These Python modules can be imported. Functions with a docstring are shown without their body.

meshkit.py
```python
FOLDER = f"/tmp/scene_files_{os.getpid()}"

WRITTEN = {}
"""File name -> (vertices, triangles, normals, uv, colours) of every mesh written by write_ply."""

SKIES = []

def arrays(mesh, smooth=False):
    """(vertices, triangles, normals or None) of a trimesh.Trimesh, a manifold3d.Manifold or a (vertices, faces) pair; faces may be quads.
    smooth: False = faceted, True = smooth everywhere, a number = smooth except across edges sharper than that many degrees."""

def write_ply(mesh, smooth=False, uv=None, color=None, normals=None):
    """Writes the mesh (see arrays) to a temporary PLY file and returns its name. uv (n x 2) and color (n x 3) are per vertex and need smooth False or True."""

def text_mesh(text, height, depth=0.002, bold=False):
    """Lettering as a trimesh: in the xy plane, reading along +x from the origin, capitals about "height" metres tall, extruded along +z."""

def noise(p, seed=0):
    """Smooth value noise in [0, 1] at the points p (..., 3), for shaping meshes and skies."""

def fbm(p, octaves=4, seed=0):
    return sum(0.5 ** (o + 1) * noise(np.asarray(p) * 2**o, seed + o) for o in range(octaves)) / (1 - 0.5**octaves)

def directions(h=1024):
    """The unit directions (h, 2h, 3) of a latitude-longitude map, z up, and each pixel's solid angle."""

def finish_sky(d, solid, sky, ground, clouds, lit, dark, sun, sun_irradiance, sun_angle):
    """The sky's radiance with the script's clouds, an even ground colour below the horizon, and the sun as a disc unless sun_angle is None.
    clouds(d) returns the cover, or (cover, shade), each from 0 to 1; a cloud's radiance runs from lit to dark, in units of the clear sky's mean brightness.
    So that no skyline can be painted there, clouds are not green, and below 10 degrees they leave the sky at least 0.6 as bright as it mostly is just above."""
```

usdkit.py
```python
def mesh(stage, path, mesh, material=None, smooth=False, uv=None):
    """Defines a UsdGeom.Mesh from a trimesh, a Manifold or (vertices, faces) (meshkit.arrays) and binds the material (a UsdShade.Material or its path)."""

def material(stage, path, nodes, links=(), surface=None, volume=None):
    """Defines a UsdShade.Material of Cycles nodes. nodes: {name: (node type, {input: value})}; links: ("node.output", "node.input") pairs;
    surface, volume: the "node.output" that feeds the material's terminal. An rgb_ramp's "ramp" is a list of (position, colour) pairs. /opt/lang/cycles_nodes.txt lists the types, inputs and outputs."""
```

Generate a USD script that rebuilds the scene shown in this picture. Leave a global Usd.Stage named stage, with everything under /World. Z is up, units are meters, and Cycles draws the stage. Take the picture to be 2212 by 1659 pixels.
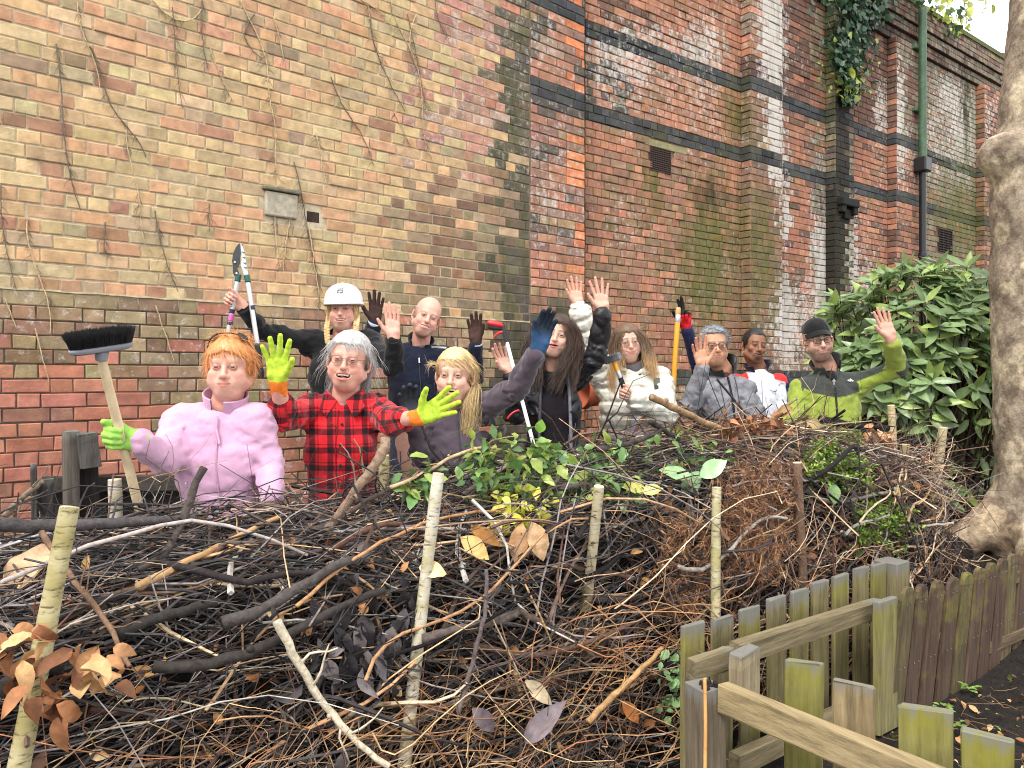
import math, random
import numpy as np
import trimesh, usdkit, meshkit
from pxr import Usd, UsdGeom, UsdLux, UsdShade, Sdf, Gf, Vt

stage = Usd.Stage.CreateInMemory()
UsdGeom.Xform.Define(stage, '/World')
UsdGeom.Scope.Define(stage, '/World/Looks')

# ---------------------------------------------------------------- camera, sky, sun
CAM_Z = 1.45
FOC = 1641.7          # focal length in pixels of a 2212 px wide picture
CX, HOR = 1106.0, 814.0
cam = UsdGeom.Camera.Define(stage, '/World/camera')
cam.CreateHorizontalApertureAttr(36.0)
cam.CreateVerticalApertureAttr(27.0)
cam.CreateFocalLengthAttr(36.0 * FOC / 2212.0)
cam.CreateVerticalApertureOffsetAttr(-36.0 * (829.5 - HOR) / 2212.0)
cam.CreateFStopAttr(0.0)
cam.CreateFocusDistanceAttr(4.0)
cam.CreateClippingRangeAttr(Gf.Vec2f(0.05, 1000))
cam.CreateExposureAttr(1.25)
xf = UsdGeom.Xformable(cam)
xf.AddTranslateOp().Set(Gf.Vec3d(0, 0, CAM_Z))
xf.AddRotateXOp().Set(90.0)

SUN_EL, SUN_AZ = math.radians(52), math.radians(205)     # direction towards the sun, azimuth = atan2(x, y)
sky = UsdLux.DomeLight.Define(stage, '/World/sky')
sky.GetPrim().SetCustomDataByKey('kind', 'structure')
sun = UsdLux.DistantLight.Define(stage, '/World/sun')
sun.CreateNormalizeAttr(True) if hasattr(sun, 'CreateNormalizeAttr') else UsdLux.LightAPI(sun).CreateNormalizeAttr(True)
sun.CreateIntensityAttr(0.40)
sun.CreateAngleAttr(18.0)
sun.CreateColorAttr(Gf.Vec3f(1.0, 0.97, 0.93))
sxf = UsdGeom.Xformable(sun)
sxf.AddRotateZOp().Set(-math.degrees(SUN_AZ))
sxf.AddRotateXOp().Set(-(90 - math.degrees(SUN_EL)) )
usky = usdkit.material(stage, '/World/Looks/sky', {
    's': ('sky_texture', {'sky_type': 'single_scattering', 'sun_disc': False, 'sun_elevation': SUN_EL, 'sun_rotation': SUN_AZ, 'aerosol_density': 2.0}),
    't': ('texture_coordinate', {}),
    'n': ('noise_texture', {'scale': 2.2, 'detail': 5.0, 'roughness': 0.55}),
    'r': ('rgb_ramp', {'ramp': [(0.25, (0.78, 0.80, 0.84)), (0.7, (1.0, 0.99, 0.98))]}),
    'v': ('vector_math', {'math_type': 'scale', 'scale': 10.5}),
    'm': ('mix', {'mix_type': 'mix', 'fac': 0.93}),
    'b': ('background_shader', {'strength': 0.095}),
}, [('t.generated', 'n.vector'), ('n.fac', 'r.fac'), ('r.color', 'v.vector1'), ('s.color', 'm.color1'), ('v.vector', 'm.color2'), ('m.color', 'b.color')], surface='b.background')
UsdShade.MaterialBindingAPI.Apply(sky.GetPrim()).Bind(usky)

# ---------------------------------------------------------------- helpers
def P(px, py, Y):
    """The point seen at pixel (px, py) of a 2212 px wide picture at distance Y."""
    return np.array([(px - CX) / FOC * Y, Y, CAM_Z + (HOR - py) / FOC * Y])

def lin(c):
    c = np.asarray(c, float) / 255.0
    return np.where(c <= 0.04045, c / 12.92, ((c + 0.055) / 1.055) ** 2.4)

def nrm(v):
    v = np.asarray(v, float)
    return v / (np.linalg.norm(v) + 1e-12)

def sm(a, b, x):
    t = np.clip((np.asarray(x, float) - a) / (b - a), 0, 1)
    return t * t * (3 - 2 * t)

_names = {}
def numbered(parent, name):
    k = (str(parent), name)
    n = _names.get(k, 0)
    _names[k] = n + 1
    return name if n == 0 else f'{name}_{n:03d}'

def tag(o, label=None, cat=None, group=None, kind=None):
    p = o.GetPrim() if hasattr(o, 'GetPrim') else o
    for k, v in (('label', label), ('category', cat), ('group', group), ('kind', kind)):
        if v:
            p.SetCustomDataByKey(k, v)
    return p

def path_of(parent):
    if parent is None:
        return '/World'
    return str(parent.GetPath())

def thing(name, label=None, cat=None, group=None, kind=None, loc=(0, 0, 0)):
    x = UsdGeom.Xform.Define(stage, '/World/' + numbered('/World', name))
    p = tag(x, label, cat, group, kind)
    p_loc = np.asarray(loc, float)
    x.AddTranslateOp().Set(Gf.Vec3d(*map(float, p_loc)))
    LOC[str(p.GetPath())] = p_loc
    return p
LOC = {}

def origin_of(parent):
    if parent is None:
        return np.zeros(3)
    return LOC['/' + '/'.join(str(parent.GetPath()).split('/')[1:3])] if '/' + '/'.join(str(parent.GetPath()).split('/')[1:3]) in LOC else np.zeros(3)

def vnormals(v, f):
    n = np.zeros_like(v)
    fn = np.cross(v[f[:, 1]] - v[f[:, 0]], v[f[:, 2]] - v[f[:, 0]])
    for k in range(3):
        np.add.at(n, f[:, k], fn)
    return n / (np.linalg.norm(n, axis=1, keepdims=True) + 1e-20)

def obj(name, vf, mat, parent=None, smooth=False, col=None, vec=None, label=None, cat=None, group=None, kind=None):
    """One Mesh prim. vf: (vertices, triangles or quads) in world coordinates; col and vec are per-vertex primvars."""
    v, f = np.asarray(vf[0], float), np.asarray(vf[1], int)
    if f.shape[1] == 4:
        f = np.vstack([f[:, [0, 1, 2]], f[:, [0, 2, 3]]])
    v = v - origin_of(parent)
    path = path_of(parent) + '/' + numbered(path_of(parent), name)
    m = UsdGeom.Mesh.Define(stage, path)
    m.CreatePointsAttr(Vt.Vec3fArray.FromNumpy(np.ascontiguousarray(v, np.float32)))
    m.CreateFaceVertexCountsAttr(Vt.IntArray.FromNumpy(np.full(len(f), 3, np.int32)))
    m.CreateFaceVertexIndicesAttr(Vt.IntArray.FromNumpy(np.ascontiguousarray(f.ravel(), np.int32)))
    m.CreateSubdivisionSchemeAttr('none')
    if smooth:
        m.CreateNormalsAttr(Vt.Vec3fArray.FromNumpy(np.ascontiguousarray(vnormals(v, f), np.float32)))
        m.SetNormalsInterpolation('vertex')
    api = UsdGeom.PrimvarsAPI(m)
    if col is not None:
        c = np.broadcast_to(np.asarray(col, float), (len(v), 3))
        api.CreatePrimvar('Col', Sdf.ValueTypeNames.Color3fArray, 'vertex').Set(Vt.Vec3fArray.FromNumpy(np.ascontiguousarray(c, np.float32)))
    if vec is not None:
        c = np.broadcast_to(np.asarray(vec, float), (len(v), 3))
        api.CreatePrimvar('Vec', Sdf.ValueTypeNames.Float3Array, 'vertex').Set(Vt.Vec3fArray.FromNumpy(np.ascontiguousarray(c, np.float32)))
    if mat is not None:
        UsdShade.MaterialBindingAPI.Apply(m.GetPrim()).Bind(M[mat] if isinstance(mat, str) else mat)
    tag(m, label, cat, group, kind)
    return m.GetPrim()

class MB:
    """Collects shapes into one mesh with optional vertex colours."""
    def __init__(self):
        self.v, self.f, self.c, self.x, self.n = [], [], [], [], 0
    def add(self, v, f, col=None, vec=None):
        v = np.asarray(v, float); f = np.asarray(f, int)
        if f.shape[1] == 4:
            f = np.vstack([f[:, [0, 1, 2]], f[:, [0, 2, 3]]])
        self.v.append(v); self.f.append(f + self.n); self.n += len(v)
        self.c.append(np.broadcast_to(np.asarray((1, 1, 1) if col is None else col, float), (len(v), 3)))
        self.x.append(np.broadcast_to(np.asarray((0, 0, 0) if vec is None else vec, float), (len(v), 3)))
        return self
    def tm(self, m, col=None):
        return self.add(m.vertices, m.faces, col)
    @property
    def vf(self):
        return np.vstack(self.v), np.vstack(self.f)
    def build(self, name, mat, parent=None, smooth=False, color=True, **kw):
        return obj(name, self.vf, mat, parent, smooth, col=np.vstack(self.c) if color else None, vec=np.vstack(self.x), **kw)

M = {}
def mat_vcol(name, rough=0.8, nscale=30, namt=0.35, bump=0.3, bscale=120, bdist=0.004, spec=0.4, sheen=0.0, stretch=None, sss=0.0, coat=0.0, translucent=0.0, wrk=0.0):
    """Colour from the mesh's own vertex colours, varied by noise, with fine relief."""
    nodes = {
        'a': ('attribute', {'attribute': 'Col'}),
        'g': ('texture_coordinate', {}),
        'mp': ('mapping', {'scale': stretch or (1, 1, 1)}),
        'n': ('noise_texture', {'scale': nscale, 'detail': 4.0, 'roughness': 0.6}),
        'mr': ('map_range', {'from_min': 0.25, 'from_max': 0.75, 'to_min': 1 - namt, 'to_max': 1 + namt}),
        'mul': ('vector_math', {'math_type': 'scale'}),
        'n2': ('noise_texture', {'scale': bscale, 'detail': 3.0}),
        'b': ('bump', {'strength': bump, 'distance': bdist}),
        'p': ('principled_bsdf', {'roughness': rough, 'specular_ior_level': spec, 'sheen_weight': sheen, 'coat_weight': coat, 'subsurface_weight': sss, 'subsurface_scale': 0.008}),
    }
    links = [('g.object', 'mp.vector'), ('mp.vector', 'n.vector'), ('n.fac', 'mr.value'), ('a.color', 'mul.vector1'), ('mr.result', 'mul.scale'),
             ('mul.vector', 'p.base_color'), ('mp.vector', 'n2.vector'), ('n2.fac', 'b.height'), ('b.normal', 'p.normal')]
    if wrk:
        nodes['nw'] = ('noise_texture', {'scale': 10.0, 'detail': 2.5, 'roughness': 0.5, 'distortion': 0.5})
        nodes['bw'] = ('bump', {'strength': wrk, 'distance': 0.03})
        links += [('g.object', 'nw.vector'), ('nw.fac', 'bw.height'), ('bw.normal', 'b.normal')]
    surf = 'p.BSDF'
    if translucent:
        nodes['tr'] = ('translucent_bsdf', {})
        nodes['mx'] = ('mix_closure', {'fac': translucent})
        links += [('mul.vector', 'tr.color'), ('p.BSDF', 'mx.closure1'), ('tr.BSDF', 'mx.closure2')]
        surf = 'mx.closure'
    M[name] = usdkit.material(stage, '/World/Looks/' + name, nodes, links, surface=surf)

def mat_plain(name, color, rough=0.5, metallic=0.0, nscale=40, namt=0.15, bump=0.1, bscale=200, **kw):
    M[name] = usdkit.material(stage, '/World/Looks/' + name, {
        'g': ('texture_coordinate', {}),
        'n': ('noise_texture', {'scale': nscale, 'detail': 4.0}),
        'r': ('rgb_ramp', {'ramp': [(0.3, tuple(np.array(color) * (1 - namt))), (0.7, tuple(np.minimum(np.array(color) * (1 + namt), 1)))]}),
        'n2': ('noise_texture', {'scale': bscale, 'detail': 2.0}),
        'b': ('bump', {'strength': bump, 'distance': 0.003}),
        'p': ('principled_bsdf', {'roughness': rough, 'metallic': metallic, **kw}),
    }, [('g.object', 'n.vector'), ('n.fac', 'r.fac'), ('r.color', 'p.base_color'), ('g.object', 'n2.vector'), ('n2.fac', 'b.height'), ('b.normal', 'p.normal')], surface='p.BSDF')

def box_vf(c, half, R=None, bevel=0.0):
    """A box with chamfered edges. c centre, half sizes, R 3x3 axes as columns."""
    hx, hy, hz = half
    if bevel <= 0:
        m = trimesh.creation.box([2 * hx, 2 * hy, 2 * hz])
        v, f = np.array(m.vertices), np.array(m.faces)
    else:
        b = min(bevel, hx * 0.45, hy * 0.45, hz * 0.45)
        pts = []
        for sx in (-1, 1):
            for sy in (-1, 1):
                for sz in (-1, 1):
                    pts += [(sx * (hx - b), sy * (hy - b), sz * hz), (sx * (hx - b), sy * hy, sz * (hz - b)), (sx * hx, sy * (hy - b), sz * (hz - b))]
        h = trimesh.convex.convex_hull(np.array(pts))
        v, f = np.array(h.vertices), np.array(h.faces)
    if R is not None:
        v = v @ np.asarray(R, float).T
    return v + np.asarray(c, float), f

def frame_to(d, up=(0, 0, 1)):
    """3x3 with columns x, y, z; z along d."""
    z = nrm(d)
    u = np.asarray(up, float)
    if abs(z @ nrm(u)) > 0.98:
        u = np.array([0, 1.0, 0]) if abs(z[1]) < 0.9 else np.array([1.0, 0, 0])
    x = nrm(np.cross(u, z)); y = np.cross(z, x)
    return np.stack([x, y, z], 1)

def tube(pts, rad, sides=6, cap=True):
    p = np.asarray(pts, float); n = len(p)
    r = np.broadcast_to(np.asarray(rad, float), (n,))
    t = np.gradient(p, axis=0); t /= np.linalg.norm(t, axis=1, keepdims=True) + 1e-12
    ref = np.array([0, 0, 1.0]) if abs(t[:, 2].mean()) < 0.8 else np.array([0.3, 1.0, 0])
    a = np.cross(t, ref); a /= np.linalg.norm(a, axis=1, keepdims=True) + 1e-12
    b = np.cross(t, a)
    ang = np.arange(sides) * 2 * np.pi / sides
    v = (p[:, None] + r[:, None, None] * (np.cos(ang)[None, :, None] * a[:, None] + np.sin(ang)[None, :, None] * b[:, None])).reshape(-1, 3)
    i, j = np.meshgrid(np.arange(n - 1), np.arange(sides), indexing='ij')
    q = np.stack([i * sides + j, i * sides + (j + 1) % sides, (i + 1) * sides + (j + 1) % sides, (i + 1) * sides + j], -1).reshape(-1, 4)
    f = np.vstack([q[:, [0, 2, 1]], q[:, [0, 3, 2]]])
    if cap:
        c0, c1 = len(v), len(v) + 1
        v = np.vstack([v, p[:1], p[-1:]])
        k = np.arange(sides)
        f = np.vstack([f, np.stack([np.full(sides, c0), k, (k + 1) % sides], 1), np.stack([np.full(sides, c1), (n - 1) * sides + (k + 1) % sides, (n - 1) * sides + k], 1)])
    return v, f

def spline(pts, n):
    p = np.asarray(pts, float)
    if len(p) == 2:
        t = np.linspace(0, 1, n)[:, None]
        return p[0] * (1 - t) + p[1] * t
    from scipy.interpolate import CubicSpline
    d = np.r_[0, np.cumsum(np.linalg.norm(np.diff(p, axis=0), axis=1) + 1e-6)]
    return CubicSpline(d, p)(np.linspace(0, d[-1], n))

def lathe(profile, base, axis=(0, 0, 1), sides=20):
    """profile: (radius, height) rows."""
    pr = np.asarray(profile, float); R = frame_to(axis)
    ang = np.arange(sides) * 2 * np.pi / sides
    v = np.stack([pr[:, :1] * np.cos(ang), pr[:, :1] * np.sin(ang), np.repeat(pr[:, 1:2], sides, 1)], -1).reshape(-1, 3)
    n = len(pr)
    i, j = np.meshgrid(np.arange(n - 1), np.arange(sides), indexing='ij')
    q = np.stack([i * sides + j, i * sides + (j + 1) % sides, (i + 1) * sides + (j + 1) % sides, (i + 1) * sides + j], -1).reshape(-1, 4)
    return v @ R.T + np.asarray(base, float), np.vstack([q[:, [0, 1, 2]], q[:, [0, 2, 3]]])

def leaf_vf(L, W, rng, curl=0.3, fold=0.3, nseg=5, tip=1.0, lobes=0.0, twist=0.0, crumple=0.06):
    """A leaf blade from the origin along +x, its face towards +z."""
    t = np.linspace(0, 1, nseg + 1)
    w = W / 2 * np.sin(np.pi * t ** (0.85 * tip)) ** 0.9
    w[0] = W * 0.03; w[-1] = 0.0008
    ang = curl * t * (1 + 0.3 * rng.normal())
    x = np.cumsum(np.r_[0, np.cos(ang[1:])]) * L / nseg
    z = -np.cumsum(np.r_[0, np.sin(ang[1:])]) * L / nseg
    v = []
    for side in (-1, 0, 1):
        wob = (rng.normal(0, crumple, nseg + 1) * W if side else 0)
        ww = w * (1 + (lobes * (np.arange(nseg + 1) % 2 - 0.5) if side else 0))
        tw = twist * t
        yy = side * ww
        zz = abs(side) * ww * fold + wob * 0.6
        v.append(np.stack([x, yy * np.cos(tw) - zz * np.sin(tw), z + zz * np.cos(tw) + yy * np.sin(tw)], 1))
    v = np.concatenate(v)
    n = nseg + 1; f = []
    for k in (0, 1):
        for i in range(nseg):
            a, b, c, d = k * n + i, k * n + i + 1, (k + 1) * n + i + 1, (k + 1) * n + i
            f += [(a, b, c), (a, c, d)]
    return v, np.array(f)

def place(v, pos, d, up=(0, 0, 1), roll=0.0):
    """Puts a shape made along +x with face +z so that +x points along d."""
    x = nrm(d); u = np.asarray(up, float)
    z = u - x * (u @ x)
    if np.linalg.norm(z) < 0.05:
        z = np.array([0, -1.0, 0]) - x * -x[1]
    z = nrm(z); y = np.cross(z, x)
    if roll:
        y, z = y * math.cos(roll) + z * math.sin(roll), z * math.cos(roll) - y * math.sin(roll)
    return v @ np.stack([x, y, z], 1).T + np.asarray(pos, float)

# ---------------------------------------------------------------- materials
mat_vcol('mortar', rough=0.95, nscale=25, namt=0.35, bump=0.6, bscale=160, spec=0.2)
mat_vcol('wood', rough=0.85, nscale=14, namt=0.3, bump=0.5, bscale=70, spec=0.25)
M['tree_bark'] = usdkit.material(stage, '/World/Looks/tree_bark', {
    'a': ('attribute', {'attribute': 'Col'}), 'g': ('geometry', {}), 'nd': ('noise_texture', {'scale': 9.0, 'detail': 3.0}), 'ad': ('vector_math', {'math_type': 'multiply_add', 'vector2': (0.22, 0.22, 0.22)}),
    'mp': ('mapping', {'scale': (1, 1, 0.6)}), 'v': ('voronoi_texture', {'feature': 'distance_to_edge', 'scale': 24.0}), 'cr': ('rgb_ramp', {'ramp': [(0.0, (0.74, 0.71, 0.68)), (0.03, (0.93, 0.92, 0.91)), (0.15, (1.03, 1.02, 1.01))]}),
    'n': ('noise_texture', {'scale': 34.0, 'detail': 6.0, 'roughness': 0.7}), 'r': ('rgb_ramp', {'ramp': [(0.3, (0.62, 0.58, 0.55)), (0.7, (1.28, 1.26, 1.22))]}),
    'm': ('vector_math', {'math_type': 'multiply'}), 'm2': ('vector_math', {'math_type': 'multiply'}), 'sb': ('math', {'math_type': 'minimum', 'value2': 0.12}), 'b1': ('bump', {'strength': 0.28, 'distance': 0.03}), 'b': ('bump', {'strength': 0.6, 'distance': 0.01}), 'p': ('principled_bsdf', {'roughness': 0.88, 'specular_ior_level': 0.2})},
    [('g.position', 'nd.vector'), ('nd.color', 'ad.vector1'), ('g.position', 'ad.vector3'), ('ad.vector', 'mp.vector'), ('mp.vector', 'v.vector'), ('v.distance', 'cr.fac'), ('g.position', 'n.vector'), ('n.fac', 'r.fac'),
     ('a.color', 'm.vector1'), ('cr.color', 'm.vector2'), ('m.vector', 'm2.vector1'), ('r.color', 'm2.vector2'), ('m2.vector', 'p.base_color'), ('v.distance', 'sb.value1'), ('sb.value', 'b1.height'), ('n.fac', 'b.height'), ('b1.normal', 'b.normal'), ('b.normal', 'p.normal')], surface='p.BSDF')
mat_vcol('bark', rough=0.9, nscale=60, namt=0.45, bump=0.6, bscale=180, spec=0.2)
mat_vcol('twig', rough=0.62, nscale=45, namt=0.5, bump=0.4, bscale=200, spec=0.45)
mat_vcol('leaf', rough=0.33, nscale=22, namt=0.28, bump=0.3, bscale=90, spec=0.5, translucent=0.18)
mat_vcol('dry_leaf', rough=0.7, nscale=30, namt=0.35, bump=0.4, bscale=120, spec=0.3, translucent=0.12)
mat_vcol('soil', rough=0.95, nscale=18, namt=0.55, bump=1.0, bscale=60, bdist=0.02, spec=0.2)
mat_vcol('paint', rough=0.35, nscale=30, namt=0.08, bump=0.05, spec=0.5)
mat_vcol('matt', rough=0.8, nscale=60, namt=0.15, bump=0.2, spec=0.3)
mat_vcol('metal_paint', rough=0.5, nscale=20, namt=0.35, bump=0.2, spec=0.5)

# brick: own colour + grain + streaked lime, moss and soot whose amount the mesh says (Vec = lime, moss, soot)
M['brick'] = usdkit.material(stage, '/World/Looks/brick', {
    'a': ('attribute', {'attribute': 'Col'}), 'q': ('attribute', {'attribute': 'Vec'}), 'sx': ('separate_xyz', {}),
    'g': ('geometry', {}),
    'mp': ('mapping', {'scale': (1, 1, 0.28)}),
    'n': ('noise_texture', {'scale': 13.0, 'detail': 5.0, 'roughness': 0.65}),
    'mr': ('map_range', {'from_min': 0.25, 'from_max': 0.75, 'to_min': 0.66, 'to_max': 1.34}),
    'mul': ('vector_math', {'math_type': 'scale'}),
    'nl': ('noise_texture', {'scale': 17.0, 'detail': 6.0, 'roughness': 0.72}),
    'la': ('math', {'math_type': 'add'}), 'lr': ('map_range', {'from_min': 0.88, 'from_max': 1.04, 'to_min': 0.0, 'to_max': 0.88, 'clamp': True}),
    'nm': ('noise_texture', {'scale': 8.0, 'detail': 6.0, 'roughness': 0.7}),
    'ma': ('math', {'math_type': 'add'}), 'mmr': ('map_range', {'from_min': 0.72, 'from_max': 1.12, 'to_min': 0.0, 'to_max': 0.85, 'clamp': True}),
    'sa': ('math', {'math_type': 'add'}), 'sr': ('map_range', {'from_min': 0.72, 'from_max': 1.12, 'to_min': 0.0, 'to_max': 0.9, 'clamp': True}),
    'm1': ('mix', {'mix_type': 'mix', 'color2': (0.62, 0.58, 0.53)}),
    'm2': ('mix', {'mix_type': 'mix', 'color2': (0.10, 0.105, 0.022)}),
    'm3': ('mix', {'mix_type': 'mix', 'color2': (0.018, 0.017, 0.014)}),
    'nb': ('noise_texture', {'scale': 90.0, 'detail': 5.0, 'roughness': 0.7}),
    'b': ('bump', {'strength': 0.7, 'distance': 0.006}),
    'p': ('principled_bsdf', {'roughness': 0.88, 'specular_ior_level': 0.25}),
}, [('q.vector', 'sx.vector'), ('g.position', 'n.vector'), ('n.fac', 'mr.value'), ('a.color', 'mul.vector1'), ('mr.result', 'mul.scale'),
    ('g.position', 'mp.vector'), ('g.position', 'nl.vector'), ('nl.fac', 'la.value1'), ('sx.x', 'la.value2'), ('la.value', 'lr.value'),
    ('mp.vector', 'nm.vector'), ('nm.fac', 'ma.value1'), ('sx.y', 'ma.value2'), ('ma.value', 'mmr.value'),
    ('nm.fac', 'sa.value1'), ('sx.z', 'sa.value2'), ('sa.value', 'sr.value'),
    ('mul.vector', 'm1.color1'), ('lr.result', 'm1.fac'), ('m1.color', 'm2.color1'), ('mmr.result', 'm2.fac'), ('m2.color', 'm3.color1'), ('sr.result', 'm3.fac'),
    ('m3.color', 'p.base_color'), ('g.position', 'nb.vector'), ('nb.fac', 'b.height'), ('b.normal', 'p.normal')], surface='p.BSDF')
# ---------------------------------------------------------------- ground
rngG = np.random.default_rng(11)
def ground_z(x, y):
    x = np.asarray(x, float); y = np.asarray(y, float)
    up = 0.15 * sm(3.0, 4.4, y - 0.55 * x * 0.5) * sm(-0.5, 0.0, -(x - 2.6))
    tree = 0.34 * np.exp(-(((x - 3.35) / 0.9) ** 2 + ((y - 4.9) / 1.1) ** 2))
    return up + tree
gx, gy = np.meshgrid(np.r_[-60, -20, np.linspace(-5, 9, 141), 30, 80], np.r_[-40, -10, np.linspace(-1, 12, 131), 40, 90], indexing='xy')
P3 = np.stack([gx, gy, 0 * gx], -1)
gz = ground_z(gx, gy) + 0.035 * (meshkit.fbm(P3 * 3.1, 4, 5) - 0.5) + 0.02 * (meshkit.fbm(P3 * 14, 2, 8) - 0.5)
ny, nx = gx.shape
ii, jj = np.meshgrid(np.arange(ny - 1), np.arange(nx - 1), indexing='ij')
gq = np.stack([ii * nx + jj, ii * nx + jj + 1, (ii + 1) * nx + jj + 1, (ii + 1) * nx + jj], -1).reshape(-1, 4)
gv = np.stack([gx, gy, gz], -1).reshape(-1, 3)
gc = np.array([0.017, 0.0135, 0.011]) * (0.7 + 0.6 * meshkit.fbm(gv * [5, 5, 0], 3, 3))[:, None]
obj('ground', (gv, gq), 'soil', smooth=True, col=gc, kind='structure')

# ---------------------------------------------------------------- brick walls
class Face:
    """A vertical brick face: origin o, direction u along it, n outwards."""
    def __init__(self, o, u, n):
        self.o, self.u, self.n = np.array([o[0], o[1], 0.0]), np.array([u[0], u[1], 0.0]), np.array([n[0], n[1], 0.0])
    def w(self, s, d, z):
        s, d, z = np.broadcast_arrays(np.asarray(s, float), d, z)
        return self.o + s[..., None] * self.u + d[..., None] * self.n + np.stack([0 * z, 0 * z, z], -1)
    def hit(self, px, d=0.0):
        """s where the sight line of picture column px meets the face."""
        k = (px - CX) / FOC
        ox, oy = self.o[0] + d * self.n[0], self.o[1] + d * self.n[1]
        return (k * oy - ox) / (self.u[0] - k * self.u[1])
    def at(self, px, py, d=0.0):
        s = self.hit(px, d); y = self.w(s, d, 0)[1]
        return float(s), float(CAM_Z + (HOR - py) / FOC * y)

def to_px(p):
    p = np.asarray(p, float)
    return CX + FOC * p[..., 0] / p[..., 1], HOR - FOC * (p[..., 2] - CAM_Z) / p[..., 1]

aA, aB = math.radians(48.5), math.radians(53.0)
FA = Face((-2.742, 4.07), (math.sin(aA), math.cos(aA)), (math.cos(aA), -math.sin(aA)))
FB = Face((0.69, 7.29), (math.sin(aB), math.cos(aB)), (math.cos(aB), -math.sin(aB)))
COURSE, SW, HW, JT = 0.080, 0.2265, 0.1133, 0.009
SA_PIER = FA.hit(1145.0)      # pier face starts
SA_END = FA.hit(1262.0)
rngB = np.random.default_rng(4)

def brick(face, s0, s1, z0, z1, dep, rng, back=-0.012):
    e = 0.0045
    js = rng.normal(0, 0.0016, 4); jd = rng.normal(0, 0.0013, 4) + rng.normal(0, 0.0018)
    S = np.array([s0, s1, s1, s0]) + js * [1, 1, 1, 1]; Z = np.array([z0, z0, z1, z1]) + rng.normal(0, 0.0013, 4)
    ins = np.array([1, -1, -1, 1]) * e; inz = np.array([1, 1, -1, -1]) * e
    v = np.vstack([face.w(S, back, Z), face.w(S, dep - 0.004 + jd, Z), face.w(S + ins, dep + jd, Z + inz)])
    f = []
    for a in (0, 4):
        for k in range(4):
            l = (k + 1) % 4
            f += [(a + k, a + l, a + 4 + l), (a + k, a + 4 + l, a + 4 + k)]
    f += [(8, 9, 10), (8, 10, 11)]
    return v, f

def pick(pal, rng):
    w = np.array([p[0] for p in pal], float)
    c = lin(pal[rng.choice(len(pal), p=w / w.sum())][1])
    if id(pal) in SOFT:
        m = sum(lin(p[1]) * p[0] for p in pal) / w.sum(); c = c * 0.55 + m * 0.45
        g = c.mean(); c = (c * 0.80 + g * 0.20) * 1.04
    return np.clip(c * rng.normal(1.0, 0.085) * (1 + rng.normal(0, 0.03, 3)), 0.005, 0.85)

SOFT = set()
def mixpal(a, b, t, rng):
    return pick(b if rng.random() < t else a, rng)

BUFF = [(4.5, (200, 160, 106)), (3.2, (198, 142, 96)), (4, (194, 168, 112)), (2.6, (180, 158, 116)), (1.6, (204, 138, 96)), (1.4, (160, 148, 110)), (0.9, (150, 90, 72)), (0.35, (112, 98, 84)), (1.4, (212, 186, 132))]
ROSE = [(3, (190, 132, 108)), (3, (178, 122, 100)), (2, (158, 104, 88)), (2, (188, 156, 128)), (1.5, (150, 126, 108)), (1.0, (206, 122, 82))]
OLIV = [(3, (172, 146, 104)), (1.5, (166, 124, 94)), (3, (150, 128, 92)), (2, (148, 104, 80)), (2, (128, 106, 84)), (1.5, (160, 146, 96)), (1.2, (122, 76, 62)), (1, (132, 126, 92))]
BRWN = [(3, (142, 108, 82)), (2, (124, 92, 74)), (2, (150, 122, 82)), (1.6, (172, 122, 78)), (1.6, (112, 80, 68)), (1.0, (126, 112, 84))]
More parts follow.
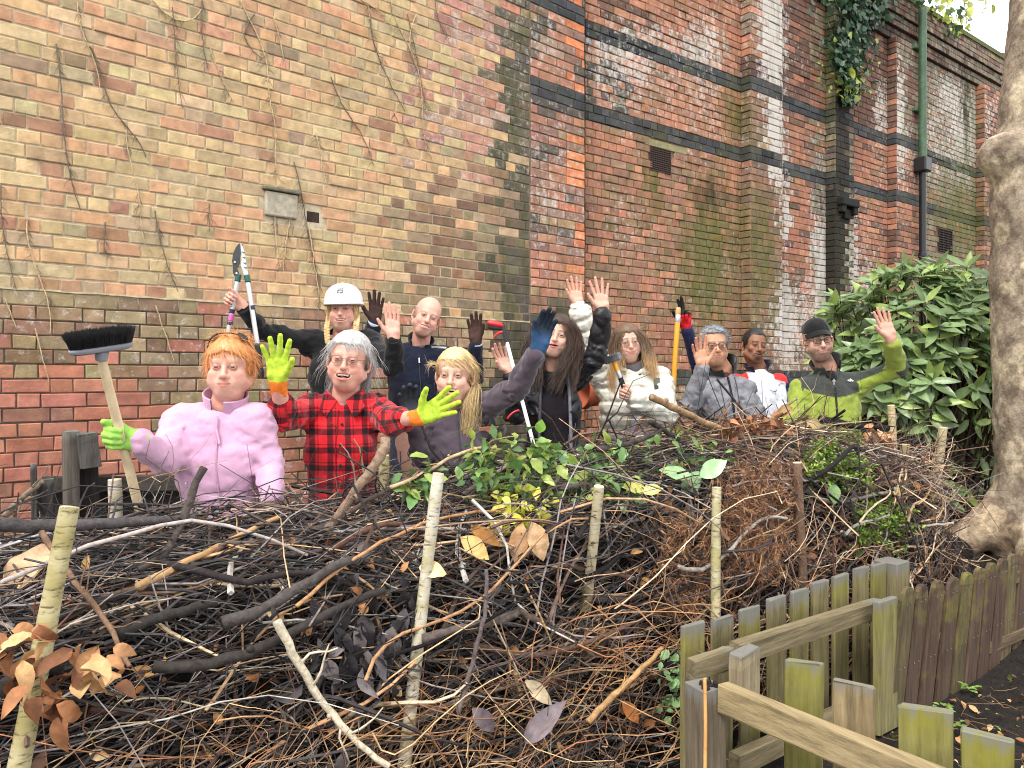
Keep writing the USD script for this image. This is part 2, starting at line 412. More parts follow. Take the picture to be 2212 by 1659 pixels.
ORNG = [(3, (186, 112, 80)), (3, (174, 104, 76)), (2, (194, 124, 90)), (2, (158, 100, 78)), (1.2, (150, 108, 88))]
DARK = [(3, (92, 82, 76)), (3, (80, 72, 70)), (2, (116, 98, 86)), (1.5, (120, 92, 80)), (1, (132, 120, 88)), (1, (84, 78, 76))]
PIER = [(3, (176, 112, 84)), (2, (150, 104, 88)), (2, (128, 100, 92)), (2, (196, 122, 84)), (1.5, (168, 146, 122)), (1, (116, 88, 82)), (0.7, (166, 140, 88))]
RED = [(4, (172, 108, 76)), (3, (158, 100, 72)), (3, (182, 118, 82)), (1.5, (144, 96, 72)), (1.8, (126, 94, 74))]
REDD = [(3, (118, 82, 66)), (3, (106, 76, 64)), (2, (132, 90, 72)), (1.5, (98, 76, 66))]
ORPK = [(3, (186, 122, 84)), (3, (174, 114, 80)), (2, (166, 108, 84)), (1.5, (148, 112, 90)), (1.2, (200, 122, 80)), (1, (130, 96, 82))]
OLRB = [(3, (150, 118, 84)), (3, (158, 110, 80)), (2, (130, 108, 76)), (2, (142, 94, 70)), (1, (116, 92, 72)), (1, (168, 128, 84))]
BLUE = [(3, (70, 72, 74)), (3, (62, 64, 66)), (2, (80, 80, 80)), (1, (54, 56, 60))]
QUOI = [(3, (118, 92, 76)), (3, (134, 104, 82)), (2, (108, 86, 74)), (1.5, (146, 118, 84)), (1, (160, 96, 70))]
GREY = [(3, (128, 118, 98)), (3, (140, 122, 100)), (2, (116, 104, 88)), (1.5, (150, 126, 92)), (1, (134, 96, 76))]
MAROON = [(3, (98, 66, 62)), (2, (112, 74, 66)), (2, (90, 62, 58))]

SOFT |= {id(x) for x in (BUFF, ROSE, OLIV, BRWN, ORNG, DARK, PIER, RED, REDD, ORPK, OLRB, QUOI, GREY, MAROON)}
def nz(s, z, sc, seed):
    return float(meshkit.fbm(np.array([s * sc, z * sc, seed * 7.3]), 3, seed))

def colour_A(s, z, rng):
    """Own colour of the brick at s, z of the left wall, and its lime / moss / soot."""
    px, py = to_px(FA.w(s, 0, z)); px, py = float(px), float(py)
    n1 = nz(s, z, 1.3, 1) - 0.5
    if s > SA_PIER:
        if 395 < py + (px - 1145) * -0.30 + 0 and False:
            pass
        zb = z
        if abs(zb - 4.025) < 0.081 or abs(zb - 4.825) < 0.081:
            return pick(BLUE, rng), (0.28, 0.15, 0.0)
        t = sm(600, 720, py)
        c = mixpal(PIER, DARK, 0.25 + 0.35 * t + 0.5 * n1, rng)
        edge = sm(SA_END - 0.28, SA_END - 0.12, s)
        if rng.random() < 0.55 * edge:
            c = pick([(2, (206, 128, 88)), (1, (190, 116, 82))], rng)
        return c, (0.36 + 0.2 * n1 - 0.25 * t, 0.2 + 0.2 * t, 0.12 + 0.25 * t)
    right = sm(1035 + 60 * n1, 1120 + 60 * n1, px + 0.03 * (py - 400))
    if py > 440:
        right = max(right, 0.85 * sm(1030, 1085, px + 25 * n1))
    low = sm(-0.15, 0.15, (py - 640) / 400.0 + n1 * 0.25)
    left_low = sm(700, 900, py + 120 * n1) * sm(520, 150, px)
    if rng.random() < right:
        amb = 0.30 if 470 < py < 720 and px < 1105 else 0.06
        c = pick(OLIV if rng.random() < amb else DARK, rng)
        return c, (0.36 if py < 420 else 0.22, 0.36, 0.20 + 0.16 * sm(500, 700, py))
    if rng.random() < left_low:
        return pick(ORNG, rng), (0.14, 0.12, 0.05)
    if z < 1.95:
        c = mixpal(OLIV, ORNG, 0.10 + 0.30 * sm(780, 960, py) + 0.5 * sm(960, 1040, py), rng)
        return c, (0.32, 0.22, 0.06)
    rose = sm(820, 1010, px) * sm(430, 200, py)
    oliv = sm(760, 980, px) * sm(330, 480, py)
    if rng.random() < rose * 0.8:
        return pick(ROSE, rng), (0.36, 0.1, 0.04)
    if rng.random() < oliv * 0.9:
        return mixpal(OLIV, BRWN, 0.3, rng), (0.2, 0.2, 0.06)
    return pick(BUFF, rng), (0.22 + 0.1 * n1, 0.10 + 0.12 * n1, 0.0)

def mortar_grid(face, s0, s1, z0, z1, d, fun, step=0.08):
    ns, nzv = max(2, int((s1 - s0) / step)), max(2, int((z1 - z0) / step))
    S, Z = np.meshgrid(np.linspace(s0, s1, ns), np.linspace(z0, z1, nzv), indexing='ij')
    v = face.w(S, d, Z).reshape(-1, 3)
    c = np.array([fun(a, b) for a, b in zip(S.ravel(), Z.ravel())])
    i, j = np.meshgrid(np.arange(ns - 1), np.arange(nzv - 1), indexing='ij')
    q = np.stack([i * nzv + j, (i + 1) * nzv + j, (i + 1) * nzv + j + 1, i * nzv + j + 1], -1).reshape(-1, 4)
    return v, q, c

BRICKS = {'A': [], 'B': []}
def lay(face, key, s0, s1, z0, z1, dep, colf, bond='english', rng=rngB, skip=None, rough=0.0, joint=JT, flip=0):
    """Lays courses of bricks on a face between s0..s1 and z0..z1."""
    k = int(round(z0 / COURSE))
    while k * COURSE < z1 - 0.01:
        za = k * COURSE; row = k + flip
        s = s0 + (0.0 if bond == 'quoin' else -rng.random() * 0.03)
        first = True
        i = 0
        while s < s1 - 0.012:
            if bond == 'english':
                w = HW if (row % 2 == 0) else SW
                if rng.random() < 0.07: w = SW if w == HW else HW
                if first and row % 2: w = HW * 0.5 if row % 4 == 1 else HW * 1.5
            elif bond == 'flemish':
                w = HW if (i + row) % 2 == 0 else SW
                if first and row % 2: w = HW * 1.5
            elif bond == 'stretcher':
                w = SW if not (first and row % 2) else HW
                if rng.random() < 0.12: w = HW
            else:
                w = s1 - s0
            first = False; i += 1
            e = min(s + w, s1)
            if s1 - e < 0.035: e = s1
            a, b = max(s, s0) + joint / 2, e - joint / 2
            zz0, zz1 = za + joint / 2, min(za + COURSE, z1 + 0.02) - joint / 2
            s = e
            if b - a < 0.012 or zz1 - zz0 < 0.02:
                continue
            if skip and skip((a + b) / 2, (zz0 + zz1) / 2, a, b):
                continue
            c, st = colf((a + b) / 2, (zz0 + zz1) / 2, rng)
            d = dep + abs(rng.normal(0, rough)) if rough else dep
            v, f = brick(face, a, b, zz0, zz1, d, rng)
            BRICKS[key].append((v, f, c, st))
        k += 1

def emit_bricks(key, parent, n_single=300):
    lst = BRICKS[key]
    area = []
    for v, f, c, st in lst:
        x, y = to_px(v[8:12])
        vis = (0 < x.mean() < 2212) and (-10 < y.mean() < 1120)
        area.append((x.max() - x.min()) * (y.max() - y.min()) if vis else 0)
    order = np.argsort(-np.array(area))
    for k in order[:n_single]:
        v, f, c, st = lst[k]
        obj('brick', (v, f), 'brick', parent, col=c, vec=st)
    mb = MB()
    for k in order[n_single:]:
        v, f, c, st = lst[k]
        mb.add(v, f, c, st)
    mb.build('bricks', 'brick', parent, kind='stuff')

wallA = thing('brick_wall', 'old buff and orange brick wall behind the people on the left, hung with dead creeper', 'wall')
wallB = thing('brick_wall', 'tall red brick wall with pilasters and dark bands on the right', 'wall')

# left wall --------------------------------------------------------
STEP_Z = 24 * COURSE + 0.0          # the lower, tighter brickwork ends here (1.92 m)
blk_s0, blk_z1 = FA.at(568, 425); blk_s1 = FA.hit(642); blk_z0 = FA.at(605, 470)[1]
blk_z1 = FA.at(605, 418)[1]
hole_s, hole_z = FA.at(676, 469)
def skipA(s, z, a, b):
    if blk_s0 - 0.01 < s < blk_s1 + 0.02 and blk_z0 - 0.02 < z < blk_z1 + 0.05: return True
    return abs(s - hole_s) < 0.05 and abs(z - hole_z) < 0.045
lay(FA, 'A', -0.6, SA_PIER - 0.012, STEP_Z, 6.8, 0.007, colour_A, 'english', skip=skipA)
lay(FA, 'A', -0.6, SA_PIER - 0.012, 0.0, STEP_Z, 0.013, colour_A, 'flemish', joint=0.007, skip=skipA)
lay(FA, 'A', SA_PIER, SA_END, 0.0, 6.8, 0.010, colour_A, 'stretcher')
emit_bricks('A', wallA)
def mcolA(s, z):
    px, py = to_px(FA.w(s, 0, z))
    lt, dk = lin((186, 172, 146)), lin((84, 72, 62))
    t = sm(STEP_Z - 0.02, STEP_Z - 0.06, z)
    t = max(t, 0.75 * sm(1020, 1110, float(px)))
    n = nz(s, z, 2.2, 5)
    return (lt * (1 - t) + dk * t) * (0.75 + 0.5 * n)
mb = MB()
v, q, c = mortar_grid(FA, -0.6, SA_END - 0.004, 0.0, 6.8, 0.0, mcolA); mb.add(v, q, c)
v, q, c = mortar_grid(FA, -0.6, SA_PIER - 0.012, 0.0, STEP_Z, 0.008, mcolA); mb.add(v, q, c)
ss = np.linspace(-0.6, SA_PIER - 0.012, 60)          # the mortar fillet on the ledge
fv = np.vstack([FA.w(ss, 0.004, STEP_Z + 0.016), FA.w(ss, 0.017, STEP_Z + 0.002 + rngB.normal(0, .002, 60)), FA.w(ss, 0.008, STEP_Z - 0.004)])
ff = [(r * 60 + i, (r + 1) * 60 + i, (r + 1) * 60 + i + 1, r * 60 + i + 1) for r in (0, 1) for i in range(59)]
mb.add(fv, np.array(ff), lin((150, 140, 114)))
# core of the wall and the pier's right-hand return
mb.add(*box_vf(FA.w((SA_END - 0.6) / 2, -0.21, 3.4), ((SA_END + 0.6) / 2 - 0.004, 0.2, 3.4), np.stack([FA.u, FA.n, [0, 0, 1]], 1)), lin((150, 100, 76)))
mb.build('mortar', 'mortar', wallA)
bv, bf = box_vf(FA.w((blk_s0 + blk_s1) / 2, 0.0, (blk_z0 + blk_z1) / 2), ((blk_s1 - blk_s0) / 2 - 0.008, 0.03, (blk_z1 - blk_z0) / 2), np.stack([FA.u, FA.n, [0, 0, 1]], 1), 0.008)
obj('stone_block', (bv, bf), 'mortar', wallA, col=lin((168, 160, 142)))
bv, bf = box_vf(FA.w((blk_s0 + blk_s1) / 2, 0.0, blk_z1 + 0.018), ((blk_s1 - blk_s0) / 2 + 0.012, 0.045, 0.013), np.stack([FA.u, FA.n, [0, 0, 1]], 1), 0.006)
obj('stone_lintel', (bv, bf), 'mortar', wallA, col=lin((116, 110, 92)))
bv, bf = box_vf(FA.w(hole_s, -0.012, hole_z), (0.045, 0.0135, 0.036), np.stack([FA.u, FA.n, [0, 0, 1]], 1))
obj('broken_brick', (bv, bf), 'mortar', wallA, col=lin((60, 48, 44)))

# right wall -------------------------------------------------------
PJ = 0.13                                      # how far the pilasters stand out
pil = []                                       # (s0, s1) of each pilaster on the panel plane
for x_ret, x_f0, x_f1 in ((1600, 1620, 1690), (1783, 1808, 1843), (1916, 1937, 1986), (2107, 2126, 2172)):
    s0 = FB.hit(x_ret); s1 = FB.hit(x_f1, PJ)
    pil.append((s0, s1))
pil[1] = (pil[1][0], pil[1][0] + 0.46); 
TOPB = 6.86
S_ENDB = pil[3][1] + 0.05
panels = [(0.0, pil[0][0]), (pil[0][1], pil[1][0]), (pil[1][1], pil[2][0]), (pil[2][1], pil[3][0])]
BANDS = [(17, 18), (49, 50), (59, 60)]         # course numbers of the blue-black bands
def in_band(z, lift=0):
    k = int(z / COURSE + 1e-6)
    return any(a <= k <= b for a, b in BANDS)
def blob(px, py, x, y, rx, ry):
    return math.exp(-(((px - x) / rx) ** 2 + ((py - y) / ry) ** 2))
def stain_B(px, py, s, z):
    """Lime, moss and soot on the right wall."""
    n = nz(s, z, 1.7, 9) - 0.5
    lime = 0.31 + 0.35 * n; moss = 0.17 + 0.2 * n; soot = 0.06
    lime += 0.42 * blob(px, py, 1665, 60, 26, 130) + 0.33 * blob(px, py, 1672, 260, 22, 70) + 0.3 * blob(px, py, 1678, 370, 20, 60)
    lime += 0.36 * blob(px, py, 1693, 480, 12, 60) + 0.26 * blob(px, py, 1690, 680, 14, 130)
    lime += 0.30 * blob(px, py, 1775, 560, 22, 140) + 0.28 * blob(px, py, 1842, 520, 10, 120) + 0.22 * blob(px, py, 1700, 720, 60, 90)
    lime += 0.24 * blob(px, py, 1880, 650, 22, 60) + 0.2 * blob(px, py, 1945, 260, 8, 160) + 0.2 * blob(px, py, 1900, 240, 16, 60)
    lime += 0.16 * blob(px, py, 1420, 120, 160, 80) + 0.20 * blob(px, py, 2060, 260, 70, 140)
    moss += 0.34 * blob(px, py, 1530, 560, 70, 170) + 0.30 * blob(px, py, 1405, 380, 22, 90) + 0.26 * blob(px, py, 1650, 560, 35, 180)
    moss += 0.40 * blob(px, py, 1810, 560, 20, 150) + 0.3 * blob(px, py, 2070, 470, 60, 120) + 0.3 * blob(px, py, 1590, 250, 30, 70) + 0.25 * blob(px, py, 1800, 120, 20, 120)
    moss += 0.2 * blob(px, py, 2090, 230, 20, 90)
    soot += 0.85 * blob(px, py, 1818, 320, 16, 130) + 0.8 * blob(px, py, 1806, 560, 18, 110) + 0.6 * blob(px, py, 1800, 440, 30, 40) + 0.25 * blob(px, py, 1840, 60, 60, 60)
    soot += 0.3 * blob(px, py, 2085, 220, 14, 80) + 0.28 * blob(px, py, 1530, 420, 50, 40) + 0.2 * blob(px, py, 1900, 60, 100, 90)
    return (lime, moss * 1.25, soot * 1.35)
def colour_panel(face, which):
    def fn(s, z, rng):
        px, py = to_px(face.w(s, 0.0, z)); px, py = float(px), float(py)
        st = stain_B(px, py, s, z)
        if in_band(z):
            return pick(BLUE, rng), (st[0] * 0.75, st[1], st[2])
        if which == 0:
            if z > 4.95: c = mixpal(ORPK, REDD, 0.42 + 0.9 * (nz(s, z, 1.1, 3) - 0.5), rng) if px < 1420 else mixpal(RED, ORPK, 0.25, rng)
            elif z > 4.1: c = mixpal(ORPK, DARK if px < 1400 else OLRB, 0.5 * sm(1450, 1290, px) + 0.35 * sm(1560, 1600, px), rng)
            else: c = mixpal(ORPK, OLRB, 0.25 + 0.4 * sm(300, 560, py) + 0.8 * (nz(s, z, 1.0, 4) - 0.5), rng)
            if z < 2.1 and px < 1600: c = mixpal(RED, OLRB, 0.35 + 0.4 * sm(1500, 1590, px), rng)
        elif which == 1:
            c = mixpal(REDD, RED, 0.15, rng) if z > 4.9 else mixpal(RED, REDD, 0.2, rng)
            if py > 580 and px < 1745: c = mixpal(QUOI, RED, 0.35, rng)
            if px > 1750: c = mixpal(GREY, RED, 0.35, rng)
        elif which == 2:
            c = mixpal(REDD, RED, 0.2, rng) if z > 4.9 else mixpal(RED, REDD, 0.12, rng)
        else:
            c = mixpal(GREY, OLRB, 0.25, rng)
        return c, st
    return fn
def colour_pil(face, which, ret=False):
    def fn(s, z, rng):
        px, py = to_px(face.w(s, 0.0, z)); px, py = float(px), float(py)
        st = list(stain_B(px, py, s, z))
        if ret: st[0] = min(st[0], 0.30 if which else 0.36)
        if in_band(z):
            return pick(BLUE, rng), (st[0] * 0.5, st[1], st[2])
        if which == 0:
            if z > 5.15: c = mixpal(ORPK, GREY, 0.2, rng)
            elif z > 4.9: c = pick(MAROON, rng)
            else: c = mixpal(QUOI, OLRB, 0.3, rng)
        elif which == 1:
            c = mixpal(DARK, GREY, 0.45, rng)
        elif which == 2:
            c = mixpal(REDD, RED, 0.35 if z > 4.9 else 0.7, rng)
            if not ret and z > 4.9: c = mixpal(GREY, REDD, 0.5, rng)
        else:
            c = mixpal(RED, REDD, 0.5, rng)
        return c, st
    return fn
# openings in the wall: two vents and a slot
vent1 = (FB.at(1403, 313), FB.at(1446, 369)); vent2 = (FB.at(2026, 492), FB.at(2055, 528))
V1 = (vent1[0][0], vent1[1][0], FB.at(1425, 372)[1], FB.at(1425, 322)[1])
V2 = (vent2[0][0], vent2[1][0], FB.at(2040, 530)[1], FB.at(2040, 497)[1])
lint = (FB.hit(1391), FB.hit(1481), V1[3] + 0.004, V1[3] + 0.076)
V2 = (V2[0], V2[1], V2[2] - 0.1, V2[3])
def skipB(s, z, a, b):
    for s0, s1, z0, z1 in (V1, V2):
        if s0 - 0.05 < s < s1 + 0.05 and z0 - 0.02 < z < z1 + 0.01: return True
    return lint[0] - 0.04 < s < lint[1] + 0.04 and lint[2] - 0.01 < z < lint[3]
bonds = ['english', 'stretcher', 'stretcher', 'english']
for k, (s0, s1) in enumerate(panels):
    lay(FB, 'B', s0 + 0.004, s1 - 0.004, 0.0, 6.24, 0.010, colour_panel(FB, k), bonds[k], skip=skipB, rough=0.004 if k == 0 else 0.002)
slot = (pil[1][0] + 0.20, pil[1][0] + 0.36, 4.99, 5.4)
for k, (s0, s1) in enumerate(pil):
    fr = Face((FB.w(0, PJ, 0))[:2], FB.u[:2], FB.n[:2])
    sk = (lambda s, z, a, b: slot[0] - 0.02 < s < slot[1] + 0.02 and slot[2] < z < slot[3]) if k == 1 else None
    lay(fr, 'B', s0 + 0.010, s1 - 0.010, 0.0, 6.24 if k else 6.24, 0.010, colour_pil(fr, k), 'stretcher', skip=sk)
    rt = Face(FB.w(s0, PJ + 0.010, 0)[:2], -FB.n[:2], -FB.u[:2])
    lay(rt, 'B', 0.0, PJ + 0.004, 0.0, 6.24, 0.010, colour_pil(rt, k, True), 'quoin')
# corbelled top: two oversailing courses, then a plain parapet flush with the pilasters
fr1 = Face(FB.w(0, 0.05, 0)[:2], FB.u[:2], FB.n[:2]); fr2 = Face(FB.w(0, 0.10, 0)[:2], FB.u[:2], FB.n[:2]); fr3 = Face(FB.w(0, PJ + 0.004, 0)[:2], FB.u[:2], FB.n[:2])
def colour_top(face):
    def fn(s, z, rng):
        px, py = to_px(face.w(s, 0.0, z)); st = stain_B(float(px), float(py), s, z)
        return mixpal(GREY, REDD, 0.5 if px < 2000 else 0.25, rng), (st[0], st[1] + 0.25 * sm(6.7, 7.0, z), st[2] + 0.12)
    return fn
lay(fr1, 'B', 0.0, S_ENDB, 6.24, 6.40, 0.010, colour_top(fr1), 'stretcher')
lay(fr2, 'B', 0.0, S_ENDB, 6.40, 6.56, 0.010, colour_top(fr2), 'stretcher')
lay(fr3, 'B', 0.0, S_ENDB + 0.0, 6.56, TOPB - 0.04, 0.010, colour_top(fr3), 'english')
emit_bricks('B', wallB)
def mcolB(s, z):
    px, py = to_px(FB.w(s, 0, z)); n = nz(s, z, 2.0, 6)
    lt, dk = lin((150, 128, 104)), lin((62, 52, 46))
    t = 0.45 + 0.5 * sm(1680, 1800, float(px)) * (1 - 0.4 * sm(1990, 2020, float(px))) + 0.3 * sm(420, 100, float(py)) * sm(1600, 1400, float(px))
    t = min(1, max(0, t + (n - 0.5)))
    return lt * (1 - t) + dk * t
mb = MB()
RB = np.stack([FB.u, FB.n, [0, 0, 1]], 1)
def slab(s0, s1, d0, d1, z0, z1, col):
    mb.add(*box_vf(FB.w((s0 + s1) / 2, (d0 + d1) / 2, (z0 + z1) / 2), ((s1 - s0) / 2, (d1 - d0) / 2, (z1 - z0) / 2), RB), col)
for s0, s1 in panels:
    v, q, c = mortar_grid(FB, s0, s1, 0.0, 6.24, 0.0, mcolB, 0.12); mb.add(v, q, c)
dkm = lin((84, 72, 62))
for k, (s0, s1) in enumerate(pil):
    fr = Face(FB.w(0, PJ, 0)[:2], FB.u[:2], FB.n[:2])
    if k == 1:      # left open round the slot
        slab(s0 + 0.010, slot[0], -0.05, PJ, 0, 6.24, dkm); slab(slot[1], s1 - 0.004, -0.05, PJ, 0, 6.24, dkm)
        slab(slot[0], slot[1], -0.05, PJ - 0.001, 0, slot[2], dkm); slab(slot[0], slot[1], -0.05, PJ - 0.001, slot[3], 6.24, dkm)
    else:
        slab(s0 + 0.010, s1 - 0.004, -0.05, PJ, 0, 6.24, lin((120, 104, 88)))
slab(0, S_ENDB, -0.3, 0.05, 6.242, 6.40, dkm); slab(0, S_ENDB, -0.3, 0.10, 6.402, 6.56, dkm); slab(0, S_ENDB, -0.3, PJ + 0.004, 6.562, TOPB - 0.04, dkm)
slab(-0.05, S_ENDB, -0.4, -0.02, 0.0, TOPB - 0.06, dkm)
mb.build('mortar', 'mortar', wallB)
mb = MB(); slab(-0.02, S_ENDB + 0.02, -0.42, PJ + 0.03, TOPB - 0.04, TOPB + 0.03, lin((92, 96, 62)))
mb.build('coping', 'mortar', wallB)
def grille(V, nx, nzv, name):
    s0, s1, z0, z1 = V; mb = MB(); g = lin((62, 48, 42))
    mb.add(*box_vf(FB.w((s0 + s1) / 2, -0.002, (z0 + z1) / 2), ((s1 - s0) / 2, 0.008, (z1 - z0) / 2), RB), lin((12, 11, 11)))
    pr = obj(name, mb.vf, 'matt', wallB, col=lin((12, 11, 11)))
    bars = MB()
    for i in range(nx + 1):
        s = s0 + (s1 - s0) * i / nx
        bars.add(*box_vf(FB.w(s, 0.012, (z0 + z1) / 2), (0.006, 0.006, (z1 - z0) / 2), RB, 0.002), g)
    for j in range(nzv + 1):
        z = z0 + (z1 - z0) * j / nzv
        bars.add(*box_vf(FB.w((s0 + s1) / 2, 0.0145, z), ((s1 - s0) / 2 + 0.004, 0.006, 0.006), RB, 0.002), g)
    bars.build('grille_bars', 'matt', pr)
grille(V1, 11, 11, 'vent_grille'); grille(V2, 3, 9, 'vent_grille')
obj('stone_lintel', box_vf(FB.w((lint[0] + lint[1]) / 2, 0.0, (lint[2] + lint[3]) / 2), ((lint[1] - lint[0]) / 2, 0.016, 0.034), RB, 0.004), 'mortar', wallB, col=lin((142, 136, 102)))
# soot-black iron bracket under the second pilaster's outlet
bs, bz = FB.at(1800, 432, PJ + 0.02)
mb = MB()
for ds, dz, hs_, hz_, dd in ((0.0, 0.0, 0.20, 0.05, 0.08), (-0.13, -0.09, 0.05, 0.05, 0.06), (0.15, -0.09, 0.05, 0.05, 0.06), (0.02, -0.14, 0.08, 0.06, 0.02)):
    mb.add(*box_vf(FB.w(pil[1][0] + 0.23 + ds, PJ + 0.012 + dd / 2, bz + dz), (hs_, dd / 2 + 0.01, hz_), RB, 0.012))
mb.build('iron_bracket', 'matt', wallB, color=False) if False else obj('iron_bracket', mb.vf, 'matt', wallB, col=lin((30, 30, 26)))
# dark brick end wall beyond, top right
eb = thing('brick_building', 'far red brick building corner just above the right wall', 'building')
c0 = P(2182, 118, 15.5)
obj('wall', box_vf((c0[0] + 1.0, c0[1] + 0.6, c0[2] / 2 - 0.05), (1.4, 0.5, c0[2] / 2), None, 0.02), 'mortar', eb, col=lin((168, 106, 88)))
obj('coping', box_vf((c0[0] + 1.0, c0[1] + 0.6, c0[2] - 0.02), (1.5, 0.6, 0.07), None, 0.02), 'mortar', eb, col=lin((120, 84, 76)))
# ---------------------------------------------------------------- implicit modelling: smooth unions meshed by surface nets
class Field:
    def __init__(self, lo, hi, h, far=0.05):
        self.lo = np.asarray(lo, float); self.h = h
        self.n = np.maximum(4, np.ceil((np.asarray(hi, float) - self.lo) / h).astype(int) + 1)
        self.F = np.full(self.n, far, np.float32); self.far = far
        self.ax = [self.lo[i] + h * np.arange(self.n[i]) for i in range(3)]
    def blk(self, lo, hi, pad):
        a = np.clip(np.floor((np.asarray(lo) - pad - self.lo) / self.h).astype(int), 0, self.n)
        b = np.clip(np.ceil((np.asarray(hi) + pad - self.lo) / self.h).astype(int) + 1, 0, self.n)
        if np.any(b <= a):
            return None, None, None, None
        sl = tuple(slice(a[i], b[i]) for i in range(3))
        X = self.ax[0][sl[0]][:, None, None]; Y = self.ax[1][sl[1]][None, :, None]; Z = self.ax[2][sl[2]][None, None, :]
        return sl, X, Y, Z
    def put(self, sl, d, k, op):
        A = self.F[sl]; d = d.astype(np.float32)
        if op == 'sub':
            d = -d
            if k > 0:
                t = np.clip(0.5 - 0.5 * (A - d) / k, 0, 1)      # smooth max
                self.F[sl] = A * (1 - t) + d * t + k * t * (1 - t)
            else:
                self.F[sl] = np.maximum(A, d)
        else:
            if k > 0:
                t = np.clip(0.5 + 0.5 * (A - d) / k, 0, 1)
                self.F[sl] = A * (1 - t) + d * t - k * t * (1 - t)
            else:
                self.F[sl] = np.minimum(A, d)
    def cap(self, a, b, ra, rb=None, k=0.01, op='add', flat=None):
        """A round cone; flat=(axis, factor) squeezes it along the axis."""
        a, b = np.asarray(a, float), np.asarray(b, float); rb = ra if rb is None else rb
        R = max(ra, rb)
        sl, X, Y, Z = self.blk(np.minimum(a, b) - R * 1.3, np.maximum(a, b) + R * 1.3, self.far + k)
        if sl is None: return self
        ba = b - a; L2 = ba @ ba + 1e-12
        px, py, pz = X - a[0], Y - a[1], Z - a[2]
        t = np.clip((px * ba[0] + py * ba[1] + pz * ba[2]) / L2, 0, 1)
        dx, dy, dz = px - t * ba[0], py - t * ba[1], pz - t * ba[2]
        if flat is not None:
            ax = np.asarray(flat[0], float); q = dx * ax[0] + dy * ax[1] + dz * ax[2]; g = 1.0 / flat[1] - 1.0
            dx, dy, dz = dx + g * q * ax[0], dy + g * q * ax[1], dz + g * q * ax[2]
        d = np.sqrt(dx * dx + dy * dy + dz * dz) - (ra + t * (rb - ra))
        self.put(sl, d, k, op); return self
    def ell(self, c, r, k=0.01, op='add', R=None):
        c, r = np.asarray(c, float), np.broadcast_to(np.asarray(r, float), (3,))
        m = r.max() if R is not None else r
        sl, X, Y, Z = self.blk(c - m, c + m, self.far + k)
        if sl is None: return self
        x, y, z = X - c[0], Y - c[1], Z - c[2]
        if R is not None:
            R = np.asarray(R, float)
            x, y, z = x * R[0, 0] + y * R[1, 0] + z * R[2, 0], x * R[0, 1] + y * R[1, 1] + z * R[2, 1], x * R[0, 2] + y * R[1, 2] + z * R[2, 2]
        k0 = np.sqrt((x / r[0]) ** 2 + (y / r[1]) ** 2 + (z / r[2]) ** 2)
        k1 = np.sqrt((x / r[0] ** 2) ** 2 + (y / r[1] ** 2) ** 2 + (z / r[2] ** 2) ** 2)
        d = np.where(k1 > 1e-9, k0 * (k0 - 1) / np.maximum(k1, 1e-9), -r.min())
        self.put(sl, d, k, op); return self
    def plane_cut(self, p, n, k=0.0):
        """Removes what lies on the side n points to."""
        p, n = np.asarray(p, float), nrm(n)
        X, Y, Z = self.ax[0][:, None, None], self.ax[1][None, :, None], self.ax[2][None, None, :]
        d = (X - p[0]) * n[0] + (Y - p[1]) * n[1] + (Z - p[2]) * n[2]
        if k > 0:
            t = np.clip(0.5 - 0.5 * (self.F - d) / k, 0, 1)
            self.F = (self.F * (1 - t) + d * t + k * t * (1 - t)).astype(np.float32)
        else:
            self.F = np.maximum(self.F, d).astype(np.float32)
        return self
    def displace(self, fn):
        """Adds fn(points) to the field near the surface."""
        idx = np.argwhere(np.abs(self.F) < 0.03)
        p = self.lo + idx * self.h
        self.F[tuple(idx.T)] += fn(p).astype(np.float32); return self
    def mesh(self, relax=1):
        F = np.pad(self.F, 1, constant_values=self.far); S = F < 0
        nx, ny, nz_ = F.shape
        corners = [(i, j, k) for i in (0, 1) for j in (0, 1) for k in (0, 1)]
        cnt = sum(S[i:nx - 1 + i, j:ny - 1 + j, k:nz_ - 1 + k].astype(np.int8) for i, j, k in corners)
        cell = np.argwhere((cnt > 0) & (cnt < 8))
        vid = np.full((nx - 1, ny - 1, nz_ - 1), -1, np.int64)
        vid[tuple(cell.T)] = np.arange(len(cell))
        acc = np.zeros((len(cell), 3)); num = np.zeros(len(cell))
        for a in corners:
            for ax in range(3):
                if a[ax] == 0:
                    b = list(a); b[ax] = 1
                    fa = F[tuple((cell + a).T)]; fb = F[tuple((cell + b).T)]
                    m = (fa < 0) != (fb < 0)
                    t = np.where(m, fa / np.where(m, fa - fb, 1), 0)
                    p = np.repeat(np.array(a, float)[None], len(cell), 0); p[:, ax] = t
                    acc += np.where(m[:, None], p, 0); num += m
        v = cell + acc / num[:, None]
        quads = []
        for ax in range(3):
            o1, o2 = [(1, 2), (2, 0), (0, 1)][ax]
            sa = [slice(1, n - 1) for n in F.shape]; sa[ax] = slice(0, F.shape[ax] - 1)
            sb = list(sa); sb[ax] = slice(1, F.shape[ax])
            A, B = S[tuple(sa)], S[tuple(sb)]
            e = np.argwhere(A != B); off = np.array([s.start for s in sa]); e = e + off
            flip = A[tuple((e - off).T)]
            def vv(d1, d2):
                q = e.copy(); q[:, o1] -= d1; q[:, o2] -= d2
                return vid[tuple(q.T)]
            q = np.stack([vv(1, 1), vv(0, 1), vv(0, 0), vv(1, 0)], 1)
            q[~flip] = q[~flip][:, ::-1]
            quads.append(q)
        q = np.vstack(quads); q = q[(q >= 0).all(1)]
        v = self.lo + (v - 1) * self.h
        f = np.vstack([q[:, [0, 1, 2]], q[:, [0, 2, 3]]])
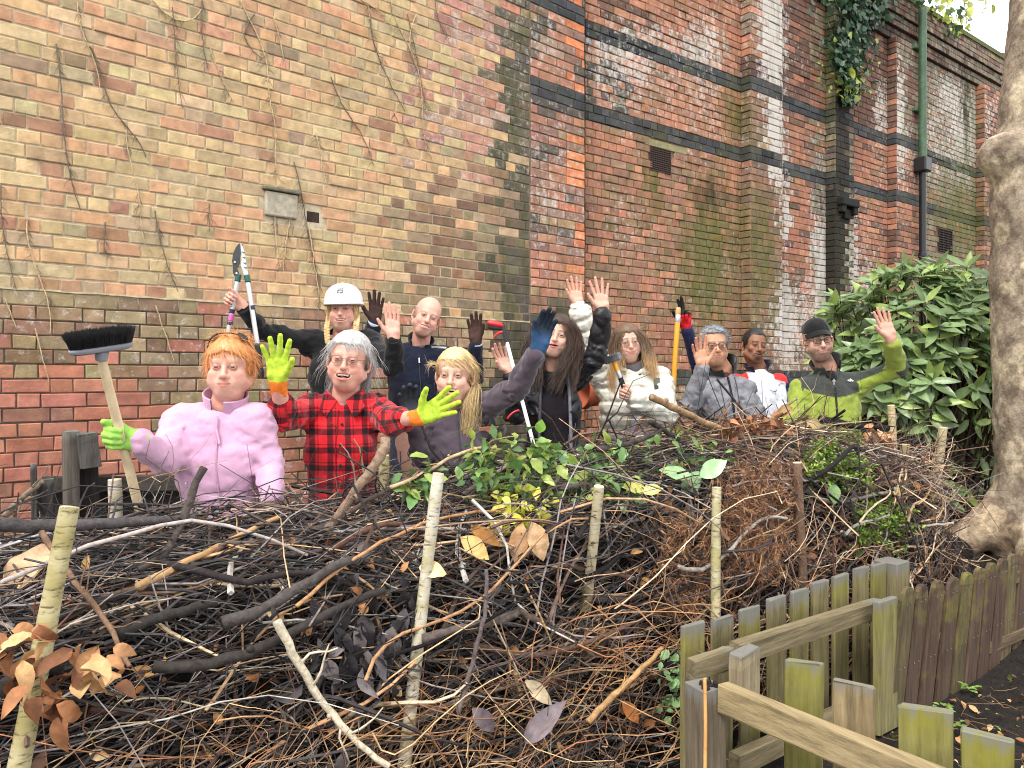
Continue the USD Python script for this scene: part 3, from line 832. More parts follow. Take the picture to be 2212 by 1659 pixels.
        for _ in range(relax):
            s = np.zeros_like(v); c = np.zeros(len(v))
            for a, b in ((0, 1), (1, 2), (2, 3), (3, 0)):
                np.add.at(s, q[:, a], v[q[:, b]]); np.add.at(s, q[:, b], v[q[:, a]])
                np.add.at(c, q[:, a], 1); np.add.at(c, q[:, b], 1)
            v = v * 0.5 + 0.5 * s / np.maximum(c, 1)[:, None]
        return v, f

def bbox(pts, pad):
    p = np.asarray(pts, float)
    return p.min(0) - pad, p.max(0) + pad

# ---------------------------------------------------------------- materials for people
mat_vcol('skin', rough=0.55, nscale=55, namt=0.13, bump=0.25, bscale=260, bdist=0.002, spec=0.35, sss=0.06)
mat_vcol('cloth', rough=0.9, nscale=60, namt=0.16, bump=0.35, bscale=500, bdist=0.002, spec=0.15, sheen=0.15, wrk=0.55)
mat_vcol('fleece', rough=0.95, nscale=45, namt=0.07, bump=0.4, bscale=420, bdist=0.003, spec=0.1, sheen=0.3, wrk=0.40)
mat_vcol('nylon', rough=0.5, nscale=25, namt=0.12, bump=0.35, bscale=60, bdist=0.006, spec=0.4, wrk=0.75)
mat_vcol('glove_knit', rough=0.85, nscale=60, namt=0.22, bump=0.5, bscale=260, bdist=0.002, spec=0.2)
mat_vcol('hair', rough=0.45, nscale=90, namt=0.25, bump=0.2, bscale=300, spec=0.5)
mat_plain('eye_white', (0.62, 0.60, 0.57), rough=0.15, namt=0.03, bump=0.0)
mat_plain('teeth', (0.72, 0.68, 0.60), rough=0.25, namt=0.04, bump=0.0)
mat_plain('black_plastic', (0.012, 0.012, 0.013), rough=0.4)
mat_plain('steel', (0.55, 0.56, 0.57), rough=0.32, metallic=1.0, namt=0.1)
mat_plain('aluminium', (0.62, 0.64, 0.65), rough=0.42, metallic=0.75, namt=0.1)
mat_plain('white_plastic', (0.78, 0.80, 0.78), rough=0.28, namt=0.03, bump=0.02)
mat_plain('gold', (0.8, 0.55, 0.2), rough=0.25, metallic=1.0)
M['lens'] = usdkit.material(stage, '/World/Looks/lens', {
    'f': ('fresnel', {'IOR': 1.35}), 't': ('transparent_bsdf', {'color': (0.98, 0.98, 0.98)}), 'g': ('glossy_bsdf', {'roughness': 0.03}), 'm': ('mix_closure', {})},
    [('f.fac', 'm.fac'), ('t.BSDF', 'm.closure1'), ('g.BSDF', 'm.closure2')], surface='m.closure')
# plaid: Vec.x, Vec.y are cloth coordinates in metres
def plaid_nodes():
    nd = {'a': ('attribute', {'attribute': 'Vec'}), 's': ('separate_xyz', {})}
    ln = [('a.vector', 's.vector')]
    for ax, o in (('x', 's.x'), ('y', 's.y')):
        for j, (per, ph, w) in enumerate(((0.075, 0.0, 0.30), (0.075, 0.55, 0.07), (0.075, 0.72, 0.07))):
            n = f'{ax}{j}'
            nd[n + 'm'] = ('math', {'math_type': 'multiply_add', 'value2': 1 / per, 'value3': ph + 100.0}); ln.append((o, n + 'm.value1'))
            nd[n + 'f'] = ('math', {'math_type': 'fraction'}); ln.append((n + 'm.value', n + 'f.value1'))
            nd[n + 'l'] = ('math', {'math_type': 'less_than', 'value2': w}); ln.append((n + 'f.value', n + 'l.value1'))
            nd[n + 'w'] = ('math', {'math_type': 'multiply', 'value2': (0.5, 0.33, 0.33)[j]}); ln.append((n + 'l.value', n + 'w.value1'))
        nd[ax + 'a'] = ('math', {'math_type': 'add'}); ln += [(ax + '0w.value', ax + 'a.value1'), (ax + '1w.value', ax + 'a.value2')]
        nd[ax + 'b'] = ('math', {'math_type': 'add'}); ln += [(ax + 'a.value', ax + 'b.value1'), (ax + '2w.value', ax + 'b.value2')]
    nd['t'] = ('math', {'math_type': 'add'}); ln += [('xb.value', 't.value1'), ('yb.value', 't.value2')]
    nd['r'] = ('rgb_ramp', {'ramp': [(0.0, (0.58, 0.016, 0.024)), (0.35, (0.34, 0.010, 0.016)), (0.55, (0.10, 0.006, 0.010)), (1.0, (0.012, 0.008, 0.010))]}); ln.append(('t.value', 'r.fac'))
    nd['n'] = ('noise_texture', {'scale': 300.0}); nd['b'] = ('bump', {'strength': 0.3, 'distance': 0.002}); ln += [('n.fac', 'b.height')]
    nd['p'] = ('principled_bsdf', {'roughness': 0.92, 'specular_ior_level': 0.12, 'sheen_weight': 0.2}); ln += [('r.color', 'p.base_color'), ('b.normal', 'p.normal')]
    return nd, ln
_n, _l = plaid_nodes()
M['plaid'] = usdkit.material(stage, '/World/Looks/plaid', _n, _l, surface='p.BSDF')

SKIN = {'fair': np.array([0.60, 0.36, 0.27]), 'pink': np.array([0.62, 0.345, 0.265]), 'tan': np.array([0.40, 0.215, 0.135]), 'brown': np.array([0.185, 0.088, 0.050]), 'light': np.array([0.55, 0.33, 0.245])}

# ---------------------------------------------------------------- hands
def hand_vf(wrist, d, palm, thumb_side, scale=1.0, curl=(0.12, 0.08, 0.10, 0.16, 0.15), spread=0.12, thumb_out=0.7, glove=0.0, forearm=None, fr=(0.027, 0.034), h=0.0032, thumb_bend=0.2):
    """A hand: wrist point, direction d of the fingers, palm = direction the palm faces, thumb_side +1/-1 = side of the thumb
    along cross(d, palm). curl: (thumb, index .. little) in radians per joint."""
    z = nrm(d); y = np.asarray(palm, float); y = nrm(y - z * (y @ z)); x = np.cross(z, y) * thumb_side
    Rm = np.stack([x, y, z], 1)                    # x to the thumb, y out of the palm, z along the fingers
    g = glove; s = scale
    W = lambda p: np.asarray(wrist, float) + Rm @ (np.asarray(p, float) * s)
    segs = []
    xs = (0.030, 0.0105, -0.0095, -0.028); kn = (0.088, 0.093, 0.088, 0.078)
    ln = ((0.043, 0.026, 0.021), (0.048, 0.030, 0.022), (0.044, 0.028, 0.022), (0.034, 0.021, 0.019)); rr = (0.0092, 0.0095, 0.0090, 0.0080)
    for i in range(4):
        base = np.array([xs[i] * 0.62, 0.0, 0.012]); k = np.array([xs[i], -0.002, kn[i]])
        segs.append((base, k, 0.0150, 0.0115, 0.012))
        a = (1.5 - i) * spread + spread * 0.1
        dirn = np.array([math.sin(a), 0.0, math.cos(a)]); p = k; c = curl[i + 1]; tot = 0.0
        for j in range(3):
            tot += c * (1.25, 1.1, 0.8)[j] if c > 0.5 else c
            dj = np.array([dirn[0] * math.cos(tot), math.sin(tot), dirn[2] * math.cos(tot)])
            q = p + dj * ln[i][j]
            segs.append((p, q, rr[i] * (1 - 0.06 * j), rr[i] * (0.97 - 0.08 * j), 0.0035)); p = q
    tb = np.array([0.016, 0.006, 0.022]); ta = thumb_out
    d1 = np.array([math.sin(ta) * math.cos(thumb_bend), math.sin(thumb_bend), math.cos(ta)]); m = tb + nrm(d1) * 0.046
    ta2 = ta * 0.75; d2 = np.array([math.sin(ta2) * math.cos(curl[0] + thumb_bend), math.sin(curl[0] + thumb_bend), math.cos(ta2)]); q = m + nrm(d2) * 0.034
    ta3 = ta * 0.62; d3 = np.array([math.sin(ta3) * math.cos(2 * curl[0] + thumb_bend), math.sin(2 * curl[0] + thumb_bend), math.cos(ta3)]); e = q + nrm(d3) * 0.026
    segs += [(tb, m, 0.0165, 0.0125, 0.012), (m, q, 0.0118, 0.0102, 0.005), (q, e, 0.0102, 0.0082, 0.004)]
    pts = [W(a) for sg in segs for a in sg[:2]]
    if forearm is not None: pts.append(np.asarray(forearm, float))
    lo, hi = bbox(pts, 0.05); F = Field(lo, hi, h, far=0.03)
    yn = Rm[:, 1]
    for n, (a, b, ra, rb, k) in enumerate(segs):
        F.cap(W(a), W(b), (ra + g) * s, (rb + g) * s, k * s)
    F.cap(W((0, -0.002, -0.012)), W((0.0, 0, 0.03)), (0.026 + g) * s, (0.028 + g) * s, 0.012 * s, flat=(yn, 0.66))
    F.ell(W((-0.020, 0.007, 0.035)), (0.014 + g) * s, 0.014 * s)
    if forearm is not None:
        F.cap(W((0, -0.002, 0.0)), forearm, fr[0] + g, fr[1] + g, 0.014, flat=(yn, 0.78))
    v, f = F.mesh(1)
    loc = (v - np.asarray(wrist, float)) @ Rm / s
    return v, f, loc

def hand_col(loc, base):
    base = np.asarray(base, float)
    palm = sm(0.0, 0.012, loc[:, 1]); tip = sm(0.10, 0.16, loc[:, 2])
    t = np.clip(0.30 * palm + 0.35 * tip, 0, 1)[:, None]
    return base * (1 - t) + (base * np.array([1.12, 0.86, 0.84])) * t

# ---------------------------------------------------------------- heads
def head_build(par, sp, rng):
    """sp: centre (between the ears), height factor, R (columns: right, back, up), skin, features. Returns (v, f, colours) of head and neck, in world coordinates."""
    hs = sp.get('hs', 1.0); R = sp['R']; c = np.asarray(sp['c'], float)
    T = lambda p: c + (np.asarray(p, float) * hs) @ R.T
    wx = sp.get('wide', 1.0) * 1.075; jaw = sp.get('jaw', 1.0); full = sp.get('full', 0.0)
    nb = (np.asarray(sp['neck'], float) - c) @ R / hs         # neck base in head coordinates
    lo, hi = bbox([(-0.105, -0.135, -0.135), (0.105, 0.115, 0.15), nb - 0.02, nb + 0.02], 0.03)
    F = Field(lo, hi, sp.get('res', 0.0029), far=0.04)
    F.ell((0, 0.018, 0.048), (0.0735 * wx, 0.092, 0.084), 0.0)
    F.ell((0, -0.022, 0.03), (0.064 * wx, 0.070, 0.080), 0.02)
    F.ell((0, -0.020, -0.045), ((0.0585 + 0.004 * full) * wx * jaw, 0.070, 0.066), 0.022)
    F.ell((0, -0.058, -0.088), (0.030 * jaw, 0.028, 0.024), 0.026)
    for sx in (-1, 1):
        F.cap((sx * 0.056 * wx * jaw, 0.0, -0.055), (sx * 0.02 * jaw, -0.062, -0.094), 0.018 + 0.004 * full, 0.016, 0.02)
        F.ell((sx * 0.040 * wx, -0.063, -0.024), (0.024, 0.020, 0.019), 0.02)
        if full: F.ell((sx * 0.043 * wx, -0.050, -0.052), (0.024 + 0.004 * full, 0.026, 0.026), 0.018)
        F.ell((sx * 0.0315, -0.094, 0.004), (0.0185, 0.0125, 0.0135), 0.012, 'sub')
    F.cap((-0.036, -0.080, 0.024), (0.036, -0.080, 0.024), sp.get('brow', 0.0105), None, 0.014)
    nl = sp.get('nose', 1.0)
    F.cap((0, -0.087, 0.010), (0, -0.087 - 0.020 * nl, -0.030), 0.0075, 0.0105 * nl, 0.012)
    F.ell((0, -0.087 - 0.019 * nl, -0.032), (0.0125 * nl, 0.0125, 0.011), 0.006)
    for sx in (-1, 1):
        F.ell((sx * 0.0125 * nl, -0.094, -0.034), (0.0085 * nl, 0.010, 0.0085), 0.006)
        F.ell((sx * 0.006 * nl, -0.105, -0.0425), (0.0042, 0.006, 0.0035), 0.002, 'sub')
    # mouth
    sm_ = sp.get('smile', 0.3); op = sp.get('open', 0.0); mw = 0.024 + 0.007 * sm_ + 0.003 * (op > 0); mz = -0.062
    F.ell((0, -0.080, mz), (0.034, 0.020, 0.026), 0.018)
    xs = np.linspace(-1, 1, 9)
    def mp(t, dz=0.0): return np.array([t * mw, -0.0955 + 0.012 * t * t, mz + dz + sm_ * 0.008 * (t * t - 0.35)])
    lip = sp.get('lip', 1.0)
    up_dz, lo_dz = 0.0045 + op * 0.35, -0.0055 - op * 0.75
    for i in range(8):
        e = 1 - 0.72 * abs((xs[i] + xs[i + 1]) / 2) ** 1.5
        w = 1 - ((xs[i] + xs[i + 1]) / 2) ** 2
        F.cap(mp(xs[i], up_dz * w + 0.0), mp(xs[i + 1], up_dz * w), 0.0050 * e * lip, None, 0.006)
        F.cap(mp(xs[i], lo_dz * w), mp(xs[i + 1], lo_dz * w), 0.0058 * e * lip, None, 0.006)
    if op > 0:
        F.ell((0, -0.092, mz - op * 0.2 + sm_ * -0.001), (mw * 0.86, 0.030, 0.0015 + op * 0.62), 0.003, 'sub')
    for i in range(8):
        w = 1 - ((xs[i] + xs[i + 1]) / 2) ** 2
        F.cap(mp(xs[i]) - [0, 0.002, 0], mp(xs[i + 1]) - [0, 0.002, 0], 0.0016, None, 0.002, 'sub')
    if sm_ > 0.25:                                   # cheeks pushed up and the folds beside the mouth
        for sx in (-1, 1):
            F.ell((sx * 0.037 * wx, -0.072, -0.036), (0.019, 0.016, 0.015), 0.012)
            F.cap((sx * 0.0185, -0.099, -0.036), (sx * (mw + 0.0075), -0.083, -0.068), 0.0030, 0.0020, 0.007, 'sub')
    # lids over the eyeballs
    eo = sp.get('eye', 0.6)
    for sx in (-1, 1):
        e = np.array([sx * 0.0315, -0.0800, 0.003])
        F.ell(e, (0.0152, 0.0138, 0.0128), 0.005)
        F.ell(e + [0, -0.0115, -0.0003], (0.0122, 0.0085, 0.0013 + 0.0034 * eo), 0.0015, 'sub')
    # ears, neck
    for sx in (-1, 1):
        if sp.get('ears', True):
            Re = trimesh.transformations.euler_matrix(0.15, 0, sx * 0.42)[:3, :3]
            F.ell((sx * 0.0800 * wx, 0.016, -0.006), (0.0085, 0.0185, 0.031), 0.005, R=Re)
            F.ell((sx * 0.0865 * wx, 0.012, -0.001), (0.0055, 0.0095, 0.017), 0.003, 'sub', R=Re)
            F.ell((sx * 0.076 * wx, 0.006, -0.034), (0.007, 0.008, 0.008), 0.005)
    nr = sp.get('neck_r', 0.056)
    F.cap((0, 0.022, -0.055), nb, nr, nr * 1.08, 0.022)
    if full: F.ell((0, -0.030, -0.108), (0.042, 0.036, 0.020 + 0.006 * full), 0.022)
    v, f = F.mesh(1)
    # colours
    sk = np.asarray(SKIN[sp['skin']]) * sp.get('skin_gain', 1.0)
    col = np.repeat(sk[None], len(v), 0)
    red = sk * np.array([1.10, 0.78, 0.74])
    def blend(w, target):
        nonlocal col
        w = np.clip(w, 0, 1)[:, None]; col = col * (1 - w) + np.asarray(target) * w
    fl = sp.get('flush', 0.5)
    for sx in (-1, 1):
        blend(fl * 0.8 * np.exp(-(((v - [sx * 0.042 * wx, -0.07, -0.028]) / [0.022, 0.05, 0.020]) ** 2).sum(1)), red)
        blend(0.5 * np.exp(-(((v - [sx * 0.082, 0.012, -0.005]) / [0.014, 0.03, 0.035]) ** 2).sum(1)), red)
    blend(fl * 0.8 * np.exp(-(((v - [0, -0.11, -0.032]) / [0.016, 0.02, 0.014]) ** 2).sum(1)), red)
    blend(0.25 * sm(-0.10, -0.14, v[:, 2]), red * 0.9)
    front = v[:, 1] < -0.07
    t = v[:, 0] / mw; zc = mz + sm_ * 0.008 * (t * t - 0.35)
    inside = (np.abs(t) < 1.06) & front
    w = np.maximum(0, 1 - t * t)
    dz = v[:, 2] - zc
    top, bot = up_dz * w + 0.0050 * lip * w + 0.001, lo_dz * w - 0.0060 * lip * w - 0.001
    lm = inside * sm(top + 0.002, top - 0.001, dz) * sm(bot - 0.002, bot + 0.001, dz)
    blend(lm * min(1, 1.2 * sp.get('lip_amt', 0.75)), sp.get('lip_col', sk * np.array([0.84, 0.50, 0.50])))
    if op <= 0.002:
        blend(inside * np.exp(-(dz / 0.0021) ** 2) * 0.9 * (np.abs(t) < 1.0), sk * np.array([0.22, 0.12, 0.12]))  # closed mouth: shadow of the lip gap painted as a dark line
    if op > 0:
        depth = (v[:, 1] > -0.0885) & (np.abs(dz + op * 0.2) < op * 0.8 * np.sqrt(np.maximum(0, 1 - t * t)) + 0.0015) & (np.abs(t) < 0.80) & (v[:, 1] < -0.05)
        blend(depth * 1.0, (0.10, 0.012, 0.014))
    for sx in (-1, 1):                               # eye rims
        e = np.array([sx * 0.0315, -0.090, 0.003])
        rim = np.exp(-((((v - e) / [0.0165, 0.02, 0.0075]) ** 2).sum(1) - 1) ** 2 / 0.18) * (v[:, 1] < -0.07)
        blend(rim * sp.get('lash', 0.85), sk * np.array([0.30, 0.20, 0.18]))
        if sp.get('brow_col') is not None:           # brows
            bx = (v[:, 0] * sx - 0.032) / 0.020
            bz = v[:, 2] - (0.0235 + sp.get('brow_arch', 0.004) * (1 - bx * bx) - 0.0015 * bx)
            blend((np.abs(bx) < 1.05) * front * np.exp(-(bz / (0.0036 * (1 - 0.35 * np.clip(bx, 0, 1)))) ** 2) * min(1, sp.get('brow_amt', 0.7) * 1.25), sp['brow_col'])
    if sp.get('beard') is not None:
        bc, amt, kind = sp['beard']
        z, y = v[:, 2], v[:, 1]
        m = sm(-0.034, -0.062, z + 0.25 * np.maximum(0, -y - 0.09)) * sm(0.03, -0.005, y) * sm(-0.150, -0.120, z)
        m = np.maximum(m, np.exp(-(((v - [0, -0.1, -0.0505]) / [0.026, 0.03, 0.0050]) ** 2).sum(1)) * (v[:, 1] < -0.08))
        if kind == 'goatee':
            m = np.maximum(np.exp(-(((v - [0, -0.09, -0.094]) / [0.026, 0.04, 0.016]) ** 2).sum(1)), np.exp(-(((v - [0, -0.1, -0.050]) / [0.028, 0.03, 0.0055]) ** 2).sum(1)) * (v[:, 1] < -0.08))
            m = np.maximum(m, 0.7 * np.exp(-(((np.abs(v) * [1, 0, 0] + v * [0, 1, 1] - [0.029, -0.088, -0.070]) / [0.006, 0.03, 0.016]) ** 2).sum(1)))
        m = m * (1 - lm) * (0.65 + 0.7 * meshkit.noise(v * 260, 5))
        blend(np.clip(m * amt, 0, 1), bc)
    if sp.get('stubble_scalp') is not None:
        bc, amt = sp['stubble_scalp']
        scalp = sm(0.05, 0.10, v[:, 2] + 0.9 * np.maximum(0, v[:, 1] - 0.0)) * sm(-0.05, 0.0, v[:, 2]) * sm(-0.05, 0.01, v[:, 1])
        blend(scalp * amt, bc)
    if sp.get('head_tint') is not None:
        fn = sp['head_tint']; w, tc = fn(v); blend(w, tc)
    wv = c + (v * hs) @ R.T
    # eyes, teeth
    for sx in (-1, 1):
        m = trimesh.creation.icosphere(3, 0.0112)
        ev = np.array(m.vertices); la = sp.get('look', (0, -0.20))
        g = nrm(np.array([la[0], -1.0, la[1]])); dd = ev / 0.0112 @ g
        ec = np.where((dd > 0.93)[:, None], (0.006, 0.006, 0.006), np.where((dd > 0.48)[:, None], np.array(sp.get('iris', (0.03, 0.02, 0.014))) * 0.5, (0.40, 0.37, 0.34)))
        ev = ev + [sx * 0.0315, -0.0800, 0.003]
        obj('eye', (T(ev), m.faces), 'eye_paint', par, True, col=ec)
    if op > 0.003 and sp.get('teeth', True):
        mb = MB()
        for i in range(-3, 4):
            x = i * 0.0066; y = -0.0915 + 7.0 * x * x
            mb.add(*box_vf((x, y, mz + up_dz * (1 - (x / mw) ** 2) - 0.0078 + sm_ * 0.006 * (x / mw) ** 2), (0.00325, 0.003, 0.0044), None, 0.0010))
        tv, tf = mb.vf
        obj('teeth', (T(tv), tf), 'teeth', par)
        if op > 0.012:
            m = trimesh.creation.icosphere(2, 1.0)
            obj('tongue', (T(np.array(m.vertices) * [0.015, 0.018, 0.0055] + [0, -0.073, mz - op * 0.72]), m.faces), 'skin', par, True, col=(0.42, 0.13, 0.12))
    return wv, f, col, T
mat_vcol('eye_paint', rough=0.12, nscale=20, namt=0.03, bump=0.0, spec=0.5)

# ---------------------------------------------------------------- hair
def strands(T, roots, paths, rad, col, rng, sides=3):
    """paths: list of (n, 3) head coordinates."""
    mb = MB()
    for p, r, c in zip(paths, rad, col):
        n = len(p)
        v, f = tube(T(p), r * (1 - 0.75 * np.linspace(0, 1, n) ** 2), sides, False)
        mb.add(v, f, c)
    return mb

def hair_cap(T, sp, rng, zline, grow=0.008, res=0.0055, extra=None, cuts=()):
    """A shell over the skull above the hairline; zline(x, y) = height of the hair's lower edge in head coordinates."""
    wx = sp.get('wide', 1.0) * 1.075
    F = Field((-0.13, -0.14, -0.22), (0.13, 0.15, 0.19), res, far=0.04)
    F.ell((0, 0.018, 0.048), np.array([0.0735 * wx, 0.092, 0.084]) + grow, 0.0)
    F.ell((0, -0.022, 0.036), np.array([0.064 * wx, 0.070, 0.078]) + grow * 0.8, 0.02)
    if extra: extra(F)
    X, Y, Z = F.ax[0][:, None, None], F.ax[1][None, :, None], F.ax[2][None, None, :]
    cut = (zline(X + 0 * Y, Y + 0 * X)[..., :] if False else zline(X, Y)) - Z
    t = np.clip(0.5 - 0.5 * (F.F - cut) / 0.012, 0, 1)
    F.F = (F.F * (1 - t) + cut * t + 0.012 * t * (1 - t)).astype(np.float32)
    F.displace(lambda p: 0.010 * (meshkit.fbm(p * [120, 120, 45], 3, 3) - 0.5))
    v, f = F.mesh(1)
    return v, f

def comb(root, n, L, dirf, rng, wx=1.075, grow=0.010, wave=0.0, stiff=0.0):
    """Walks a strand over the skull: dirf(p, s) is the combing direction."""
    c0, r0 = np.array([0, 0.012, 0.040]), np.array([0.0735 * wx + grow, 0.094 + grow, 0.086 + grow])
    p = np.array(root, float); out = [p.copy()]; ph = rng.random() * 6.28
    for i in range(n):
        d = nrm(dirf(p, i / n))
        if wave: d = d + wave * np.array([math.sin(ph + i * 1.1), math.cos(ph * 1.7 + i * 1.3), 0])
        p = p + d * L / n
        q = (p - c0) / r0; m = np.linalg.norm(q)
        if m < 1.0 and p[2] > -0.03: p = c0 + (p - c0) / max(m, 1e-6) * (1.0 + stiff)
        out.append(p.copy())
    return np.array(out)

def sphere_roots(n, rng, zmin, grow=0.008, wx=1.075, front=-0.5):
    out = []
    while len(out) < n:
        d = nrm(rng.normal(size=3))
        p = np.array([0, 0.012, 0.040]) + d * np.array([0.0735 * wx + grow, 0.094 + grow, 0.086 + grow])
        if p[2] > zmin(p[0], p[1]): out.append(p)
    return out

def glasses(par, T, col, thick=0.0014, rx=0.022, rz=0.0165, square=0.0, mat='paint'):
    g = thing_part = None
    fr = MB()
    for sx in (-1, 1):
        a = np.linspace(0, 2 * np.pi, 33)
        ca, sa = np.cos(a), np.sin(a)
        if square:
            ca = np.sign(ca) * np.abs(ca) ** (1 - square); sa = np.sign(sa) * np.abs(sa) ** (1 - square)
        pts = np.stack([sx * 0.0325 + rx * ca, -0.1045 + 0.10 * (np.abs(sx * 0.0325 + rx * ca) - 0.02).clip(0) * 1.2, 0.001 + rz * sa], 1)
        fr.add(*tube(T(pts), thick, 6, False), col)
        fr.add(*tube(T(spline([(sx * (0.0325 + rx), -0.099, 0.006), (sx * 0.070, -0.078, 0.009), (sx * 0.083, 0.0, 0.008), (sx * 0.083, 0.018, 0.0)], 12)), thick, 6), col)
    fr.add(*tube(T(spline([(-0.0105, -0.1045, 0.004), (0, -0.1065, 0.008), (0.0105, -0.1045, 0.004)], 7)), thick, 6), col)
    pr = fr.build('glasses', mat, par, True)
    for sx in (-1, 1):
        a = np.linspace(0, 2 * np.pi, 25)[:-1]
        pts = np.vstack([[(sx * 0.0325, -0.1035, 0.001)], np.stack([sx * 0.0325 + rx * 0.97 * np.cos(a), -0.1040 + 0.12 * (np.abs(sx * 0.0325 + rx * np.cos(a)) - 0.02).clip(0), 0.001 + rz * 0.97 * np.sin(a)], 1)])
        f = np.array([(0, 1 + i, 1 + (i + 1) % 24) for i in range(24)])
        obj('lens', (T(pts), f), 'lens', pr)

def head_frame(yaw, pitch, roll):
    """Columns right, back, up of a head that looks at the camera side (-y); yaw > 0 turns to the picture's right, pitch > 0 looks up, roll > 0 tilts clockwise in the picture."""
    E = trimesh.transformations.euler_matrix
    R = E(0, roll, 0)[:3, :3] @ E(0, 0, yaw)[:3, :3] @ E(-pitch, 0, 0)[:3, :3]
    return R

# ---------------------------------------------------------------- bodies and clothes
def folds(p, amp, sc=(14, 14, 9), seed=0, joints=(), jamp=0.007):
    n = meshkit.fbm(p * np.asarray(sc, float) + seed * 3.3, 3, seed)
    d = amp * (1.25 * (1 - np.abs(2 * n - 1)) ** 5 - 0.45)
    n2 = meshkit.fbm(p * np.asarray(sc, float) * [1.6, 1.6, 2.4] + 9.1 + seed, 2, seed + 5)
    d = d + amp * 0.5 * (1 - np.abs(2 * n2 - 1)) ** 4
    for j in joints:
        r = np.linalg.norm(p - j, axis=1)
        ax = p[:, 2] * 70 + 2.2 * meshkit.fbm(p * 20, 2, seed + 3) * 6
        d = d + jamp * np.exp(-(r / 0.10) ** 2) * np.sin(ax)
    return d

def torso_field(sp, g, h=0.0105, upto=None, sleeves=(1, 1), pad=0.0, hem=None):
    """The clothed trunk and arms. sp: neck, chest depth, joints; g = extra thickness."""
    nk, sl, sr = sp['neck_base'], sp['sh'][0], sp['sh'][1]
    pel = sp['pelvis']
    pts = [nk, sl, sr, pel, pel - [0, 0, 0.12]]
    for a in sp['arms']:
        pts += [a['el'], a['wr']]
    lo, hi = bbox(pts, 0.26); F = Field(lo, hi, h, far=0.06)
    w = sp.get('w', 1.0); dpt = sp.get('d', 1.0); bust = sp.get('bust', 0.0)
    ch = (sl + sr) / 2
    ax = nrm(sr - sl); fw = nrm(np.cross(ax, [0, 0, 1.0])); fw = fw if fw[1] < 0 else -fw      # forward
    Rt = np.stack([ax, -fw, [0, 0, 1.0]], 1)
    span = np.linalg.norm(sr - sl)
    spine = lambda t: ch * (1 - t) + pel * t
    L = np.linalg.norm(ch - pel)
    F.ell(spine(0.30) + [0, 0, 0.0], (span * 0.47 * w + g, 0.112 * dpt + g, 0.22 + g), 0.0, R=Rt)
    F.ell(spine(0.62), (span * (0.43 + 0.05 * sp.get('belly', 0)) * w + g, (0.116 + 0.03 * sp.get('belly', 0)) * dpt + g, 0.20 + g), 0.05, R=Rt)
    F.ell(spine(1.0) - [0, 0, 0.10], (span * 0.47 * w + g, 0.125 * dpt + g, 0.34 + g), 0.05, R=Rt)
    g1 = min(g, 0.020)
    F.cap(sl, sr, 0.056 + g1, None, 0.05, flat=(fw, 0.9))
    F.cap(ch, nk + [0, 0.004, -0.060], 0.075 + g1, 0.050 + g1, 0.04)
    for s_ in (sl, sr): F.cap(ch * 0.45 + nk * 0.55 + [0, 0, -0.055], s_ + [0, 0, 0.004], 0.046 + g1, 0.046 + g1, 0.04)
    if bust:
        for q in (-1, 1): F.ell(spine(0.36) + ax * q * span * 0.22 + fw * (0.075 * dpt), (0.080 + g, 0.070 * bust + g, 0.080 + g), 0.05, R=Rt)
    for i, (s_, a) in enumerate(zip((sl, sr), sp['arms'])):
        if not sleeves[i]: continue
        r = np.array(a.get('r', (0.066, 0.050, 0.040))) * (0.76, 0.80, 0.80); ga = min(g, 0.015) if g < 0.04 else 0.026; end = a['el'] + (a['wr'] - a['el']) * (a.get('cut') or 0.90)
        F.cap(s_, a['el'], r[0] + ga, r[1] + ga, 0.048); F.cap(a['el'], end, r[1] * 1.02 + ga, r[2] + ga, 0.012)
    return F, Rt, fw, ax, ch

def band(pts_center, axis, r, hgt, thick, sides=28, flat=1.0, up=(0, 0, 1), col=None, open_=0.0, flare=0.0):
    """A cuff or collar: a ring wall round the axis."""
    R = frame_to(axis, up)
    a = np.linspace(open_, 2 * np.pi - open_, sides)
    prof = [(r, 0), (r + thick, 0.15 * hgt), (r + thick + flare, 0.92 * hgt), (r + flare + thick * 0.5, hgt), (r + flare, 0.92 * hgt), (r, 0.05 * hgt)]
    v = np.concatenate([np.stack([q * np.cos(a), q * np.sin(a) * flat, np.full(sides, z)], 1) for q, z in prof])
    n = len(prof); f = []
    for i in range(n):
        j = (i + 1) % n
        for k in range(sides - 1):
            f += [(i * sides + k, i * sides + k + 1, j * sides + k + 1), (i * sides + k, j * sides + k + 1, j * sides + k)]
    return v @ R.T + np.asarray(pts_center, float), np.array(f)

def snap_front(surf, x, z, off=0.003):
    """The foremost point of the clothed surface near (x, z)."""
    v = surf; m = (np.abs(v[:, 0] - x) < 0.016) & (np.abs(v[:, 2] - z) < 0.016)
    if not m.any(): m = ((v[:, 0] - x) ** 2 + (v[:, 2] - z) ** 2).argsort() < 6
    y = v[m][:, 1].min()
    return np.array([x, y - off, z])

def line_on(surf, p0, p1, n=24, off=0.002):
    out = []
    for t in np.linspace(0, 1, n):
        out.append(snap_front(surf, p0[0] * (1 - t) + p1[0] * t, p0[1] * (1 - t) + p1[1] * t, off))
    p = np.array(out)
    for _ in range(2): p[1:-1, 1] = 0.5 * p[1:-1, 1] + 0.25 * (p[:-2, 1] + p[2:, 1])
    return p

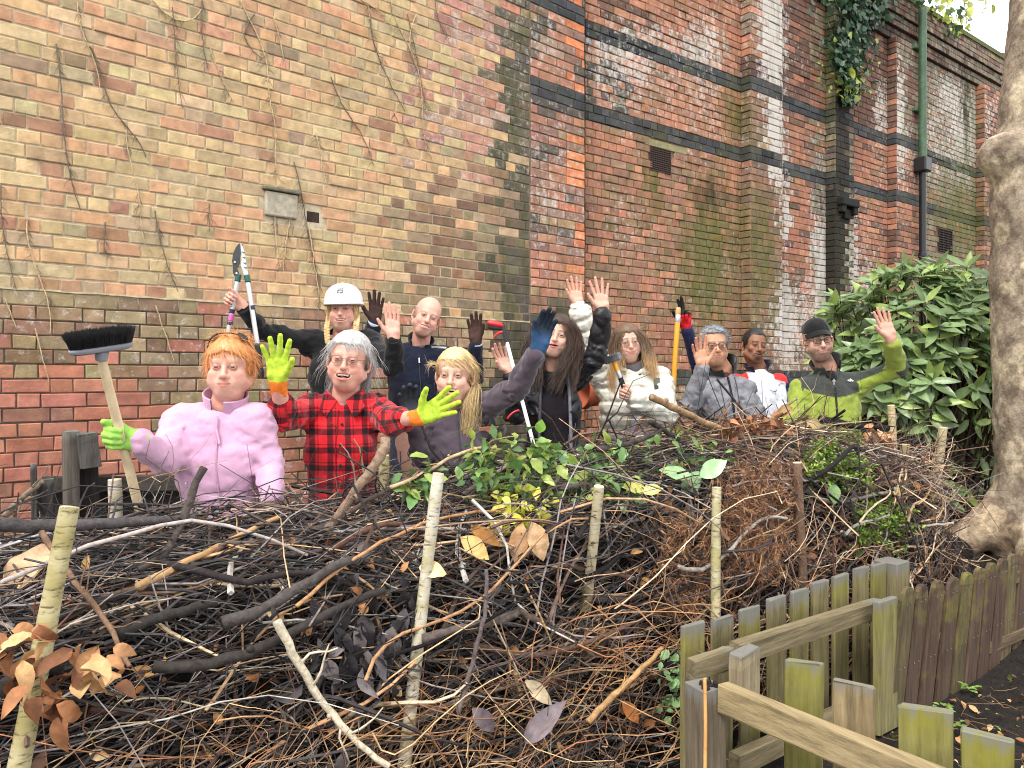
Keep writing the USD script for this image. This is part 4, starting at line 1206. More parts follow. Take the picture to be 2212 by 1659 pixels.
def legs(par, pel, gz, col, mat='cloth', shoe=(0.02, 0.02, 0.02), w=1.0):
    F = Field(np.array([pel[0] - 0.32, pel[1] - 0.25, gz]), pel + [0.32, 0.25, 0.12], 0.014)
    for q in (-1, 1):
        hip = pel + [q * 0.075 * w, 0.0, -0.03]; kn = np.array([pel[0] + q * 0.11, pel[1] - 0.01, gz + (pel[2] - gz) * 0.52]); an = np.array([pel[0] + q * 0.12, pel[1] + 0.02, gz + 0.07])
        F.cap(hip, kn, 0.082 * w, 0.062, 0.03); F.cap(kn, an, 0.064, 0.050, 0.02)
    F.ell(pel + [0, 0, 0.01], (0.145 * w, 0.105, 0.10), 0.04)
    F.displace(lambda p: folds(p, 0.006, (10, 10, 16), 5))
    v, f = F.mesh(1); obj('trousers', (v, f), mat, par, True, col=col)
    for q in (-1, 1):
        F = Field(np.array([pel[0] + q * 0.12 - 0.09, pel[1] - 0.28, gz - 0.01]), np.array([pel[0] + q * 0.12 + 0.09, pel[1] + 0.14, gz + 0.17]), 0.012)
        F.cap((pel[0] + q * 0.125, pel[1] + 0.04, gz + 0.045), (pel[0] + q * 0.14, pel[1] - 0.15, gz + 0.035), 0.046, 0.042, 0.02)
        F.cap((pel[0] + q * 0.12, pel[1] + 0.02, gz + 0.05), (pel[0] + q * 0.12, pel[1] + 0.02, gz + 0.12), 0.05, None, 0.02)
        F.plane_cut((0, 0, gz + 0.001), (0, 0, -1)); v, f = F.mesh(1); obj('shoe', (v, f), 'matt', par, True, col=shoe)
# ---------------------------------------------------------------- the people
def base_person(label, sp):
    """Head, hands and the body under the clothes; returns the thing and its pieces."""
    hx, hy, hY = sp['eyes']; R = head_frame(*sp.get('turn', (0, 0, 0))); hs = sp.get('hs', 1.0)
    sp['R'] = R; sp['c'] = P(hx, hy, hY) - (np.array([0, -0.092, 0.003]) * hs) @ R.T
    Y = sp['Y']
    sp['neck_base'] = P(*sp['neck'], Y)
    sp['neck'] = sp['neck_base'] + np.array([0, 0.005, -0.01])
    sp['sh'] = [P(q[0], q[1], q[2] if len(q) > 2 else Y) - np.array([0, 0, sp.get('drop', 0.016)]) for q in sp['sh']]
    nb = sp['neck_base']
    sp['pelvis'] = np.array([(sp['pel'] - CX) / FOC * Y, Y + 0.02, nb[2] - sp.get('trunk', 0.54)])
    for a in sp['arms']:
        a['el'] = P(*a['el']); a['wr'] = P(*a['wr'])
    gz = float(ground_z(sp['pelvis'][0], sp['pelvis'][1])) + 0.0
    sp['gz'] = gz
    t = thing('person', label, 'person', loc=(sp['pelvis'][0], sp['pelvis'][1], gz))
    rng = np.random.default_rng(sp['seed'])
    mb = MB()
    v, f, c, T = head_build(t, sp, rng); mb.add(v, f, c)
    F, *_ = torso_field(sp, -0.022, h=0.026, sleeves=(1, 1)); v, f = F.mesh(1); mb.add(v, f, SKIN[sp['skin']])
    legs_pts = sp['pelvis']
    hands = []
    for a, hd in zip(sp['arms'], sp['hands']):
        if hd is None: hands.append(None); continue
        hd = dict(hd); gl = hd.pop('glove_mat', None); d = hd.pop('d'); pm = hd.pop('palm'); th = hd.pop('thumb')
        vis_fore = hd.pop('bare', 0.3)
        fo = a['wr'] + (a['el'] - a['wr']) * vis_fore
        if gl is None:
            v, f, loc = hand_vf(a['wr'], d, pm, th, forearm=fo, **hd)
            mb.add(v, f, hand_col(loc, SKIN[sp['skin']] * sp.get('skin_gain', 1.0)))
        else:
            v, f, loc = hand_vf(a['wr'], d, pm, th, forearm=a['wr'] + nrm(a['el'] - a['wr']) * 0.045, fr=(0.029, 0.031), glove=0.0022, **hd)
            hands.append((v, f, loc, gl))
            if vis_fore > 0.4:
                w0 = a['wr'] + (a['el'] - a['wr']) * 0.16; Fh = Field(*bbox([w0, fo], 0.07), 0.006); Fh.cap(w0, fo, 0.0285, 0.040); vv, ff = Fh.mesh(1); mb.add(vv, ff, SKIN[sp['skin']] * np.array([1.0, 0.93, 0.92]))
            continue
        hands.append((v, f, loc, None))
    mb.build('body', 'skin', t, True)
    for hnd in hands:
        if hnd and hnd[3]:
            v, f, loc, (gmat, fn) = hnd
            obj('glove', (v, f), gmat, t, True, col=fn(loc))
    return t, T, rng, hands

def const(c): return lambda loc: np.repeat(np.asarray(c, float)[None], len(loc), 0)
def glove_two(c1, c2, z0=0.012):
    return lambda loc: np.where((loc[:, 2] < z0)[:, None], np.asarray(c2), np.asarray(c1) * (0.9 + 0.25 * meshkit.noise(loc * 90, 2))[:, None])

def garment(t, sp, name, g, mat, colf, hem=-0.10, h=0.0092, sleeves=(1, 1), amp=0.010, fsc=(9, 9, 6), post=None, jamp=0.006, neck_hole=True, vecf=None):
    F, Rt, fw, ax, ch = torso_field(sp, g, h, sleeves=sleeves)
    if post: post(F, Rt, fw, ax, ch)
    if neck_hole:
        nb = sp['neck_base']; up = nrm(sp['c'] - nb)
        F.cap(nb + up * 0.0 + fw * 0.012, nb + up * 0.16 + fw * 0.03, 0.060, 0.075, 0.006, 'sub')
    F.plane_cut(sp['pelvis'] + [0, 0, hem], (0, 0, -1), 0.01)
    js = [a['el'] for a, s in zip(sp['arms'], sleeves) if s] + list(sp['sh'])
    F.displace(lambda p: folds(p, amp, fsc, sp['seed'], js, jamp))
    v, f = F.mesh(1)
    obj(name, (v, f), mat, t, True, col=colf(v, Rt, ch) if callable(colf) else colf, vec=vecf(v, Rt, ch) if vecf else None)
    return v, Rt, fw, ax, ch

def collar(t, sp, fw, col, mat, hgt=0.055, r=0.064, thick=0.007, open_=0.35, flare=0.008, name='collar', tilt=0.25, drop=0.035):
    nb = sp['neck_base']; up = nrm(nrm(sp['c'] - nb) + fw * tilt)
    R = frame_to(up, np.cross(up, fw))       # x axis of the band frame
    b, fcs = band((0, 0, 0), (0, 0, 1), r, hgt, thick, open_=open_, flare=flare, sides=34)
    x = fw - up * (fw @ up); x = nrm(x); y = np.cross(up, x)
    v = b @ np.stack([x, y, up], 1).T * 1.0 + nb - up * drop
    obj(name, (v, fcs), mat, t, True, col=col)

def zipper(t, surf, p0, p1, col=(0.02, 0.02, 0.022), w=0.006, name='zip', mat='matt'):
    pts = line_on(surf, p0, p1, 26, 0.001)
    v, f = tube(pts, w * 0.5, 6)
    obj(name, (v, f), mat, t, True, col=col)
    return pts

def cuff(t, a, col, mat='cloth', r=0.036, L=0.05, at=0.0, name='cuff'):
    d = nrm(a['wr'] - a['el']); p = a['wr'] - d * (L + at)
    v, f = lathe([(r * 0.9, 0), (r * 1.06, 0.004), (r * 1.04, L * 0.5), (r * 1.06, L - 0.004), (r * 0.98, L), (r * 0.7, L + 0.001)], p, d, 22)
    obj(name, (v, f), mat, t, True, col=col)

def toward(a, b): return nrm(np.asarray(b, float) - np.asarray(a, float))
def pxdir(p0, p1, Y, dy=0.0):
    """Unit direction between two picture points at distance Y, leaning dy away from the camera."""
    return nrm(P(p1[0], p1[1], Y + dy) - P(p0[0], p0[1], Y))
CAMP = np.array([0, 0, CAM_Z])
FWD = np.array([0, -1.0, 0])
LIME, LIME2, ORANGE = np.array([0.42, 0.58, 0.05]), np.array([0.30, 0.56, 0.10]), np.array([0.85, 0.22, 0.03])

# 1 ---- pink fleece, broom
sp = dict(seed=1, eyes=(484, 793, 2.90), Y=3.0, hs=0.985, turn=(0.10, 0.02, 0.0), neck=(487, 869), sh=[(392, 908), (552, 906)], pel=480, w=1.04, d=1.02, bust=0.55, belly=0.5,
          skin='pink', full=1.0, smile=0.22, eye=0.40, flush=0.7, wide=1.03, jaw=1.05, brow_col=(0.40, 0.20, 0.12), brow_amt=0.35, lip_amt=0.55, iris=(0.05, 0.05, 0.04),
          arms=[dict(el=(356, 990, 2.82), wr=(300, 952, 2.655), r=(0.080, 0.062, 0.050)), dict(el=(580, 1000, 2.98), wr=(588, 1085, 2.86), r=(0.078, 0.060, 0.046))],
          hands=[dict(d=nrm([-0.95, -0.15, 0.16]), palm=FWD, thumb=1, curl=(0.5, 1.15, 1.2, 1.2, 1.15), spread=0.03, thumb_out=0.6, glove_mat=('glove_knit', const(LIME2)), scale=1.02), None])
t, T, rng, hands = base_person('woman with short ginger hair in a pale pink zip fleece holding up a broom', sp)
PINK = np.array([0.57, 0.335, 0.475])
surf, Rt, fw, ax, ch = garment(t, sp, 'fleece_top', 0.012, 'fleece', PINK, amp=0.010, hem=-0.14)
collar(t, sp, fw, PINK * 0.98, 'fleece', hgt=0.075, r=0.070, open_=0.30, flare=0.010, tilt=0.30)
z0 = sp['neck_base']
zp = zipper(t, surf, (z0[0] + 0.004, z0[2] - 0.05), (z0[0] + 0.035, z0[2] - 0.50), PINK * 0.80, 0.007)
obj('zip_pull', tube(line_on(surf, (z0[0] + 0.008, z0[2] - 0.10), (z0[0] + 0.022, z0[2] - 0.155), 6, 0.006), 0.0045, 6), 'fleece', t, True, col=PINK * 1.05)
GING = np.array([0.62, 0.25, 0.085])
hv, hf = hair_cap(T, sp, rng, lambda x, y: 0.062 + 0.0 * x - sm(-0.055, 0.0, y) * (0.10 + 0.02 * sm(0.0, 0.06, y)) - 0.02 * np.abs(x) / 0.07, 0.012)
obj('hair', (T(hv), hf), 'hair', t, True, col=GING * (0.75 + 0.5 * meshkit.noise(hv * [160, 160, 60], 1))[:, None])
pa, rd, cl = [], [], []
for p in sphere_roots(1300, rng, lambda x, y: 0.05 if y < -0.04 else -0.055, 0.013):
    top = p[2] > 0.10
    d0 = np.array([p[0] * 6, (p[1] + 0.02) * 5, 0.3 if top else -0.9]) + rng.normal(0, 0.45, 3)
    if p[1] < -0.05 and p[2] < 0.11: d0 = np.array([p[0] * 5 + 0.5, -0.25, -0.8]) + rng.normal(0, 0.25, 3)
    pa.append(comb(p, 5, rng.uniform(0.03, 0.06), lambda q, s, d0=d0: d0 + [0, 0, -0.9 * s], rng, stiff=0.02)); rd.append(rng.uniform(0.0006, 0.0012)); cl.append(GING * rng.uniform(0.7, 1.5) * [1, rng.uniform(0.9, 1.25), 1])
strands(T, None, pa, rd, cl, rng).build('hair_strands', 'hair', t, True, kind='stuff')
sgl = obj('sunglasses', tube(T(spline([(-0.080, 0.03, 0.075), (-0.086, -0.005, 0.080), (-0.050, -0.045, 0.128), (0.0, -0.060, 0.138), (0.050, -0.045, 0.128), (0.086, -0.005, 0.080), (0.080, 0.03, 0.075)], 30)), 0.0026, 6), 'black_plastic', t, True)
for sx in (-1, 1):
    obj('sunglass_lens', lathe([(0.001, 0), (0.022, 0.001), (0.023, 0.003), (0.001, 0.004)], T(np.array([sx * 0.056, -0.038, 0.124])), np.array([sx * 0.6, -0.35, 0.75]) @ sp['R'].T, 18), 'black_plastic', sgl, True)
obj('earring', tube(T(np.array([(-0.084 + 0.003 * math.cos(q), 0.004 + 0.006 * math.cos(q), -0.043 + 0.006 * math.sin(q)) for q in np.linspace(0, 6.28, 12)])), 0.0016, 6), 'gold', t, True)
legs(t, sp['pelvis'], sp['gz'], (0.05, 0.05, 0.06), w=1.15)
PINK_HAND = hands[0]; PINK_WR = sp['arms'][0]['wr']

# 2 ---- red plaid shirt
sp = dict(seed=2, eyes=(745, 777, 3.20), Y=3.32, hs=1.0, turn=(0.02, 0.05, 0.11), neck=(746, 853), sh=[(668, 880), (812, 880)], pel=738, w=1.06, d=1.12, bust=1.0, belly=0.5,
          skin='pink', full=0.9, smile=1.0, open=0.0135, eye=0.22, flush=0.8, wide=1.03, jaw=1.02, brow_col=(0.30, 0.24, 0.2), brow_amt=0.4, lip_amt=0.6,
          arms=[dict(el=(612, 898, 3.08), wr=(600, 828, 2.96), r=(0.074, 0.062, 0.060), cut=0.30), dict(el=(846, 908, 3.16), wr=(907, 902, 2.98), r=(0.074, 0.062, 0.056), cut=0.40)],
          hands=[dict(d=pxdir((600, 828), (594, 730), 2.96, -0.05), palm=FWD, thumb=1, curl=(0.08, 0.06, 0.04, 0.05, 0.08), spread=0.20, thumb_out=0.72, bare=1.0, glove_mat=('glove_knit', glove_two(LIME, ORANGE)), scale=1.0),
                 dict(d=pxdir((907, 902), (978, 866), 2.98, -0.05), palm=FWD, thumb=-1, curl=(0.08, 0.08, 0.06, 0.05, 0.08), spread=0.16, thumb_out=0.95, bare=1.0, glove_mat=('glove_knit', glove_two(LIME, ORANGE)), scale=1.0)])
t, T, rng, hands = base_person('laughing grey-haired woman with glasses in a red checked shirt and lime gloves', sp)
arms_ = sp['arms']; shs = sp['sh']
def plaidvec(v, Rt, ch):
    q = (v - ch) @ Rt; out = np.stack([q[:, 0] + 0.3 * q[:, 1], q[:, 2] + 0.02, 0 * q[:, 0]], 1)
    for s, a in zip(shs, arms_):
        for p0, p1, off in ((s, a['el'], 0.0), (a['el'], a['wr'], 0.29)):
            d = p1 - p0; L = np.linalg.norm(d); u = d / L; r = v - p0; tt = r @ u; rad = r - tt[:, None] * u
            m = (np.linalg.norm(rad, axis=1) < 0.10) & (np.abs(q[:, 0]) > 0.155) & (tt > (0.03 if off == 0 else 0.0)) & (tt < L + 0.1)
            e1 = nrm(np.cross(u, [0, 1.0, 0.2])); e2 = np.cross(u, e1)
            an = np.arctan2(rad @ e2, rad @ e1)
            out[m, 0] = an[m] * 0.066; out[m, 1] = tt[m] + off
    return out
surf, Rt, fw, ax, ch = garment(t, sp, 'checked_shirt', 0.010, 'plaid', (0.4, 0.02, 0.03), amp=0.011, hem=-0.16, vecf=plaidvec, jamp=0.010)
nbp = sp['neck_base']
for q in (-1, 1):                                  # shirt collar points
    pts = np.array([[q * 0.020, -0.075, -0.012], [q * 0.070, -0.045, 0.028], [q * 0.082, 0.0, 0.035], [q * 0.112, -0.030, -0.025], [q * 0.090, -0.085, -0.045], [q * 0.058, -0.098, -0.080]])
    v = np.vstack([pts, pts + [0, -0.010, 0.006]]) + nbp + [0, 0.0, -0.015]
    hl = trimesh.convex.convex_hull(v)
    obj('collar', (np.array(hl.vertices), np.array(hl.faces)), 'plaid', t, False, vec=np.array(hl.vertices) @ np.array([[1, 0, 0], [0, 0, 1], [0, 1, 0]]).T)
for q in range(5):
    p = snap_front(surf, nbp[0] + 0.012, nbp[2] - 0.12 - 0.085 * q, 0.001)
    obj('button', lathe([(0, 0), (0.006, 0), (0.006, 0.002), (0.0, 0.003)], p, (0, -1, 0), 12), 'black_plastic', t)
zipper(t, surf, (nbp[0] - 0.008, nbp[2] - 0.06), (nbp[0] - 0.006, nbp[2] - 0.5), (0.16, 0.01, 0.012), 0.004, 'placket', 'cloth')
F = Field(nbp - [0.1, 0.14, 0.14], nbp + [0.1, 0.1, 0.05], 0.008); F.ell(nbp + [0, -0.015, -0.085], (0.058, 0.066, 0.06)); F.plane_cut(nbp + [0, 0, -0.045], (0, 0.2, 1)); v, f = F.mesh(1)
obj('undershirt', (v, f), 'cloth', t, True, col=(0.22, 0.23, 0.27))
SILV = np.array([0.46, 0.45, 0.44])
hv, hf = hair_cap(T, sp, rng, lambda x, y: 0.066 - sm(-0.045, 0.0, y) * 0.055 - 0.045 * sm(0.0, 0.05, y), 0.010)
obj('hair', (T(hv), hf), 'hair', t, True, col=SILV * (0.6 + 0.7 * meshkit.noise(hv * [170, 170, 40], 1))[:, None])
pa, rd, cl = [], [], []
for p in sphere_roots(1100, rng, lambda x, y: 0.064 if y < -0.04 else 0.0, 0.010):
    side = np.sign(p[0] - 0.012); wisp = rng.random() < 0.13
    if p[1] < -0.045 and p[2] > 0.06: d0, L = np.array([0.55 if p[0] > -0.02 else -0.6, -0.35, -0.75]), rng.uniform(0.035, 0.065)
    elif wisp: d0, L = np.array([side * 0.55, 0.2, -0.8]), rng.uniform(0.08, 0.17)
    else: d0, L = np.array([p[0] * 2, 0.8, -0.45]), rng.uniform(0.05, 0.10)
    d0 = d0 + rng.normal(0, 0.16, 3)
    pa.append(comb(p, 8, L, lambda q, s, d0=d0, wisp=wisp: d0 + np.array([0, 0.0, -1.1 if wisp else -0.5]) * s, rng, wave=0.30 if wisp else 0.10, stiff=0.010)); rd.append(rng.uniform(0.0006, 0.0012)); cl.append(SILV * rng.uniform(0.40, 1.5))
for k in range(260):                                        # loose hair hanging behind the neck
    sx = -1 if k % 2 else 1; p = np.array([sx * rng.uniform(0.045, 0.085), rng.uniform(0.02, 0.07), rng.uniform(-0.03, 0.03)]); ph = rng.random() * 6; n_ = 10; s_ = np.linspace(0, 1, n_); L = rng.uniform(0.09, 0.17)
    pa.append(np.stack([p[0] + sx * 0.012 * s_ + 0.007 * np.sin(ph + 7 * s_), p[1] + 0.008 * np.cos(ph + 6 * s_), p[2] - L * s_], 1)); rd.append(0.0008); cl.append(SILV * rng.uniform(0.25, 1.1))
strands(T, None, pa, rd, cl, rng).build('hair_strands', 'hair', t, True, kind='stuff')
glasses(t, T, lin((120, 92, 62)), 0.0014, 0.0225, 0.0155, 0.35, 'metal_paint')
legs(t, sp['pelvis'], sp['gz'], (0.04, 0.05, 0.08), w=1.1)

# 3 ---- hard hat, loppers
sp = dict(seed=3, eyes=(735, 666, 4.20), Y=4.32, hs=0.95, turn=(0.02, 0.0, -0.02), neck=(738, 733), sh=[(676, 735), (794, 735)], pel=728, w=1.04, d=1.0, bust=0.8,
          skin='pink', full=0.35, smile=1.0, open=0.0085, eye=0.40, flush=0.75, brow_col=(0.34, 0.2, 0.1), brow_amt=0.5, lip_amt=0.75, iris=(0.06, 0.08, 0.09),
          arms=[dict(el=(566, 716, 4.12), wr=(526, 664, 3.957), r=(0.066, 0.052, 0.040)), dict(el=(850, 790, 4.10), wr=(850, 732, 3.98), r=(0.066, 0.058, 0.044))],
          hands=[dict(d=nrm([-0.8, -0.12, 0.55]), palm=FWD, thumb=1, curl=(0.45, 1.15, 1.15, 1.1, 1.05), spread=0.03, thumb_out=0.5, scale=0.95),
                 dict(d=pxdir((850, 732), (847, 660), 3.98, 0.0), palm=FWD, thumb=-1, curl=(0.06, 0.05, 0.04, 0.05, 0.07), spread=0.06, thumb_out=0.75, scale=0.98)])
t, T, rng, hands = base_person('smiling woman in a white hard hat and black sweatshirt raising loppers', sp)
surf, Rt, fw, ax, ch = garment(t, sp, 'sweatshirt', 0.014, 'cloth', (0.011, 0.011, 0.012), amp=0.012, hem=-0.06, jamp=0.009)
collar(t, sp, fw, (0.012, 0.012, 0.013), 'cloth', hgt=0.06, r=0.064, open_=0.55, flare=0.018, tilt=0.15)
for a in sp['arms']: cuff(t, a, (0.011, 0.011, 0.012), r=0.039)
# helmet: dome, brim, badge
Hh = sp['R']
prof = []
mbh = MB()
na, nr_ = 40, 9
vv = []
for i in range(nr_ + 1):
    ph = i / nr_ * math.pi / 2
    for k in range(na):
        th = 2 * math.pi * k / na
        r = math.sin(ph) ** 0.9
        vv.append((0.112 * r * math.cos(th), 0.012 + 0.130 * r * math.sin(th), 0.048 + 0.112 * math.cos(ph) ** 0.85 + 0.004 * math.cos(2 * th) * 0))
for rr_, zz in ((1.03, 0.046), (1.045, 0.038), (1.04, 0.030), (0.985, 0.034), (0.95, 0.06)):
    for k in range(na):
        th = 2 * math.pi * k / na
        peak = 1 + (0.13 * max(0, -math.sin(th)) ** 3 if rr_ > 1 else 0.08 * max(0, -math.sin(th)) ** 3)
        vv.append((0.112 * rr_ * math.cos(th), 0.012 + 0.130 * rr_ * peak * math.sin(th), zz - 0.010 * max(0, -math.sin(th)) ** 2))
vv = np.array(vv); rows = nr_ + 1 + 5
ff = [(i * na + k, (i + 1) * na + k, (i + 1) * na + (k + 1) % na, i * na + (k + 1) % na) for i in range(rows - 1) for k in range(na)]
hat = obj('hard_hat', (T(vv), np.array(ff)[:, ::-1]), 'white_plastic', t, True)
for k in range(-1, 2):                                        # ridges on the crown
    pts = [(k * 0.030, 0.012 + 0.132 * math.sin(q) * (1 - 0.04 * abs(k)), 0.048 + 0.1125 * (math.cos(q) ** 0.85 if math.cos(q) > 0 else 0) - 0.004 * abs(k)) for q in np.linspace(-0.75, 1.1, 14)]
    obj('ridge', tube(T(np.array(pts)), 0.0045 if k == 0 else 0.003, 6), 'white_plastic', hat, True)
bp = np.array([0.004, -0.101, 0.102]); bn = nrm([0.03, -0.83, 0.55]); bx = nrm(np.cross([0, 0, 1.0], bn)) * -1; by = np.cross(bx, bn) * -1
Rbad = np.stack([bx, by, bn], 1)
def badge(c, half, name, mat, col=None):
    v, f = box_vf((0, 0, 0), half, None, 0.0); v = v + np.asarray(c)
    obj(name, (T(v @ Rbad.T + bp), f), mat, hat, col=col)
badge((0, 0, 0.003), (0.019, 0.022, 0.002), 'sticker', 'paint', (0.72, 0.72, 0.72))
badge((0, 0, 0.0055), (0.0165, 0.0195, 0.001), 'badge', 'paint', (0.03, 0.03, 0.035))
mbb = MB()
for tx, ty in (('WILDLIFE', -0.0085), ('TRUSTS', -0.0155)):
    tm_ = meshkit.text_mesh(tx, 0.0052, 0.0006, True); v = np.array(tm_.vertices); wd = np.ptp(v[:, 0]); v[:, 0] = (v[:, 0] - v[:, 0].min() - wd / 2) * min(1, 0.029 / wd); v[:, 1] += ty; v[:, 2] += 0.007
    mbb.add(T(v @ Rbad.T + bp), tm_.faces, (0.7, 0.7, 0.7))
bg = trimesh.creation.icosphere(2, 1.0)
for c_, s_ in (((0.0, 0.0075, 0.0066), (0.0085, 0.0042, 0.001)), ((-0.009, 0.0055, 0.0066), (0.004, 0.0025, 0.001)), ((0.0035, 0.0135, 0.0066), (0.0018, 0.0035, 0.001)), ((0.008, 0.0125, 0.0066), (0.0018, 0.003, 0.001))):
    mbb.add(T((np.array(bg.vertices) * s_ + c_) @ Rbad.T + bp), bg.faces, (0.7, 0.7, 0.7))
mbb.build('emblem', 'paint', hat)
BLON = np.array([0.62, 0.42, 0.19])
hv, hf = hair_cap(T, sp, rng, lambda x, y: 0.062 - sm(-0.065, -0.03, y) * 0.08 - sm(0.02, 0.05, y) * 0.06, 0.008)
obj('hair', (T(hv), hf), 'hair', t, True, col=BLON * (0.7 + 0.5 * meshkit.noise(hv * [150, 150, 50], 1))[:, None])
for sx, Lb in ((-1, 0.175), (1, 0.13)):                       # two plaits
    a0 = np.array([sx * 0.080, -0.010, -0.035]); mbp = MB(); nk_ = 11
    for k in range(nk_):
        for q in (-1, 1):
            tt = (k + 0.5 * (q > 0)) / nk_
            p = a0 + np.array([sx * 0.006 * math.sin(tt * 3), -0.055 * min(1, tt * 2.2), -Lb * tt])
            m = trimesh.creation.icosphere(2, 1.0); Rr = trimesh.transformations.euler_matrix(0, q * 0.75, 0)[:3, :3]
            sz = 0.0145 * (1 - 0.25 * tt)
            vq = (np.array(m.vertices) * [sz * 0.75, sz * 0.85, sz * 1.15]) @ Rr.T + p + [q * 0.0065, 0, 0]
            mbp.add(T(vq), m.faces, BLON * rng.uniform(0.75, 1.3))
    pl = mbp.build('plait', 'hair', t, True)
    e = a0 + np.array([0, -0.055, -Lb])
    obj('hair_tie', lathe([(0.008, 0), (0.011, 0.003), (0.011, 0.010), (0.008, 0.013)], T(e + [0, 0, -0.012]), (0, 0, 1), 14), 'matt', pl, True, col=lin((110, 200, 150)))
    st = [np.array([e + [rng.normal(0, 0.004), rng.normal(0, 0.004), -0.01], e + [rng.normal(0, 0.008), rng.normal(0, 0.006), -0.03], e + [rng.normal(0, 0.011), rng.normal(0, 0.006), -0.055]]) for _ in range(40)]
    strands(T, None, st, [0.0016] * 40, [BLON * rng.uniform(0.8, 1.3) for _ in range(40)], rng).build('tuft', 'hair', pl, True)
pa = []
for k in range(160):
    sx = -1 if rng.random() < 0.5 else 1
    p = np.array([sx * rng.uniform(0.070, 0.082), rng.uniform(-0.05, 0.02), rng.uniform(0.02, 0.05)])
    pa.append(np.array([p, p + [sx * 0.006, 0, -0.04] + rng.normal(0, 0.004, 3), p + [sx * 0.004, -0.008, -0.085] + rng.normal(0, 0.006, 3)]))
strands(T, None, pa, [0.0013] * 160, [BLON * rng.uniform(0.7, 1.4) for _ in pa], rng).build('hair_strands', 'hair', t, True, kind='stuff')
legs(t, sp['pelvis'], sp['gz'], (0.035, 0.038, 0.045))
HELM_WR = sp['arms'][0]['wr']

# 4 ---- bald man
sp = dict(seed=4, eyes=(926, 683, 4.70), Y=4.85, hs=1.0, turn=(0.24, 0.06, 0.36), neck=(908, 740), sh=[(842, 765), (960, 765)], pel=895, w=1.04, d=1.05,
          skin='pink', full=0.2, smile=0.8, open=0.0045, eye=0.28, flush=0.8, brow_col=(0.5, 0.4, 0.33), brow_amt=0.35, lip_amt=0.45, nose=1.15, neck_r=0.055, jaw=1.05, skin_gain=1.02, stubble_scalp=(np.array([0.56, 0.54, 0.52]), 0.5),
          arms=[dict(el=(786, 768, 4.72), wr=(809, 697, 4.62), r=(0.066, 0.056, 0.046)), dict(el=(1024, 818, 4.78), wr=(1028, 742, 4.66), r=(0.066, 0.056, 0.044))],
          hands=[dict(d=pxdir((809, 697), (814, 645), 4.62, 0.0), palm=FWD, thumb=-1, curl=(0.1, 0.1, 0.06, 0.06, 0.1), spread=0.13, thumb_out=0.85, glove_mat=('glove_knit', const((0.040, 0.022, 0.018)))),
                 dict(d=pxdir((1028, 742), (1024, 690), 4.66, 0.0), palm=FWD, thumb=1, curl=(0.25, 0.16, 0.16, 0.18, 0.2), spread=0.10, thumb_out=0.55, glove_mat=('glove_knit', const((0.060, 0.030, 0.024))))])
t, T, rng, hands = base_person('bald older man in a navy zip top and brown gloves with both hands up', sp)
NAVY = np.array([0.010, 0.013, 0.028])
def navycol(v, Rt, ch):
    q = (v - ch) @ Rt
    pipe = np.exp(-((q[:, 2] - 0.062 + 0.10 * np.abs(np.abs(q[:, 0]) - 0.12)) / 0.0045) ** 2) * (np.abs(q[:, 0]) > 0.095) * (np.abs(q[:, 0]) < 0.19) * (q[:, 1] < 0.03)
    return NAVY * (1 - pipe[:, None]) + np.array([0.6, 0.6, 0.62]) * pipe[:, None]
surf, Rt, fw, ax, ch = garment(t, sp, 'zip_top', 0.012, 'cloth', navycol, amp=0.007, hem=0.0)
collar(t, sp, fw, NAVY, 'cloth', hgt=0.070, r=0.064, open_=0.55, flare=0.016, tilt=0.2)
nbp = sp['neck_base']
zp = zipper(t, surf, (nbp[0] + 0.005, nbp[2] - 0.08), (nbp[0] + 0.02, nbp[2] - 0.34), (0.05, 0.05, 0.06), 0.005)
obj('zip_pull', tube(zp[2:6] + [0, -0.004, 0], 0.005, 6), 'white_plastic', t)
F = Field(nbp - [0.1, 0.16, 0.16], nbp + [0.1, 0.1, 0.06], 0.008); F.ell(nbp + [0.004, -0.010, -0.07], (0.052, 0.066, 0.07)); F.plane_cut(nbp + [0, 0, -0.012], (0, 0.3, 1)); v, f = F.mesh(1)
obj('undershirt', (v, f), 'cloth', t, True, col=np.where((v[:, 2] > nbp[2] - 0.03)[:, None], (0.12, 0.12, 0.12), (0.32, 0.012, 0.02)))
for a in sp['arms']:
    cuff(t, a, NAVY, r=0.043, at=0.025)
    cuff(t, a, (0.42, 0.42, 0.44), r=0.038, L=0.03, at=-0.004, name='glove_cuff')
pa = []
for p in sphere_roots(420, rng, lambda x, y: -0.03, 0.001):
    if p[1] > -0.035 and p[2] < 0.085 and (p[1] > 0.03 or abs(p[0]) > 0.045):
        d = nrm(np.array([p[0] * 2, 0.7, -0.7]) + rng.normal(0, 0.2, 3)); pa.append(np.array([p, p + d * 0.008, p + d * 0.018]))
strands(T, None, pa, [0.0015] * len(pa), [np.array([0.62, 0.6, 0.58]) * rng.uniform(0.8, 1.2) for _ in pa], rng).build('hair', 'hair', t, True, kind='stuff')
legs(t, sp['pelvis'], sp['gz'], (0.070, 0.085, 0.125))

